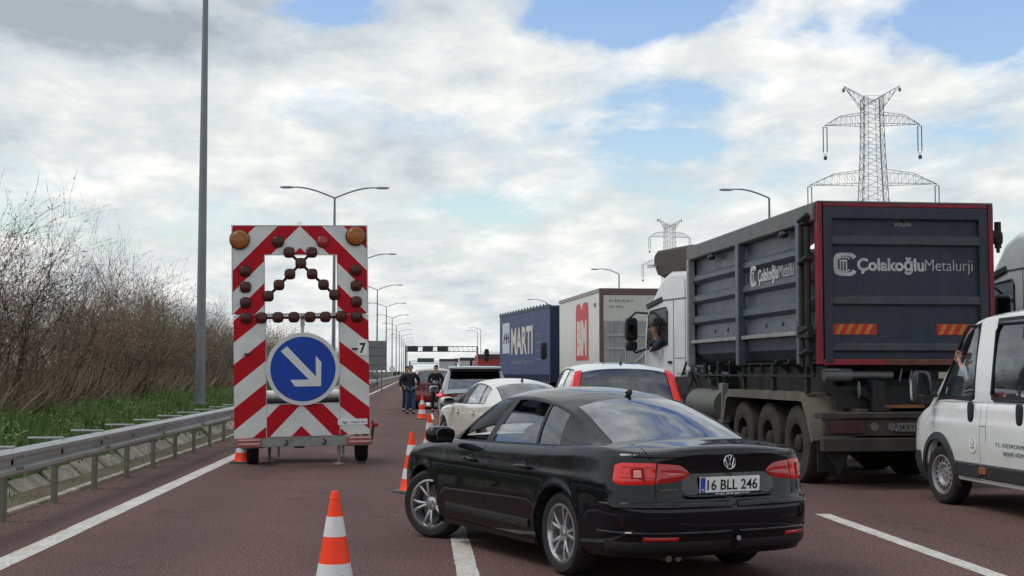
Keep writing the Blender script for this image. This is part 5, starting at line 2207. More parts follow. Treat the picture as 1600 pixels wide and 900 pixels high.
# chassis
b = MB()
b.bx(U(373), U(582), .02, .10, Z(697), Z(683))
for x in (400, 552):
    b.bx(U(x) - .04, U(x) + .04, .1, 2.9, Z(696), Z(686))
for yy in (1.0, 1.9, 2.8):
    b.bx(U(380), U(575), yy, yy + .08, Z(696), Z(686))
b.path([(U(440), 2.8, .55), (U(473), 4.2, .52), (U(473), 4.9, .52)], .05)
b.path([(U(510), 2.8, .55), (U(473), 4.2, .52)], .05)
b.build('chassis', TRD, tr, bevel=.006)
for x in (U(448), U(507)):
    b = MB()
    b.path([(x, .015, Z(686)), (x + .03, -.02, Z(688)), (x + .035, -.02, Z(692)), (x, -.02, Z(694.5)), (x - .015, 0, Z(692))], .012, n=6)
    b.build('hook', BLK, tr)
for x0, x1 in ((374, 411), (545, 582)):
    b = MB()
    b.bx(U(x0), U(x1), -.035, .015, Z(696.5), Z(682.5))
    o = b.build('tail_light', mat('trailer_lamp', (.34, .10, .09), .25, coat=.6), tr, bevel=.01)
    b = MB()
    b.bx(U(x0) + .02, U(x1) - .02, -.042, -.034, Z(692), Z(690))
    b.bx(U(x0) + .02, U(x1) - .02, -.042, -.034, Z(686), Z(684))
    b.build('reflector_strip', mat('reflector_pale', (.62, .45, .42), .3, coat=.5), o)
    b = MB()
    xm = (x0 + x1) / 2 + (6 if x0 < 400 else 0)
    b.bx(U(xm) - .2, U(xm) + .2, .55, 1.3, Z(701) , Z(700))
    b.build('mudguard', mat('grey_mudguard', (.10, .10, .11), .6), tr)
for s_, x in ((1, U(398)), (-1, U(572))):
    hub = add_wheel(tr, (0, 0, 0), s_, .33, .2, .20, 'steel', rimmat=mat('grey_rim', (.3, .3, .3), .5))
    hub.location = (x, .95, .33)
    hub.rotation_euler = (0, 0, PI / 2 if s_ > 0 else -PI / 2)
for x, yb_, foot in ((425, 1.4, True), (441, 2.4, False), (532.5, .35, True), (551.5, 2.4, True)):
    b = MB()
    b.tube((U(x), yb_, .16), (U(x), yb_, .56), .03)
    b.tube((U(x), yb_, .03), (U(x), yb_, .3), .022)
    if foot:
        b.lathe([(.0, .03), (.08, .03), (.09, .0), (0, 0)], 14, o=(U(x), yb_, .004))
    b.build('support_leg', TRD, tr, smooth=True)
b = MB()
b.bx(U(462), U(478), .12, .3, Z(700), Z(697))
b.build('rear_socket', BLK, tr)
b = MB()
b.path([(U(582), .03, Z(690)), (U(584.5), 0, Z(668)), (U(584), 0, Z(660))], .02, n=6)
b.build('marker_arm', BLK, tr)
b = MB()
b.sup((U(588), -.01, Z(665)), (.045, .03, .045), .8)
b.build('marker_lamp', REDL2, tr, smooth=True)
# equipment seen through the opening: white drum, dark case
b = MB()
b.tube((U(400), 1.3, Z(619)), (U(556), 1.3, Z(619)), .085, n=18)
b.build('storage_tube', mat('tube_white', (.80, .81, .81), .35), tr, smooth=True)
b = MB()
b.bx(U(395), U(552), 1.15, 2.2, Z(680), Z(627))
b.build('battery_box', mat('box_black', (.02, .02, .022), .5), tr, bevel=.02)
b = MB()
for x in (410, 540):
    b.bx(U(x) - .03, U(x) + .03, .1, 1.3, Z(625), Z(622))
    b.tube((U(x), .1, Z(500)), (U(x), 1.9, Z(670)), .022)
b.build('board_stay', TRD, tr)
p_ = atd(473, 580, 22.4)
tr.location = (p_.x, p_.y, 0.0)
tr.rotation_euler = (0, R(-1.0), R(6.7))
tr.location.z = .0

# ================================================================ cones
CO = mat('cone_orange', (1.0, .055, .012), .38, var=.1, scale=10, dirt=.15, dirtcol=(.5, .07, .03))
CW = mat('cone_white', (.66, .66, .67), .45, var=.06, scale=10, dirt=.3, dirtcol=(.42, .38, .33))
CG = mat('cone_base_grey', (.10, .10, .10), .7, var=.3)


def make_cone(label, full=True):
    root = thing('traffic_cone', label, 'traffic cone', group='orange and white traffic cones')
    rr_ = lambda d_: .026 + (d_ - .02) / .73 * .125
    bands = [(.0, .170, 0), (.170, .298, 1), (.298, .470, 0), (.470, .600, 1), (.600, .745, 0)]
    for d0, d1, k in bands:
        b = MB()
        e = .0015 if k else 0
        prof = [(rr_(d1) + e, .775 - d1), (rr_(d0) + e, .775 - d0)]
        if d0 == 0:
            prof = [(rr_(d1), .775 - d1), (rr_(.06), .715), (rr_(.055) + .003, .718), (rr_(.045) + .003, .728), (rr_(.04), .731), (.026, .758), (.020, .769), (.012, .770), (.010, .74)]
        if d0 == .6:
            prof = [(rr_(.745) + .012, .03), (rr_(.735) + .004, .04), (rr_(.6), .175)]
        if k:
            prof = [(rr_(d1), .775 - d1)] + prof + [(rr_(d0), .775 - d0)]
        b.lathe(prof, 36)
        if d0 == 0:
            b.build('cone_tip', CO, root, smooth=True, angle=35)
        else:
            b.build('reflective_band' if k else 'cone_body', CW if k else CO, root, smooth=True, angle=35)
    b = MB()
    pts = [(q[0] * .21, q[1] * .21) for q in squircle(1, 28, .45)]
    b.prism(pts, lambda a, c_, d_: (a, c_, d_), .0, .032)
    b.build('base', CG, root, bevel=.008)
    return root


CL = [(522, 953, 'nearest orange and white cone, cut off by the bottom of the picture', 0), (643, 769, 'cone standing left of the front wheel of the black saloon', .12), (671, 712, 'cone standing just behind the one by the black saloon', -.1),
      (659.5, 655, 'cone at the feet of the standing men', .05), (380, 723, 'cone beside the left wheel of the striped trailer', 0)]
cone0 = None
for px_, py_, lb, tilt in CL:
    p_ = at(px_, py_)
    if cone0 is None:
        cone0 = o = make_cone(lb)
        # round coloured stickers on the low white band
        for a_, z_, rr_, m_ in ((-62, .215, .022, mat('sticker_green', (.20, .30, .06), .5)), (-48, .195, .018, mat('sticker_green', (0, 0, 0))), (-125, .18, .02, mat('sticker_green', (0, 0, 0)))):
            b = MB()
            a_ = R(a_)
            rr2 = .026 + (.775 - z_ - .02) / .73 * .125 + .004
            b.lathe([(0, .001), (rr_, .0), (rr_, -.003)], 14, axis='Z')
            ro = Vector((math.cos(a_), math.sin(a_), .17)).normalized().to_track_quat('Z', 'Y').to_matrix()
            b.v = [ro @ v + Vector((math.cos(a_) * rr2, math.sin(a_) * rr2, z_)) for v in b.v]
            b.build('sticker', m_, o)
        src_cone = make_cone('')
        first_src = True
    else:
        if first_src:
            o = src_cone
            first_src = False
            o['label'] = lb
        else:
            o = dup(src_cone, label=lb)
    o.location = (p_.x, p_.y, 0)
    o.rotation_euler = (0, R(0), tilt * 4)

# ================================================================ container lorry
NAVY = mat('container_navy', (.050, .066, .092), .42, var=.25, scale=2.0, dirt=.6, dirtcol=(.13, .135, .14), bump=.35, bscale=2.2, streak=.55, rust=.5)
NAVYG = mat('container_gate_navy', (.024, .031, .052), .5, var=.2, scale=1.5, dirt=.5, dirtcol=(.055, .052, .055), bump=.3, bscale=2, streak=.35, rust=.35)
NAVYT = mat('container_rim_worn', (.12, .125, .13), .6, var=.35, scale=3.5, dirt=.75, dirtcol=(.17, .155, .14), rust=.8, bump=.4, bscale=9)
CRED = mat('container_red', (.22, .018, .03), .5, var=.25, scale=3, dirt=.7, dirtcol=(.07, .035, .038), rust=.7)
STEN = mat('stencil_white', (.50, .51, .50), .6, var=.25, scale=14, streak=.5, dirt=.6, dirtcol=(.2, .2, .21))
CHS = mat('lorry_chassis', (.018, .018, .019), .75, var=.4, scale=3, dirt=.5, dirtcol=(.05, .045, .038))
FEND = mat('dusty_mudguard', (.13, .125, .10), .75, var=.25, scale=3, dirt=.6, dirtcol=(.07, .065, .055))
BMP = mat('dusty_bumper', (.045, .036, .036), .75, var=.3, scale=4, dirt=.5, dirtcol=(.10, .085, .078))
TYD = mat('dusty_tyre', (.05, .048, .04), .9, var=.35, scale=5)
HAZR = mat('hazard_red', (.40, .03, .02), .5, var=.15)
HAZO = mat('hazard_orange', (.42, .16, .03), .5, var=.15)

lo = thing('tipper_lorry', 'dusty semi-trailer carrying a dark navy open container with white lettering on its tailgate', 'lorry')
box = thing('container', None, None)
del_keys = None
box.parent = lo
WB, LB_, ZB, ZT = 2.50, 6.85, 1.66, 3.81
b = MB()   # side walls: trapezoidal corrugation running lengthwise
rib = [(ZB + .35, 0), (2.07, .0), (2.10, -.0), (2.10, .02), (2.28, .03), (2.40, .03), (2.44, .10), (2.62, .10), (2.66, .03), (2.82, .03), (2.86, .10), (3.02, .10), (3.06, .03), (3.24, .03), (3.28, .10), (3.42, .10), (3.46, .03), (3.58, .03)]
side_prof = [(.50, ZB), (.30, ZB + .05), (.13, ZB + .20), (.10, 2.02)] + [(.10, 2.04), (.03, 2.05), (.03, 2.10), (.10, 2.11), (.12, 2.36), (.03, 2.42), (.03, 2.50), (.12, 2.56), (.12, 2.74), (.03, 2.80), (.03, 2.88), (.12, 2.94), (.12, 3.10), (.03, 3.17), (.03, 3.24), (.12, 3.30), (.12, 3.56)]
for mirr in (0, 1):
    rows = [[Vector((x if not mirr else WB - x, y, z)) for y in (0.25, 2, 4, LB_)] for x, z in side_prof]
    b.grid(rows, flip=bool(mirr))
b.bx(.4, WB - .4, .1, LB_, ZB, ZB + .03)
b.build('side_wall', NAVY, box)
b = MB()
b.bx(-.03, .16, .0, LB_, 3.56, ZT)
b.bx(WB - .16, WB + .03, .0, LB_, 3.56, ZT)
b.bx(0.16, WB - .16, LB_ - .15, LB_, 3.50, ZT - .01)
b.build('top_rail', NAVYT, box, bevel=.02)
b = MB()
b.bx(.0, WB, LB_ - .06, LB_ - .01, ZB, 3.6)
b.build('front_wall', NAVY, box)
b = MB()
b.bx(.0, .06, .3, LB_ - .2, 2.045, 2.105)
b.build('lower_lip', mat('lip_pale', (.25, .26, .25), .6, var=.2, dirt=.5), box, bevel=.008)
for yy, w_ in ((.60, .13), (3.55, .17), (LB_ - .13, .13)):
    for x0 in (-.045, WB - .09):
        b = MB()
        b.bx(x0, x0 + .13, yy - w_ / 2, yy + w_ / 2, ZB - .02, 3.575)
        b.build('wall_post', NAVY if yy < 6 else mat('pale_post', (.25, .26, .26), .5, dirt=.5), box, bevel=.012)
b = MB()       # diagonal braces of the floor bearers
for yy in (1.5, 2.1, 4.6, 5.3):
    b.tube((.12, yy, 1.70), (.45, yy + .05, 1.50), .035, n=6)
for yy in [.4 + .6 * i for i in range(11)]:
    b.bx(.3, WB - .3, yy, yy + .08, 1.54, ZB - .002)
for x in (.75, 1.6):
    b.bx(x, x + .15, .1, LB_, 1.42, 1.56)
b.build('floor_bearer', CHS, box)
# tailgate
b = MB()
b.bx(.12, WB - .12, -.02, .02, ZB + .05, 3.60)
rz_ = [(1.80, 1.90), (2.20, 2.32), (2.42, 2.50), (3.24, 3.36)]
gate = b.build('tailgate', NAVYG, box)
b = MB()
fnr = lambda a, q, d_: (d_, a, q)
for z0, z1 in ((1.80, 1.93), (2.42, 2.56), (2.80, 3.14), (3.22, 3.38)):
    if z1 - z0 > .3:
        continue
    b.prism([(-.02, z0), (-.075, z0 + .03), (-.075, z1 - .03), (-.02, z1)], fnr, .22, WB - .22)
b.build('gate_rib', mat('gate_rib_navy', (.048, .054, .070), .5, var=.2, dirt=.4), gate)
b = MB()
b.bx(.10, .22, -.09, .03, ZB, 3.62)
b.bx(WB - .22, WB - .10, -.09, .03, ZB, 3.62)
b.bx(.10, WB - .10, -.088, .03, 3.585, 3.743)
b.build('gate_frame', NAVYG, gate, bevel=.012)
b = MB()
b.bx(.015, .085, -.08, .05, ZB - .02, ZT - .01)
b.bx(WB - .085, WB - .015, -.08, .05, ZB - .02, ZT - .01)
b.bx(.10, WB - .10, -.083, .05, 3.745, ZT - .012)
b.bx(.085, .95, -.083, .05, ZB - .03, ZB + .05)
b.build('red_frame', CRED, box, bevel=.01)
b = MB()
b.bx(.95, WB - .085, -.083, .05, ZB - .03, ZB + .05)
b.build('rust_sill', mat('rusty_red', (.13, .05, .035), .7, var=.35, scale=4, rust=.8), box, bevel=.01)
b = MB()
b.bx(.02, WB - .02, -.082, .10, ZT - .01, ZT + .015)
b.build('top_edge', NAVYT, box, bevel=.006)
# lettering on the tailgate
lx = lambda px_: (px_ - 1275) / 117 + .0
lz = lambda py_: 1.55 + (580 - py_) / 117
Xr, Zu = (1, 0, 0), (0, 0, 1)


def stencil_logo(par, x0, z0, w_, h_, fn):
    """rounded double ring with an m inside"""
    b = MB()
    def ring(cx_, cz_, rx_, rz_, th, a0, a1, n=30, e=.55):
        rows = [[], []]
        for i in range(n + 1):
            t_ = a0 + (a1 - a0) * i / n
            c_, s_ = math.cos(t_), math.sin(t_)
            for k, q in enumerate((1, 1 - th)):
                rows[k].append(Vector(fn(cx_ + rx_ * q * math.copysign(abs(c_) ** e, c_), cz_ + rz_ * q * math.copysign(abs(s_) ** e, s_))))
        b.grid(rows)
    cx_, cz_ = x0 + w_ / 2, z0 + h_ / 2
    ring(cx_, cz_, w_ / 2, h_ / 2, .30, R(25), R(335))
    ring(cx_ - w_ * .06, cz_, w_ * .31, h_ * .33, .18, R(35), R(325))
    for dx in (-.20, -.07, .06):
        b.add([Vector(fn(cx_ + w_ * (dx + q), cz_ + h_ * r_)) for q, r_ in ((-.03, -.28), (.025, -.28), (.025, .14), (-.03, .14))], [(0, 1, 2, 3)])
    b.add([Vector(fn(cx_ + w_ * q, cz_ + h_ * r_)) for q, r_ in ((-.23, .12), (.085, .12), (.085, .20), (-.23, .20))], [(0, 1, 2, 3)])
    return b


stencil_logo(None, lx(1304.5), lz(431), .325, .31, lambda a, q: (a, -.0235, q)).build('logo', STEN, gate)
text('Çolakoğlu', .165, (lx(1343), -.0225, lz(422)), Xr, Zu, STEN, 'lettering', gate, width=.94, weight=.035)
text('Metalurji', .165, (lx(1454.5), -.0225, lz(422)), Xr, Zu, STEN, 'lettering', gate, width=.67, weight=-.012)
text('KÖLÜN', .05, (lx(1406), -.0225, lz(352)), Xr, Zu, STEN, 'lettering', gate, width=.22)
for x0, x1 in ((1303, 1373), (1472, 1536)):
    b, b2 = MB(), MB()
    u0, u1, z0, z1 = lx(x0), lx(x1), lz(523), lz(506)
    b.bx(u0, u1, -.026, -.0205, z0, z1)
    o = b.build('hazard_marker', HAZR, gate)
    k_ = 0
    x = u0 + .02
    while x + .13 < u1:
        b2.prism([(x, z0 + .004), (x + .06, z0 + .004), (x + .13, z1 - .004), (x + .07, z1 - .004)], lambda a, q, d_: (a, d_, q), -.0285, -.0262)
        x += .135
    b2.build('hazard_stripe', HAZO, o)
b = MB()
b.bx(lx(1417), lx(1424), -.06, -.02, lz(345), lz(330))
for x in (1380, 1450):
    b.tube((lx(x), -.02, lz(470)), (lx(x), -.06, lz(470)), .02)
b.build('gate_catch', CHS, gate)
# hinge gear on the left rear corner and the right side
b = MB()
for yy, r_ in ((.40, .035), (.24, .028), (.16, .04)):
    b.tube((-.04, yy, ZB - .05), (-.04, yy, 3.5), r_, n=8)
for z in (3.62, 3.05, 2.10, 1.80):
    b.sup((-.03, .22, z), (.05, .13, .055), .6)
    b.tube((-.08, .05, z + .03), (-.08, .40, z - .03), .03)
b.bx(-.09, -.01, .04, .5, 2.0, 2.16)
b.build('hinge_gear', CHS, box, smooth=True)
b = MB()
b.bx(WB + .0, WB + .10, -.03, .10, 3.36, 3.46)
b.tube((WB + .10, .03, 3.22), (WB + .10, .03, 3.58), .045, n=10)
b.tube((WB + .10, .03, 3.16), (WB + .10, .03, 3.22), .025, n=8)
b.sup((WB + .10, .03, 3.36), (.06, .06, .10), .6)
b.build('hinge_pin', CHS, box, smooth=True)
# lettering on the left side wall, reading towards the rear
Xs = (0, -1, 0)
ly = lambda q: q
text('Çolakoğlu', .19, (.024, 2.62, 2.905), Xs, Zu, STEN, 'lettering', box, width=.98, weight=.03)
text('Metalu', .19, (.024, 1.60, 2.905), Xs, Zu, STEN, 'lettering', box, width=.66, weight=-.01)
stencil_logo(None, 0, 2.85, .33, .32, lambda a, q: (.022, 3.02 - a, q)).build('logo', STEN, box)
b = MB()
for y_ in (1.3, 5.2):
    b.sup((.0, y_, 3.50), (.06, .13, .05), .8)
    b.tube((.02, y_ - .3, 3.52), (.02, y_ + .3, 3.50), .015)
for y_ in (1.7, 2.5, 4.6, 5.4):
    b.sup((.115, y_, 2.24), (.02, .05, .04), .8)
separate(b.build('tie_hook', BLK, box, smooth=True))
mat('plate_dim', (.32, .33, .32), .6)
# running gear
b = MB()
for x in (.75, 1.55):
    b.bx(x, x + .16, -.1, 9.2, 1.02, 1.42)
b.bx(.3, 2.2, .1, .25, 1.05, 1.35)
for y_ in (1.05, 2.36, 3.67):
    b.tube((.2, y_, .54), (2.3, y_, .54), .09)
    b.bx(.6, .9, y_ - .4, y_ + .4, .68, .78)
    b.sup((.82, y_ + .3, .85), (.13, .13, .17), .7)
    b.sup((1.66, y_ + .3, .85), (.13, .13, .17), .7)
b.bx(.1, .5, 4.8, 8.6, .9, 1.45)
b.build('chassis', CHS, lo)
for y_ in (1.05, 2.36, 3.67):
    for x, s_ in ((.06 + .19, 1), (WB - .25, -1)):
        hub = add_wheel(lo, (x, y_, .54), s_, .54, .295, .38, 'truck', rimmat=mat('lorry_rim_dusty', (.035, .034, .03), .8, var=.3))
        hub.rotation_euler = (0, 0, PI / 2 if s_ > 0 else -PI / 2)
        for ch_ in kids(hub):
            if ch_.name.startswith('tyre'):
                if 'dusty_tyre_mesh' not in MC:
                    me_ = ch_.data.copy()
                    me_.materials.clear()
                    me_.materials.append(TYD)
                    MC['dusty_tyre_mesh'] = me_
                ch_.data = MC['dusty_tyre_mesh']
# mudguard running over the three axles
for x0, x1 in ((-.02, .52), (WB - .52, WB + .02)):
    prof = [(.12, .62), (.30, .95), (.50, 1.17), (.68, 1.24), (4.15, 1.24), (4.38, 1.13), (4.52, .80)]
    b = MB()
    b.grid([[Vector((x, y_, z)) for y_, z in prof] for x in (x0, x1)])
    outer = x0 if x0 < 1 else x1
    dn = .10
    b.grid([[Vector((outer, y_, z)) for y_, z in prof], [Vector((outer, y_ + (.06 if y_ < .6 else (-.06 if y_ > 4.2 else 0)), z - (dn if .6 < y_ < 4.2 else .03))) for y_, z in prof]])
    b.build('mudguard', FEND, lo, solid=.02)
b = MB()
b.tube((.12, 4.6, .98), (.12, 6.5, .98), .27, n=20)
b.build('air_tank', mat('tank_grey', (.10, .11, .10), .6, var=.25, dirt=.5), lo, smooth=True)
b = MB()
b.bx(-.02, .10, 4.55, 4.75, .55, 1.35)
b.bx(-.03, .12, 4.52, 4.78, .70, .88)
b.build('tool_bracket', mat('bracket_grey', (.2, .2, .2), .6, dirt=.5), lo, bevel=.01)
b = MB()      # side rail above the wheels with uprights
b.bx(.02, .06, .2, 6.2, 1.47, 1.50)
for y_ in (.5, 2.0, 3.5, 5.0):
    b.bx(.04, .10, y_, y_ + .09, 1.24, 1.66)
b.bx(.35, .40, .3, 4.9, 1.24, 1.62)
b.build('side_rail', CHS, lo)
b = MB()      # hoses and fittings behind the cab
for i in range(7):
    x = .1 + .13 * i
    b.path([(x, 6.2 + .1 * i, 1.15), (x - .1, 6.6, 1.62 - .03 * i), (x, 7.4, 1.72 - .05 * i), (x + .1, 8.3, 1.35), (x + .05, 8.5, 1.05)], .022, n=6)
b.tube((.2, 6.4, 1.0), (.2, 6.4, 1.7), .05)
b.tube((.15, 7.2, 1.0), (.15, 7.2, 1.55), .07)
for i in range(6):
    b.box((.05 + .1 * (i % 3), 5.3 + .45 * i, 1.36 + .06 * (i % 2)), (.16, .2, .13))
b.bx(.1, .8, 6.3, 8.4, .95, 1.12)
b.build('hose_bundle', CHS, lo, smooth=False)
# rear: hydraulic cylinder, cross beams, bumper, lamps, plates
b = MB()
b.tube((.14, .10, 1.50), (.52, .10, 1.50), .085, n=16)
b.tube((.52, .10, 1.50), (1.1, .10, 1.50), .05, n=12)
b.sup((.58, -.02, 1.30), (.02, .05, .12), 1)
b.tube((1.15, -.02, 1.42), (1.18, -.02, 1.58), .012)
b.tube((1.28, -.02, 1.40), (1.32, -.02, 1.56), .012)
b.build('hydraulic_cylinder', mat('cylinder_grey', (.16, .165, .17), .45, metal=.4, dirt=.4), lo, smooth=True)
b = MB()
b.bx(.5, 2.05, .25, .45, .95, 1.45)
b.prism([(.55, 1.28), (.62, 1.34), (1.05, 1.08), (1.0, 1.0)], lambda a, q, d_: (a, d_, q), -.0, .14)
b.bx(.75, 1.75, .02, .2, 1.05, 1.10)
b.build('rear_frame', CHS, lo)
o = number_plate(lo, (1.28, .20, 1.26), Xr, Zu, '3 KYR 317', .8, .15, name='side_plate')
o.data.materials[0] = mat('plate_dark', (.035, .037, .04), .6)
b = MB()
b.bx(.78, 1.5, .0, .02, 1.06, 1.10)
b.build('reflector_strip', mat('dull_orange', (.25, .11, .05), .6), lo)
b = MB()
b.bx(-.04, WB + .04, -.32, -.02, .93, 1.01)
b.bx(.0, WB, -.28, -.18, .70, .92)
b.bx(-.03, WB + .03, -.33, -.18, .50, .675)
for x in (.5, 1.9):
    b.bx(x, x + .14, -.2, .4, .55, 1.05)
b.build('rear_bumper', BMP, lo, bevel=.012)
for x in (.08, 1.95):
    b = MB()
    b.bx(x, x + .46, -.315, -.27, .735, .895)
    b.build('tail_light', mat('dusty_lamp', (.06, .022, .022), .5, var=.3), lo, bevel=.01)
for x in (.68, .92):
    b = MB()
    b.lathe([(0, -.30), (.055, -.30), (.06, -.28)], 18, axis='Y', o=(x, 0, .82))
    b.build('round_lamp', mat('dusty_round_lamp', (.13, .11, .11), .4), lo, smooth=True)
o = number_plate(lo, (1.20, -.30, .815), Xr, Zu, '34 KYR 917', .50, .11)
o.data.materials[0] = mat('dusty_plate', (.17, .16, .155), .6, var=.2)
kids(o)[0].data.materials[0] = mat('dusty_band', (.06, .07, .12), .6)
b = MB()
b.prism([(.25, .20), (.42, .52), (.06, .52)], lambda a, q, d_: (a, d_, q), -.15, -.12)
b.bx(WB - .5, WB - .1, .2, .23, .2, .6)
b.bx(.1, .5, .25, .28, .2, .6)
separate(b.build('mud_flap', mat('rubber_flap', (.03, .03, .03), .8), lo))
hl = R(3.1)
p_ = atd(1275, 580, 18.3)
lo.location = (p_.x, p_.y, 0)
lo.rotation_euler = (0, 0, hl)

# ================================================================ tractor cabs
CABW = mat('cab_white', (.66, .68, .70), .35, coat=.7, var=.06, scale=2, dirtz=(.6, 1.9), dirtcol=(.25, .23, .20), dirt=.2)


def tractor(name, label, cat, paint, dark_top=True, openwin=True):
    root = thing(name, label, cat)
    prof = [(0, .95), (0, 3.34), (.15, 3.46), (.9, 3.50), (1.35, 3.38), (1.75, 3.05), (1.98, 2.80), (2.18, 2.62), (2.28, 1.95), (2.34, 1.2), (2.32, .55), (1.75, .50), (1.70, 1.0)]
    b = MB()
    b.prism(prof, lambda a, q, d_: (d_, a, q), .0, 2.48)
    b.build('cab_body', paint, root, bevel=.13, seg=4)
    b = MB()
    for x0, x1 in ((-.012, .012), (2.468, 2.492)):
        b.bx(x0, x1, .12, 1.72, 2.935, 2.955)
        b.bx(x0 + .004, x1 - .004, .72, .73, 1.15, 2.93)
        b.bx(x0 + .004, x1 - .004, .16, .17, 1.0, 3.30)
        b.bx(x0 + .002, x1 - .002, .16, .66, 1.80, 1.808)
        b.bx(x0 + .002, x1 - .002, .20, .60, 1.5, 1.508)
        b.bx(x0 + .002, x1 - .002, .20, .208, 1.1, 1.5)
    separate(b.build('panel_gap', mat('cab_gap', (.10, .105, .11), .7), root))
    for x in (-.02, 2.50):
        b = MB()
        fn = lambda a, q, d_: (x + d_ * (1 if x > 1 else -1) * .001, a, q)
        b.prism([(1.25, 2.93), (2.02, 2.80), (2.10, 2.90), (1.30, 3.02)], lambda a, q, d_: (x + d_, a, q), -.012, .03)
        b.build('visor_end', BLK, root, bevel=.01)
        b = MB()
        b.prism([(1.02, 2.08), (1.92, 1.95), (2.06, 2.1), (1.98, 2.66), (1.84, 2.76), (1.10, 2.80), (1.02, 2.72)], lambda a, q, d_: (x + d_, a, q), .004 if x < 1 else -.03, .03 if x < 1 else -.004)
        o = b.build('side_window', mat('window_dark', (.012, .014, .016), .12, coat=.6) if openwin else glassmat('cab_glass', (.3, .36, .36), base=.8), root, bevel=.008)  # open window: near-black panel stands in for the shaded cab interior
        b = MB()
        b.path([(x + (0.012 if x < 1 else -.012), a, q) for a, q in [(1.02, 2.08), (1.92, 1.95), (2.06, 2.1), (1.98, 2.66), (1.84, 2.76), (1.10, 2.80), (1.02, 2.72), (1.02, 2.08)]], .018, n=6)
        b.build('window_frame', BLK, o)
        b = MB()
        b.bx(x - .012, x + .012, .80, .98, 1.70, 1.75)
        b.build('door_handle', BLK, root, bevel=.008)
        s_ = -1 if x < 1 else 1
        # mirror cluster on an arm in front of the door
        b = MB()
        b.path([(x, 2.0, 2.72), (x + s_ * .20, 2.16, 2.74), (x + s_ * .34, 2.16, 2.62)], .022, n=6)
        b.path([(x, 2.1, 2.0), (x + s_ * .20, 2.16, 1.92), (x + s_ * .34, 2.16, 2.05)], .022, n=6)
        b.build('mirror_arm', BLK, root, smooth=True)
        b = MB()
        b.sup((x + s_ * .30, 2.16, 2.40), (.13, .07, .24), .45)
        b.sup((x + s_ * .30, 2.16, 2.06), (.12, .07, .10), .45)
        o = b.build('mirror', BLK, root, smooth=True)
        b = MB()
        b.bx(x + s_ * .30 - .095, x + s_ * .30 + .095, 2.075, 2.09, 2.22, 2.58)
        b.build('mirror_glass', mat('mirror_face', (.05, .055, .06), .08, metal=.9), o)
    b = MB()
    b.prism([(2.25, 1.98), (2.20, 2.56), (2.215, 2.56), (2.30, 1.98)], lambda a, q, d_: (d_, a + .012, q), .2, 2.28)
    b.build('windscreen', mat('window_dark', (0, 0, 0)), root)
    b = MB()
    b.bx(.15, 2.33, 2.33, 2.38, .45, .85)
    b.bx(.5, 1.98, 2.34, 2.37, 1.1, 1.8)
    b.build('grille', BLK, root, bevel=.01)
    for x in (.32, 2.16):
        b = MB()
        b.sup((x, 2.37, .68), (.2, .05, .09), .6)
        b.build('headlight', CLR, root, smooth=True)
    if dark_top:
        b = MB()
        b.prism([(.05, 3.47), (.02, 3.90), (.12, 3.96), (1.75, 3.98), (1.93, 3.90), (1.95, 3.70), (1.75, 3.48), (1.45, 3.40)], lambda a, q, d_: (d_, a, q), .08, 2.35)
        b.build('roof_deflector', mat('deflector_brown', (.06, .05, .042), .6, var=.25, scale=3), root, bevel=.06, seg=3)
        b = MB()
        b.path([(-.16, 1.7, 3.66), (.12, 1.65, 3.66)], [.05, .02], n=10)
        b.build('horn', CHR, root, smooth=True)
    else:
        b = MB()
        b.sup((.6, .9, 3.56), (.05, .12, .035), .6)
        b.build('roof_marker', BLK, root)
    b = MB()
    b.sup((.4, .35, 3.50), (.3, .3, .04), .6)
    b.build('roof_hatch', paint, root, smooth=True)
    b = MB()
    b.bx(.8, 1.7, -3.6, 2.2, .75, 1.0)
    b.bx(.5, 2.0, -2.0, -.9, 1.0, 1.12)
    b.bx(.03, .65, -1.0, .2, .45, .98)
    b.build('chassis', CHS, root)
    for y_, dual in ((1.25, 0), (-2.5, 1)):
        for x, s_ in ((.2, 1), (2.28, -1)):
            hub = add_wheel(root, (x, y_, .5), s_, .5, .295, .34 if not dual else .5, 'truck', rimmat=mat('truck_rim', (.3, .3, .3), .5))
            hub.rotation_euler = (0, 0, PI / 2 if s_ > 0 else -PI / 2)
    b = MB()
    b.grid([[Vector((x, 1.25 + .62 * math.cos(t_), .5 + .62 * math.sin(t_))) for t_ in [PI * i / 14 for i in range(15)]] for x in (.0, .42)])
    b.grid([[Vector((x, 1.25 + .62 * math.cos(t_), .5 + .62 * math.sin(t_))) for t_ in [PI * i / 14 for i in range(15)]] for x in (2.06, 2.48)])
    b.build('wheel_arch', BLK, root)
    return root


tc1 = tractor('tractor_unit', 'white lorry cab in front of the navy container, its driver leaning from the window', 'lorry', CABW)
p_ = atd(1077, 580, 25.9)
tc1.location = (p_.x, p_.y, 0)
tc1.rotation_euler = (0, 0, R(12.6))
CABG = mat('cab_pale_grey', (.52, .55, .56), .35, coat=.6, var=.06)
tc2 = tractor('tractor_unit', 'pale grey lorry cab at the right edge, mostly hidden behind the white van', 'lorry', CABG, dark_top=False, openwin=False)
p_ = atd(1528, 580, 21.6)
tc2.location = (p_.x + .1, p_.y - 2.2, .12)
tc2.rotation_euler = (0, 0, 0)

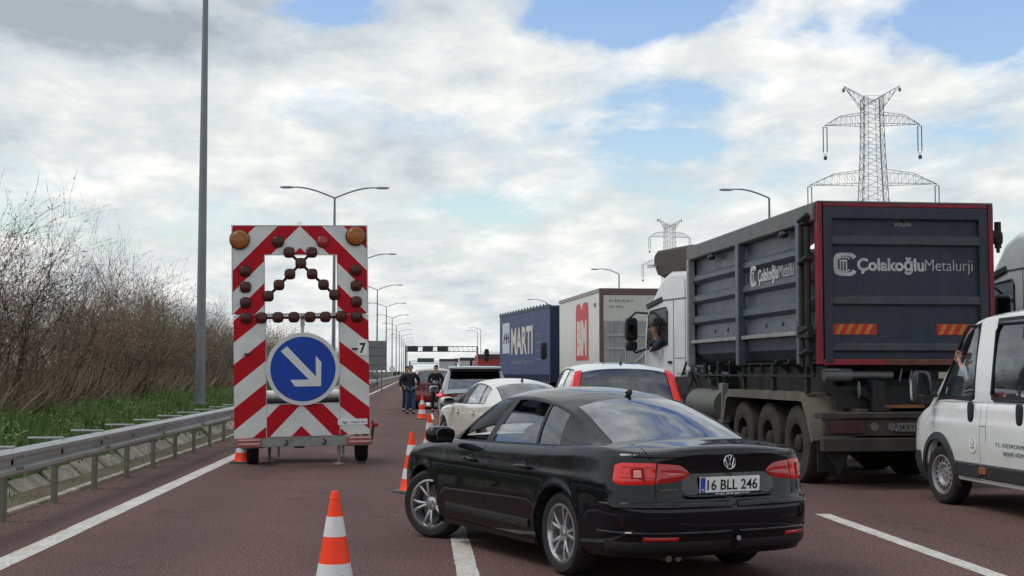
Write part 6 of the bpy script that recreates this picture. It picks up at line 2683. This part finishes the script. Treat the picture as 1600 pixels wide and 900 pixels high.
# ================================================================ box lorries
def lorry_body(label, L_, H_, bodym, frontm=None, name='box_lorry'):
    root = thing(name, label, 'lorry')
    b = MB()
    b.bx(0, 2.55, 0, L_, 1.12, H_)
    o = b.build('cargo_box', bodym, root, bevel=.02)
    b = MB()
    for x in (.8, 1.6):
        b.bx(x, x + .15, -.05, L_ + 1.5, .8, 1.1)
    for x in (.05, 2.4):
        b.bx(x, x + .08, 2.2, L_ - 3.2, .45, 1.0)
    b.bx(.1, 2.45, -.1, .1, .45, .6)
    b.build('chassis', CHS, root)
    for y_ in (1.6, 2.9):
        for x, s_ in ((.22, 1), (2.33, -1)):
            hub = add_wheel(root, (x, y_, .5), s_, .5, .295, .34, 'truck', rimmat=mat('truck_rim', (.3, .3, .3), .5))
            hub.rotation_euler = (0, 0, PI / 2 if s_ > 0 else -PI / 2)
    for x in (.15, 1.95):
        b = MB()
        b.bx(x, x + .45, -.14, -.05, .72, .88)
        b.build('tail_light', REDL2, root, bevel=.01)
    # cab
    b = MB()
    b.prism([(L_ + .35, .6), (L_ + .35, 3.0), (L_ + .6, 3.3), (L_ + 1.4, 3.1), (L_ + 2.2, 2.6), (L_ + 2.35, 1.6), (L_ + 2.35, .5)], lambda a, q, d_: (d_, a, q), .55, 2.45)
    b.build('cab', frontm or CABW, root, bevel=.1, seg=3)
    b = MB()
    b.sup((-.22, L_ + 2.25, 2.3), (.12, .07, .32), .5)
    b.build('mirror', BLK, root, smooth=True)
    for x, s_ in ((.2, 1), (2.3, -1)):
        hub = add_wheel(root, (x, L_ + 1.3, .5), s_, .5, .295, .34, 'truck', rimmat=mat('truck_rim', (.3, .3, .3), .5))
        hub.rotation_euler = (0, 0, PI / 2 if s_ > 0 else -PI / 2)
    return root, o


WBOX = mat('box_side_white', (.60, .60, .56), .4, coat=.2, var=.06, scale=.6, dirt=.3, dirtcol=(.33, .31, .27), bump=.05, bscale=1.2)
RBR = mat('box_frame_brown', (.13, .085, .08), .6, var=.2)
bim, bb = lorry_body('white box lorry with a red side logo, just right of the blue curtain lorry', 7.6, 4.0, WBOX)
b = MB()
b.bx(-.02, .10, -.03, .06, 1.1, 4.03)
b.bx(2.45, 2.57, -.03, .06, 1.1, 4.03)
b.bx(.10, 2.45, -.03, .06, 3.83, 4.03)
b.bx(.10, 2.45, -.028, .06, 1.1, 1.22)
b.build('rear_frame', RBR, bim, bevel=.01)
b = MB()
b.bx(.10, 2.45, -.02, -.004, 3.05, 3.82)
b.build('upper_door', mat('door_pale', (.52, .53, .50), .5, var=.08), bim)
text('DİKKAT', .07, (.28, -.021, 3.62), Xr, Zu, INK, 'lettering', bim, width=.75)
text('34 AKL', .06, (.28, -.021, 3.45), Xr, Zu, INK, 'lettering', bim, width=.45)
b = MB()
b.bx(.10, 2.45, -.02, -.004, 1.24, 3.03)
dr = b.build('lower_door', mat('door_grey', (.30, .305, .30), .6, var=.2, scale=1.5), bim)
b = MB()
for x in (.35, .75, 1.5, 1.9):
    b.tube((x, -.05, 1.2), (x, -.05, 3.0), .022)
for z in (1.7, 2.2, 2.6):
    b.bx(.2, 2.4, -.045, -.021, z, z + .06)
for k_ in range(7):
    b.tube((.95 + .06 * k_, -.06, 1.75 + .06 * k_), (1.25 + .06 * k_, -.06, 1.95 + .06 * k_), .018)
b.build('lock_rod', GALV, dr)
b = MB()
b.bx(.42, .80, -.026, -.021, 1.3, 1.75)
b.build('blue_sticker', mat('sticker_pale_blue', (.25, .35, .5), .5), dr)
b = MB()
b.add([Vector((.50, -.028, 1.3)), Vector((.80, -.028, 1.3)), Vector((.80, -.028, 1.55))], [(0, 1, 2)])
b.build('red_sticker', mat('sticker_red', (.55, .04, .02), .5), dr)
b = MB()
b.bx(-.025, .02, .06, 7.6, 3.92, 4.03)
b.bx(-.025, .02, .06, 7.6, 1.1, 1.2)
b.build('edge_rail', mat('box_rail', (.30, .29, .28), .6), bim)
BRED = mat('logo_red', (.50, .05, .06), .5, var=.08)
b = MB()
y0, y1 = 4.15, 1.95        # reads from the front of the lorry to the rear
b.prism([(y0, 1.9), (y1, 1.9), (y1, 3.55), (y1 + .15, 3.72), (y0 - .9, 3.72), (y0 - 1.1, 3.62), (y0 - 1.3, 3.72), (y0 - .15, 3.72), (y0, 3.55)], lambda a, q, d_: (d_, a, q), -.014, -.004)
lg = b.build('logo_panel', BRED, bim)
text('BİM'.replace('İ', 'I'), 1.05, (-.0145, y0 - .25, 2.12), Xs, Zu, mat('logo_cream', (.62, .58, .53), .5), 'lettering', lg, width=1.7, weight=.05)
b = MB()
b.add([Vector((-.0155, y0 - .85, 3.72)), Vector((-.0155, y0 - 1.35, 3.72)), Vector((-.0155, y0 - 1.1, 3.50))], [(0, 1, 2)])
b.build('logo_notch', WBOX, lg)
b = MB()
b.bx(-.03, -.004, .7, .9, 3.5, 3.62)
b.build('side_marker', mat('marker_grey', (.2, .2, .2), .5), bim)
pr_, pf_ = atd(938, 580, 41), atd(874.5, 580, 48.5)
d_ = (pf_ - pr_)
bim.location = (pr_.x, pr_.y, 0)
bim.rotation_euler = (0, 0, math.atan2(-d_.x, d_.y))

MBL = mat('curtain_blue', (.055, .075, .165), .55, var=.1, scale=.8, bump=.25, bscale=1.5)
mar, mb_ = lorry_body('blue curtain-sided lorry with large white lettering, farthest of the three big lorries', 10.6, 4.12, MBL, name='curtain_lorry')
b = MB()
b.bx(.03, 2.52, -.02, -.004, 1.15, 4.05)
b.build('rear_door', mat('marti_rear_navy', (.015, .022, .06), .5, var=.15), mar)
b = MB()
b.bx(-.02, .04, -.02, 10.6, 4.04, 4.16)
b.bx(-.02, .02, -.02, 10.6, 1.05, 1.16)
b.build('edge_rail', mat('navy_rail', (.04, .05, .08), .5), mar)
b = MB()
for k_ in range(34):
    y_ = .2 + .31 * k_
    b.bx(-.03, -.004, y_, y_ + .05, 1.16, 1.42)
    if k_ % 2:
        b.tube((.0, y_, 4.14), (.0, y_, 4.22), .03, n=5)
separate(b.build('curtain_strap', mat('strap_dark', (.02, .025, .05), .7), mar))
b = MB()
b.bx(-.012, -.004, 8.15, 9.85, 2.35, 3.72)
lg = b.build('logo_panel', mat('logo_pale', (.50, .54, .60), .5), mar)
b = MB()
for q in (0, .55):
    b.prism([(9.6 - q, 2.8), (9.35 - q, 3.3), (9.15 - q, 3.0), (8.95 - q, 3.3), (8.75 - q, 2.8), (8.95 - q, 2.8), (9.05 - q, 3.0), (9.3 - q, 3.0), (9.4 - q, 2.8)], lambda a, z_, dd: (dd, a, z_), -.018, -.013)
b.build('logo_mark', mat('logo_navy', (.03, .04, .10), .5), lg)
LW = mat('lettering_cream', (.58, .56, .52), .5)
text('MARTI', 1.15, (-.012, 7.75, 2.32), Xs, Zu, LW, 'lettering', mar, width=4.6, weight=.03)
text('ULUSLARARASI TASIMACILIK', .18, (-.012, 7.75, 1.85), Xs, Zu, mat('lettering_dim', (.25, .28, .35), .5), 'lettering', mar, width=4.6)
for k_ in range(4):
    text('www.marti', .10, (-.012, 2.5, 3.0 - .33 * k_), Xs, Zu, mat('lettering_dim', (.25, .28, .35), .5), 'lettering', mar, width=1.0)
pr_, pf_ = atd(859, 580, 53.5), atd(777, 580, 64.5)
d_ = (pf_ - pr_)
mar.location = (pr_.x, pr_.y, 0)
mar.rotation_euler = (0, 0, math.atan2(-d_.x, d_.y))

# distant lorries ahead in the queue
FB = [((772, 112), 2.9, 'red_box_far', (.35, .03, .03), 'small red-bodied lorry far ahead, left of the blue curtain lorry'), ((735, 170), 3.2, 'pale_box_far', (.5, .52, .53), 'white box lorry far away under the gantry'), ((700, 210), 3.4, 'grey_box_far', (.40, .42, .44), 'pale lorry farthest up the queue')]
for (px_, dd), hh, mn, mc_, lb in FB:
    r_, bo_ = lorry_body(lb, 7, hh, mat(mn, mc_, .5, dirt=.3), name='box_lorry')
    p_ = atd(px_, 580, dd)
    r_.location = (p_.x - 1.3, p_.y, 0)
    b = MB()
    b.bx(.1, 2.45, -.02, -.004, 1.3, hh - .7)
    b.build('rear_door', mat('far_door_' + mn, (.28, .06, .06) if mn == 'red_box_far' else (.42, .43, .44), .6, var=.3), r_)
    b = MB()
    b.bx(-.02, 2.57, -.03, .4, hh - .35, hh + .03)
    b.build('top_beam', mat('far_beam', (.06, .05, .05), .6), r_)

# ================================================================ white double-cab van
VANW = mat('van_white', (.74, .77, .76), .33, coat=.7, var=.04, dirtz=(.45, 1.2), dirtcol=(.32, .30, .26))
CLAD = mat('van_cladding', (.035, .036, .038), .6, var=.25)
van = thing('van', 'white double-cab van with black wheel-arch cladding at the right edge, driver gripping the pillar', 'van')
VP = dict(
    rear=[(.3, -2.95), (.4, -3.0), (.6, -3.0), (1.3, -2.98)],
    front=[(.25, 2.84), (.4, 2.96), (.6, 3.0), (.8, 2.96), (1.0, 2.82), (1.25, 2.5)],
    wz=[(.2, .90), (.32, .955), (.45, .985), (.55, .99), (.75, 1.0), (.95, 1.0), (1.02, .988), (1.25, .97)],
    shoulder=[(-3, 1.22), (0, 1.22), (1.2, 1.215), (1.9, 1.20), (2.3, 1.13), (2.7, 1.0), (3.0, .86)],
    sill=[(-3, .42), (-2.3, .36), (0, .33), (1.5, .33), (2.3, .28), (2.9, .28)],
    axles=(-1.9, 1.9), Rt=.345, rr=.225, wd=.225, dr=.25, df=.72, n=3.6, nf=4.2, crown=(.02, .10), gap=.06, flare=.0,
    roof=[(-3.0, 1.15), (-2.97, 1.3), (-2.92, 2.05), (-2.8, 2.18), (-2, 2.24), (0, 2.26), (.9, 2.24), (1.25, 2.18), (1.6, 1.96), (2.0, 1.62), (2.3, 1.35), (2.45, 1.2)],
    railz=[(-3.0, 1.12), (-2.97, 1.25), (-2.92, 1.98), (-2.8, 2.08), (-2, 2.14), (0, 2.16), (.8, 2.145), (1.15, 2.08), (1.5, 1.86), (1.9, 1.53), (2.25, 1.20), (2.35, 1.05)],
    raily=[(-3.0, .93), (-2.8, .85), (0, .84), (1.0, .84), (2.35, .86)],
    belty=[(-3.0, .93), (-2.5, .955), (1.5, .955), (2.35, .90)], bulge=.02,
    cols=[(-3.0, -3.0, 'body'), (-.72, -.72, 'g:rear_side_window'), (.58, .58, 'body'), (.78, .78, 'body'), (.97, .97, 'g:front_side_window'), (1.93, 1.28, 'trim'), (2.05, 1.50, 'body'), (2.35, 2.35, 'body')],
    screens=(-2.97, -2.95, 1.28, 2.22), sw=.93, mirx=1.95, hx=(), open={'front_side_window': 1.0},
    glass=glassmat('van_glass', (.38, .44, .44), base=.10), seatx=.9, seatz=1.0)
vc = Car(VP)
vc.shell(VANW, van, 1.0)
vc.liners(van)
vc.house(VANW, van, res=1.0)
for xa, st in ((-1.9, 0), (1.9, R(6))):
    for side in (1, -1):
        add_wheel(van, (xa, side * (.97 - .012 - .115), .345), side, .345, .225, .225, 'steel', st, rimmat=mat('van_rim', (.36, .36, .37), .45, metal=.5, dirt=.5))
seats(van, .95, -.1, 1.0)
X = vc.px
for side in (1, -1):
    # cladding: side strips, arch lips, bumper
    for x0, x1 in ((-1.42, .76), (.80, 1.42)):
        rows = []
        for i in range(13):
            x = x0 + (x1 - x0) * i / 12
            rows.append([vc.S(X(x), .375, side, .002), vc.S(X(x), .395, side, .022), vc.S(X(x), .52, side, .024), vc.S(X(x), .54, side, .004)])
        b = MB()
        b.grid(rows)
        b.build('side_cladding', CLAD, van, smooth=True)
    for xa in (-1.9, 1.9):
        rows = []
        for i in range(25):
            a_ = R(-12) + R(204) * i / 24
            row = []
            for k_, (rr_, of) in enumerate(((.405, .006), (.41, .028), (.475, .024), (.50, .003))):
                x = xa + rr_ * math.cos(a_)
                z = .345 + rr_ * math.sin(a_)
                pp = X(x) if x < vc.xs1 else 2 + 0.0
                y = vc.W(min(x, 2.5), z)
                if x > vc.xs1:
                    lo_, hi_ = 2.0, 3.0
                    for _ in range(25):
                        mm_ = (lo_ + hi_) / 2
                        if vc.S(mm_, z).x < x:
                            lo_ = mm_
                        else:
                            hi_ = mm_
                    y = vc.S(lo_, z).y
                row.append(Vector((x, side * (y + of), z)))
            rows.append(row)
        b = MB()
        b.grid(rows)
        b.build('arch_cladding', CLAD, van, smooth=True)
    vc.patch('bumper_cladding', CLAD, [(2.08, .285, .60), (2.5, .285, .56), (2.999, .285, .54)], van, side, off=.02, nu=16)
    vc.patch('headlight', CLR, [(2.16, .86, 1.02), (2.35, .80, .99), (2.5, .78, .92)], van, side, off=.01)
    b = MB()
    q = vc.S(X(.70), .47, side, .026)
    b.box(q, (.16, .012, .075))
    b.build('side_reflector', mat('reflector_brown', (.30, .10, .05), .35, coat=.5), van, bevel=.004)
    for x in (1.01, -.12):
        b = MB()
        q = vc.S(X(x), 1.10, side, .008)
        b.sup(q, (.065, .018, .115), .55)
        b.build('door_handle', BLK, van, smooth=True)
    # tall van mirror
    b = MB()
    b.sup((2.02, side * 1.12, 1.36), (.07, .115, .20), .5, rot=Matrix.Rotation(R(10 * side), 3, 'Z'))
    b.path([(1.98, side * .95, 1.28), (2.0, side * 1.05, 1.26)], .035)
    o = b.build('side_mirror', mat('mirror_black', (.03, .031, .033), .5), van, smooth=True)
    b = MB()
    b.sup((1.955, side * 1.12, 1.40), (.006, .09, .14), .5, rot=Matrix.Rotation(R(10 * side), 3, 'Z'))
    b.build('mirror_glass', mat('mirror_tint', (0, 0, 0)), o, smooth=True)
    b = MB()
    b.sup((2.055, side * 1.17, 1.33), (.05, .07, .15), .6)
    b.build('mirror_cap', mat('van_mirror_cap', (.35, .37, .38), .4), o, smooth=True)
seams = []
for side in (1, -1):
    seams += [([(X(.78), .40), (X(.78), 1.20)], side), ([(X(.63), .78), (X(.63), .985)], side), ([(X(.63), .78), (X(.63), .95), (X(.63), 1.20)], side), ([(X(.63), .95), (X(.78), .95)], side),
              ([(X(1.46), .55), (X(1.62), .78), (X(1.80), .84)], side), ([(X(1.30), .36), (X(.78), .36)], side), ([(X(-.85), .40), (X(-.85), 1.20)], side), ([(X(2.0), .86), (X(2.02), 1.16)], side)]
vc.seam(seams, van, m=mat('van_seam', (.13, .135, .13), .7), w=.008)
b = MB()
for side in (1, -1):
    for x_ in (.63, .78):
        b.add([vc.sidepoint(x_ - .004, z, side, .002) for z in (1.22, 2.10)] + [vc.sidepoint(x_ + .004, z, side, .002) for z in (2.10, 1.22)], [(0, 1, 2, 3)])
b.build('pillar_seam', mat('van_seam', (0, 0, 0)), van)
for side in (1, -1):
    # rounded black rubber frame of the sliding-door window and the front window, standing proud of the panel
    for outl in ([(-.66, 1.30), (-.58, 1.235), (.50, 1.235), (.57, 1.30), (.57, 1.98), (.50, 2.06), (-.58, 2.06), (-.66, 1.98)], [(.99, 1.27), (1.04, 1.235), (1.85, 1.245), (1.90, 1.28), (1.42, 1.98), (1.30, 2.06), (1.06, 2.06), (.99, 1.99)]):
        b = MB()
        b.path([vc.sidepoint(x_, z_, side, .004) for x_, z_ in outl + [outl[0]]], .016, n=6, caps=False)
        b.build('window_rubber', BLK, van, smooth=True)
    b = MB()
    b.add([vc.sidepoint(-.06, z, side, .0) for z in (1.25, 2.04)] + [vc.sidepoint(-.01, z, side, .0) for z in (2.04, 1.25)], [(0, 1, 2, 3)])
    b.build('window_divider', BLK, van)
q = vc.S(X(.95), .75, 1, .003)
b = MB()
b.lathe([(0, .002), (.095, .002), (.10, 0)], 28, axis='Y', o=q)
o = b.build('door_emblem', mat('emblem_pale', (.68, .70, .69), .5), van)
o.scale = (1, 1, 1)
b = MB()
b.path([q + Vector((.035 * math.cos(t_), .004, .035 * math.sin(t_) + .02)) for t_ in [R(60) + R(300) * i / 14 for i in range(15)]], .004, n=5)
b.build('emblem_ring', mat('emblem_ink', (.25, .28, .28), .5), o)
text('GEBZE', .016, q + Vector((.045, .0025, -.05)), (-1, 0, 0), Zu, mat('emblem_ink', (0, 0, 0)), 'lettering', o, width=.09, weight=.02)
VI = mat('van_ink', (.12, .13, .14), .5)
q = vc.S(X(.30), .72, 1, .003)
text('T.C. KÜÇÜKÇEKMECE BELEDİYESİ', .040, q + Vector((.10, .0, .03)), (-1, 0, 0), Zu, VI, 'lettering', van, width=1.15, weight=.0)
text('RESMİ HİZMET ARACI', .040, q + Vector((-.08, .0, -.055)), (-1, 0, 0), Zu, VI, 'lettering', van, width=.80, weight=.0)
b = MB()
b.bx(-.9, .55, -.86, .86, .42, .46)
b.bx(.55, 2.1, -.86, .86, .42, .46)
b.bx(-.95, -.9, -.86, .86, .46, 2.1)
b.build('cabin_floor', DRK, van)
fw = atd(1470, 787, 2150 * 1.55 / 207)
rot = Matrix.Rotation(PI / 2 + R(2.8), 3, 'Z')
p_ = fw - rot @ Vector((1.9, .96, 0))
van.location = (p_.x, p_.y, 0)
van.rotation_euler = (0, 0, PI / 2 + R(2.8))


# ================================================================ people
def skinned(name, verts, edges, radii, m, parent, sub=1, root=0):
    me = bpy.data.meshes.new(name)
    me.from_pydata([tuple(v) for v in verts], edges, [])
    me.materials.append(m)
    o = bpy.data.objects.new(name, me)
    COL.objects.link(o)
    md = o.modifiers.new('skin', 'SKIN')
    md.use_smooth_shade = True
    md.branch_smoothing = .6
    if not me.skin_vertices:
        pass
    lay = me.skin_vertices[0].data
    for i, r_ in enumerate(radii):
        lay[i].radius = r_ if isinstance(r_, tuple) else (r_, r_)
        lay[i].use_root = (i == root)
    sb = o.modifiers.new('subdiv', 'SUBSURF')
    sb.levels = sub
    sb.render_levels = sub
    dg = bpy.context.evaluated_depsgraph_get()
    me2 = bpy.data.meshes.new_from_object(o.evaluated_get(dg))
    o.modifiers.clear()
    o.data = me2
    me2.name = name
    if not me2.materials:
        me2.materials.append(m)
    if parent:
        o.parent = parent
    return o


def person(label, J, top, legs, shoes, hairm, group=None, topname='jacket', sleeve=True, cat='person', legson=True, topr=1.0):
    """J: joints in metres (x right seen from behind, y facing direction, z up)"""
    root = thing('person', label, cat, group=group)
    V_, E, Rr = [], [], []
    idx = {}

    def v(n_, p, r_, con=None):
        idx[n_] = len(V_)
        V_.append(Vector(p))
        Rr.append(r_)
        if con is not None:
            E.append((idx[con], idx[n_]))
    v('pelvis', J['pelvis'], (.125, .10))
    v('waist', Vector(J['pelvis']).lerp(Vector(J['chest']), .5), (.12, .09), 'pelvis')
    v('chest', J['chest'], (.14, .105), 'waist')
    v('neck', J['neck'], .055, 'chest')
    nk, hd = Vector(J['neck']), Vector(J['head'])
    v('jaw', nk.lerp(hd, .5), (.058, .062), 'neck')
    v('head', hd, (.078, .092), 'jaw')
    v('crown', hd + (hd - nk).normalized() * .085, (.055, .065), 'head')
    for s_ in 'LR':
        v('sh' + s_, J['sh' + s_], .058, 'chest')
        v('el' + s_, J['el' + s_], .042, 'sh' + s_)
        v('wr' + s_, J['wr' + s_], .027, 'el' + s_)
        e_, w_ = Vector(J['el' + s_]), Vector(J['wr' + s_])
        d_ = (w_ - e_).normalized()
        if 'hd' + s_ in J:
            d2 = (Vector(J['hd' + s_]) - w_).normalized()
        else:
            d2 = d_
        a_ = d2.orthogonal().normalized()
        a_ = d2.cross(Vector((0, 1, 0))).normalized() if abs(d2.y) < .9 else d2.cross(Vector((0, 0, 1))).normalized()
        c_ = d2.cross(a_)
        v('pm' + s_, w_ + d2 * .06, (.038, .02), 'wr' + s_)
        for k_, (o_, ln) in enumerate(((-.027, .07), (-.009, .082), (.009, .078), (.027, .06))):
            v('f%d' % k_ + s_, w_ + d2 * .10 + c_ * o_, .0105, 'pm' + s_)
            v('g%d' % k_ + s_, w_ + d2 * (.10 + ln * .55) + c_ * o_ + a_ * .012, .0095, 'f%d' % k_ + s_)
            v('h%d' % k_ + s_, w_ + d2 * (.10 + ln * .8) + c_ * o_ + a_ * .035, .008, 'g%d' % k_ + s_)
        v('t0' + s_, w_ + d2 * .045 + c_ * -.04, .012, 'pm' + s_)
        v('t1' + s_, w_ + d2 * .085 + c_ * -.055 + a_ * .015, .010, 't0' + s_)
        if legson:
            v('hp' + s_, J['hp' + s_], .085, 'pelvis')
            v('kn' + s_, J['kn' + s_], .055, 'hp' + s_)
            v('an' + s_, J['an' + s_], .037, 'kn' + s_)
            v('to' + s_, Vector(J['an' + s_]) + Vector(J.get('toe', (0, .15, -.05))), .03, 'an' + s_)
    skinned('body', V_, E, Rr, SKIN_M, root, sub=1)
    # jacket
    k_ = topr
    pv_ = Vector(J['pelvis'])
    dn_ = (pv_ - Vector(J['chest'])).normalized() * .14
    vv = [pv_, pv_.lerp(Vector(J['chest']), .5), J['chest'], Vector(J['chest']).lerp(Vector(J['neck']), .8), pv_ + dn_]
    rr = [(.175 * k_, .14 * k_), (.17 * k_, .135 * k_), (.185 * k_, .145 * k_), (.088, .085), (.18 * k_, .145 * k_)]
    ee = [(0, 1), (1, 2), (2, 3), (0, 4)]
    for s_ in 'LR':
        n0 = len(vv)
        vv += [J['sh' + s_], J['el' + s_], Vector(J['el' + s_]).lerp(Vector(J['wr' + s_]), .93 if sleeve else .1)]
        rr += [.098 * k_, .070 * k_, .05]
        ee += [(2, n0), (n0, n0 + 1), (n0 + 1, n0 + 2)]
    skinned(topname, vv, ee, rr, top, root, sub=1)
    if legson:
        vv = [J['pelvis']]
        rr = [(.15, .12)]
        ee = []
        for s_ in 'LR':
            n0 = len(vv)
            vv += [J['hp' + s_], J['kn' + s_], Vector(J['an' + s_]) + Vector((0, 0, .01))]
            rr += [.10, .078, .066]
            ee += [(0, n0), (n0, n0 + 1), (n0 + 1, n0 + 2)]
        skinned('trousers', vv, ee, rr, legs, root, sub=1)
        for s_ in 'LR':
            b = MB()
            a_ = Vector(J['an' + s_])
            t_ = Vector(J.get('toe', (0, .15, -.05)))
            yaw = math.atan2(-t_.x, t_.y)
            b.sup(a_ + Vector((t_.x * .45, t_.y * .45, -.055)), (.05, .14, .045), .7, rot=Matrix.Rotation(yaw, 3, 'Z'))
            b.build('shoe', shoes, root, smooth=True)
    # face and hair
    f = Vector(J.get('face', (0, 1, 0))).normalized()
    up = (hd - nk).normalized()
    f = (f - up * f.dot(up)).normalized()
    rt = f.cross(up)
    b = MB()
    b.sup(hd + up * .035 - f * .018, (.088, .100, .088), .95, rot=Matrix((rt, f, up)).transposed())
    # keep the face clear: hair only on top, back and sides
    b2 = MB()
    keep = []
    for fc in b.f:
        c_ = sum((b.v[i] for i in fc), Vector()) / len(fc) - hd
        if c_.dot(f) > .035 and c_.dot(up) < .062:
            continue
        if c_.dot(up) < -.04:
            continue
        keep.append(fc)
    b2.v, b2.f, b2.mi = b.v, keep, [0] * len(keep)
    b2.build('hair', hairm, root, smooth=True)
    b = MB()
    for e_ in (-1, 1):
        b.sup(hd + f * .082 + rt * .031 * e_ + up * .005, (.013, .009, .006), 1, n=8, m=6)
    b.build('eyes', INK, root)
    b = MB()
    b.sup(hd + f * .093 - up * .022, (.013, .016, .022), 1, n=8, m=6)
    b.sup(hd + f * .083 - up * .052, (.024, .007, .006), 1, n=8, m=6, rot=Matrix((rt, f, up)).transposed())
    for e_ in (-1, 1):
        b.sup(hd + rt * .083 * e_ - up * .005, (.010, .018, .028), 1, n=8, m=6)
    b.build('face_features', SKIN_M, root, smooth=True)
    return root


def standing(h=1.78, arm='down', stride=.0, spread=.11):
    k = h / 1.78
    J = dict(pelvis=(0, 0, .97), chest=(0, .0, 1.32), neck=(0, -.0, 1.50), head=(0, .015, 1.645), hpL=(-.10, 0, .90), hpR=(.10, 0, .90), knL=(-spread, .02 + stride * .4, .50), knR=(spread, .03 - stride * .3, .50), anL=(-spread - .02, stride, .09), anR=(spread + .02, -stride, .09),
             shL=(-.165, 0, 1.42), shR=(.165, 0, 1.42))
    if arm == 'down':
        J.update(elL=(-.27, -.03, 1.16), elR=(.27, -.03, 1.16), wrL=(-.27, .06, .92), wrR=(.27, .06, .92))
    elif arm == 'pocket':
        J.update(elL=(-.31, -.06, 1.17), elR=(.31, -.06, 1.17), wrL=(-.22, .08, .99), wrR=(.22, .08, .99))
    elif arm == 'hold':
        J.update(elL=(-.29, .0, 1.17), elR=(.29, .0, 1.17), wrL=(-.12, .20, 1.10), wrR=(.12, .20, 1.10))
    return {n_: tuple(c * k for c in v_) for n_, v_ in J.items()}


NAVYC = mat('navy_jacket', (.012, .014, .02), .8, var=.3, scale=12)
JEAN = mat('blue_jeans', (.035, .07, .15), .85, var=.25, scale=12)
BLKC = mat('black_clothes', (.010, .010, .012), .8, var=.3, scale=12)
SHOE = mat('dark_shoes', (.02, .02, .02), .6)
p1 = person('man in a dark jacket and blue jeans standing on the road by the cones', standing(1.80, 'pocket', .06), NAVYC, JEAN, SHOE, mat('hair_grey', (.12, .10, .08), .8), 'men standing by the cones')
q = at(641.5, 646.5)
p1.location = (q.x, q.y, 0)
p1.rotation_euler = (0, 0, R(172))
p2 = person('man dressed all in black holding a dark helmet in front of him', standing(1.80, 'hold', -.02), BLKC, BLKC, SHOE, HAIR, 'men standing by the cones')
q = at(681, 643.5)
p2.location = (q.x, q.y, 0)
p2.rotation_euler = (0, 0, R(185))
b = MB()
b.sup((0, 0, 0), (.14, .17, .14), .9)
hm = b.build('helmet', mat('helmet_black', (.03, .03, .035), .2, coat=1), None, smooth=True)
tag(hm, 'black motorcycle helmet held by the man in black', 'helmet')
hm.location = (q.x - .02, q.y - .24, 1.08)
b = MB()
b.sup((0, -.10, .0), (.10, .09, .05), .7)
b.build('visor', mat('visor_grey', (.10, .11, .12), .1, coat=1), hm, smooth=True)
p3 = person('man in dark clothes half hidden behind the man in blue jeans', standing(1.76, 'down', .05), BLKC, mat('dark_trousers', (.03, .032, .04), .8), SHOE, HAIR, 'men standing by the cones')
q = at(635.5, 644)
p3.location = (q.x, q.y + .9, 0)
p3.rotation_euler = (0, 0, R(195))
p4 = person('person in a pale grey-green top standing by the guard rail beyond the trailer', standing(1.76, 'pocket', .08), mat('greygreen_top', (.16, .21, .18), .8), BLKC, SHOE, HAIR, None, 'jumper')
q = at(587.5, 605)
p4.location = (q.x, q.y, 0)
p4.rotation_euler = (0, 0, R(5))
for i, (px_, lb, m_) in enumerate([(617, 'distant person in dark clothes near the round sign, left of the far pair', BLKC), (622.5, 'distant person in dark clothes near the round sign, right of the far pair', NAVYC)]):
    o = person(lb, standing(1.8, 'down', .1 * (i - .3)), m_, BLKC, SHOE, HAIR, 'people far along the shoulder')
    q = at(px_, 592.5 - i)
    o.location = (q.x, q.y, 0)
    o.rotation_euler = (0, 0, R(170 * i))

# lorry driver leaning out of his window (placed in the frame of the cab; built facing back towards the camera)
J = dict(pelvis=(.30, 1.48, 1.72), chest=(.04, 1.50, 2.05), neck=(-.07, 1.48, 2.25), head=(-.13, 1.45, 2.40), shL=(-.02, 1.30, 2.17), shR=(.0, 1.68, 2.17), elL=(-.16, 1.30, 2.00), elR=(-.10, 1.82, 2.02), wrL=(-.14, 1.52, 1.98), wrR=(-.08, 1.62, 2.0), face=(-.5, -1, -.15))
o = person('lorry driver leaning out of the white cab window and looking back', J, mat('driver_top', (.03, .03, .045), .8), BLKC, SHOE, HAIR, legson=False, topname='shirt', topr=.85)
o.location = tc1.location
o.rotation_euler = tc1.rotation_euler
# van driver with a hand on the pillar grip
J = dict(pelvis=(.82, .45, 1.02), chest=(.88, .47, 1.38), neck=(.90, .47, 1.60), head=(.95, .46, 1.76), shL=(.90, .65, 1.50), shR=(.90, .28, 1.50), elL=(1.18, .86, 1.42), elR=(1.15, .24, 1.28), wrL=(1.34, .945, 1.62), wrR=(1.42, .36, 1.32), hdL=(1.38, .95, 1.74), face=(1, 0, 0))
o = person('van driver in a pale shirt gripping the door pillar, seen through the side window', J, mat('pale_shirt', (.30, .34, .38), .8, var=.1), BLKC, SHOE, HAIR, legson=False, topname='shirt')
o.location = van.location
o.rotation_euler = van.rotation_euler
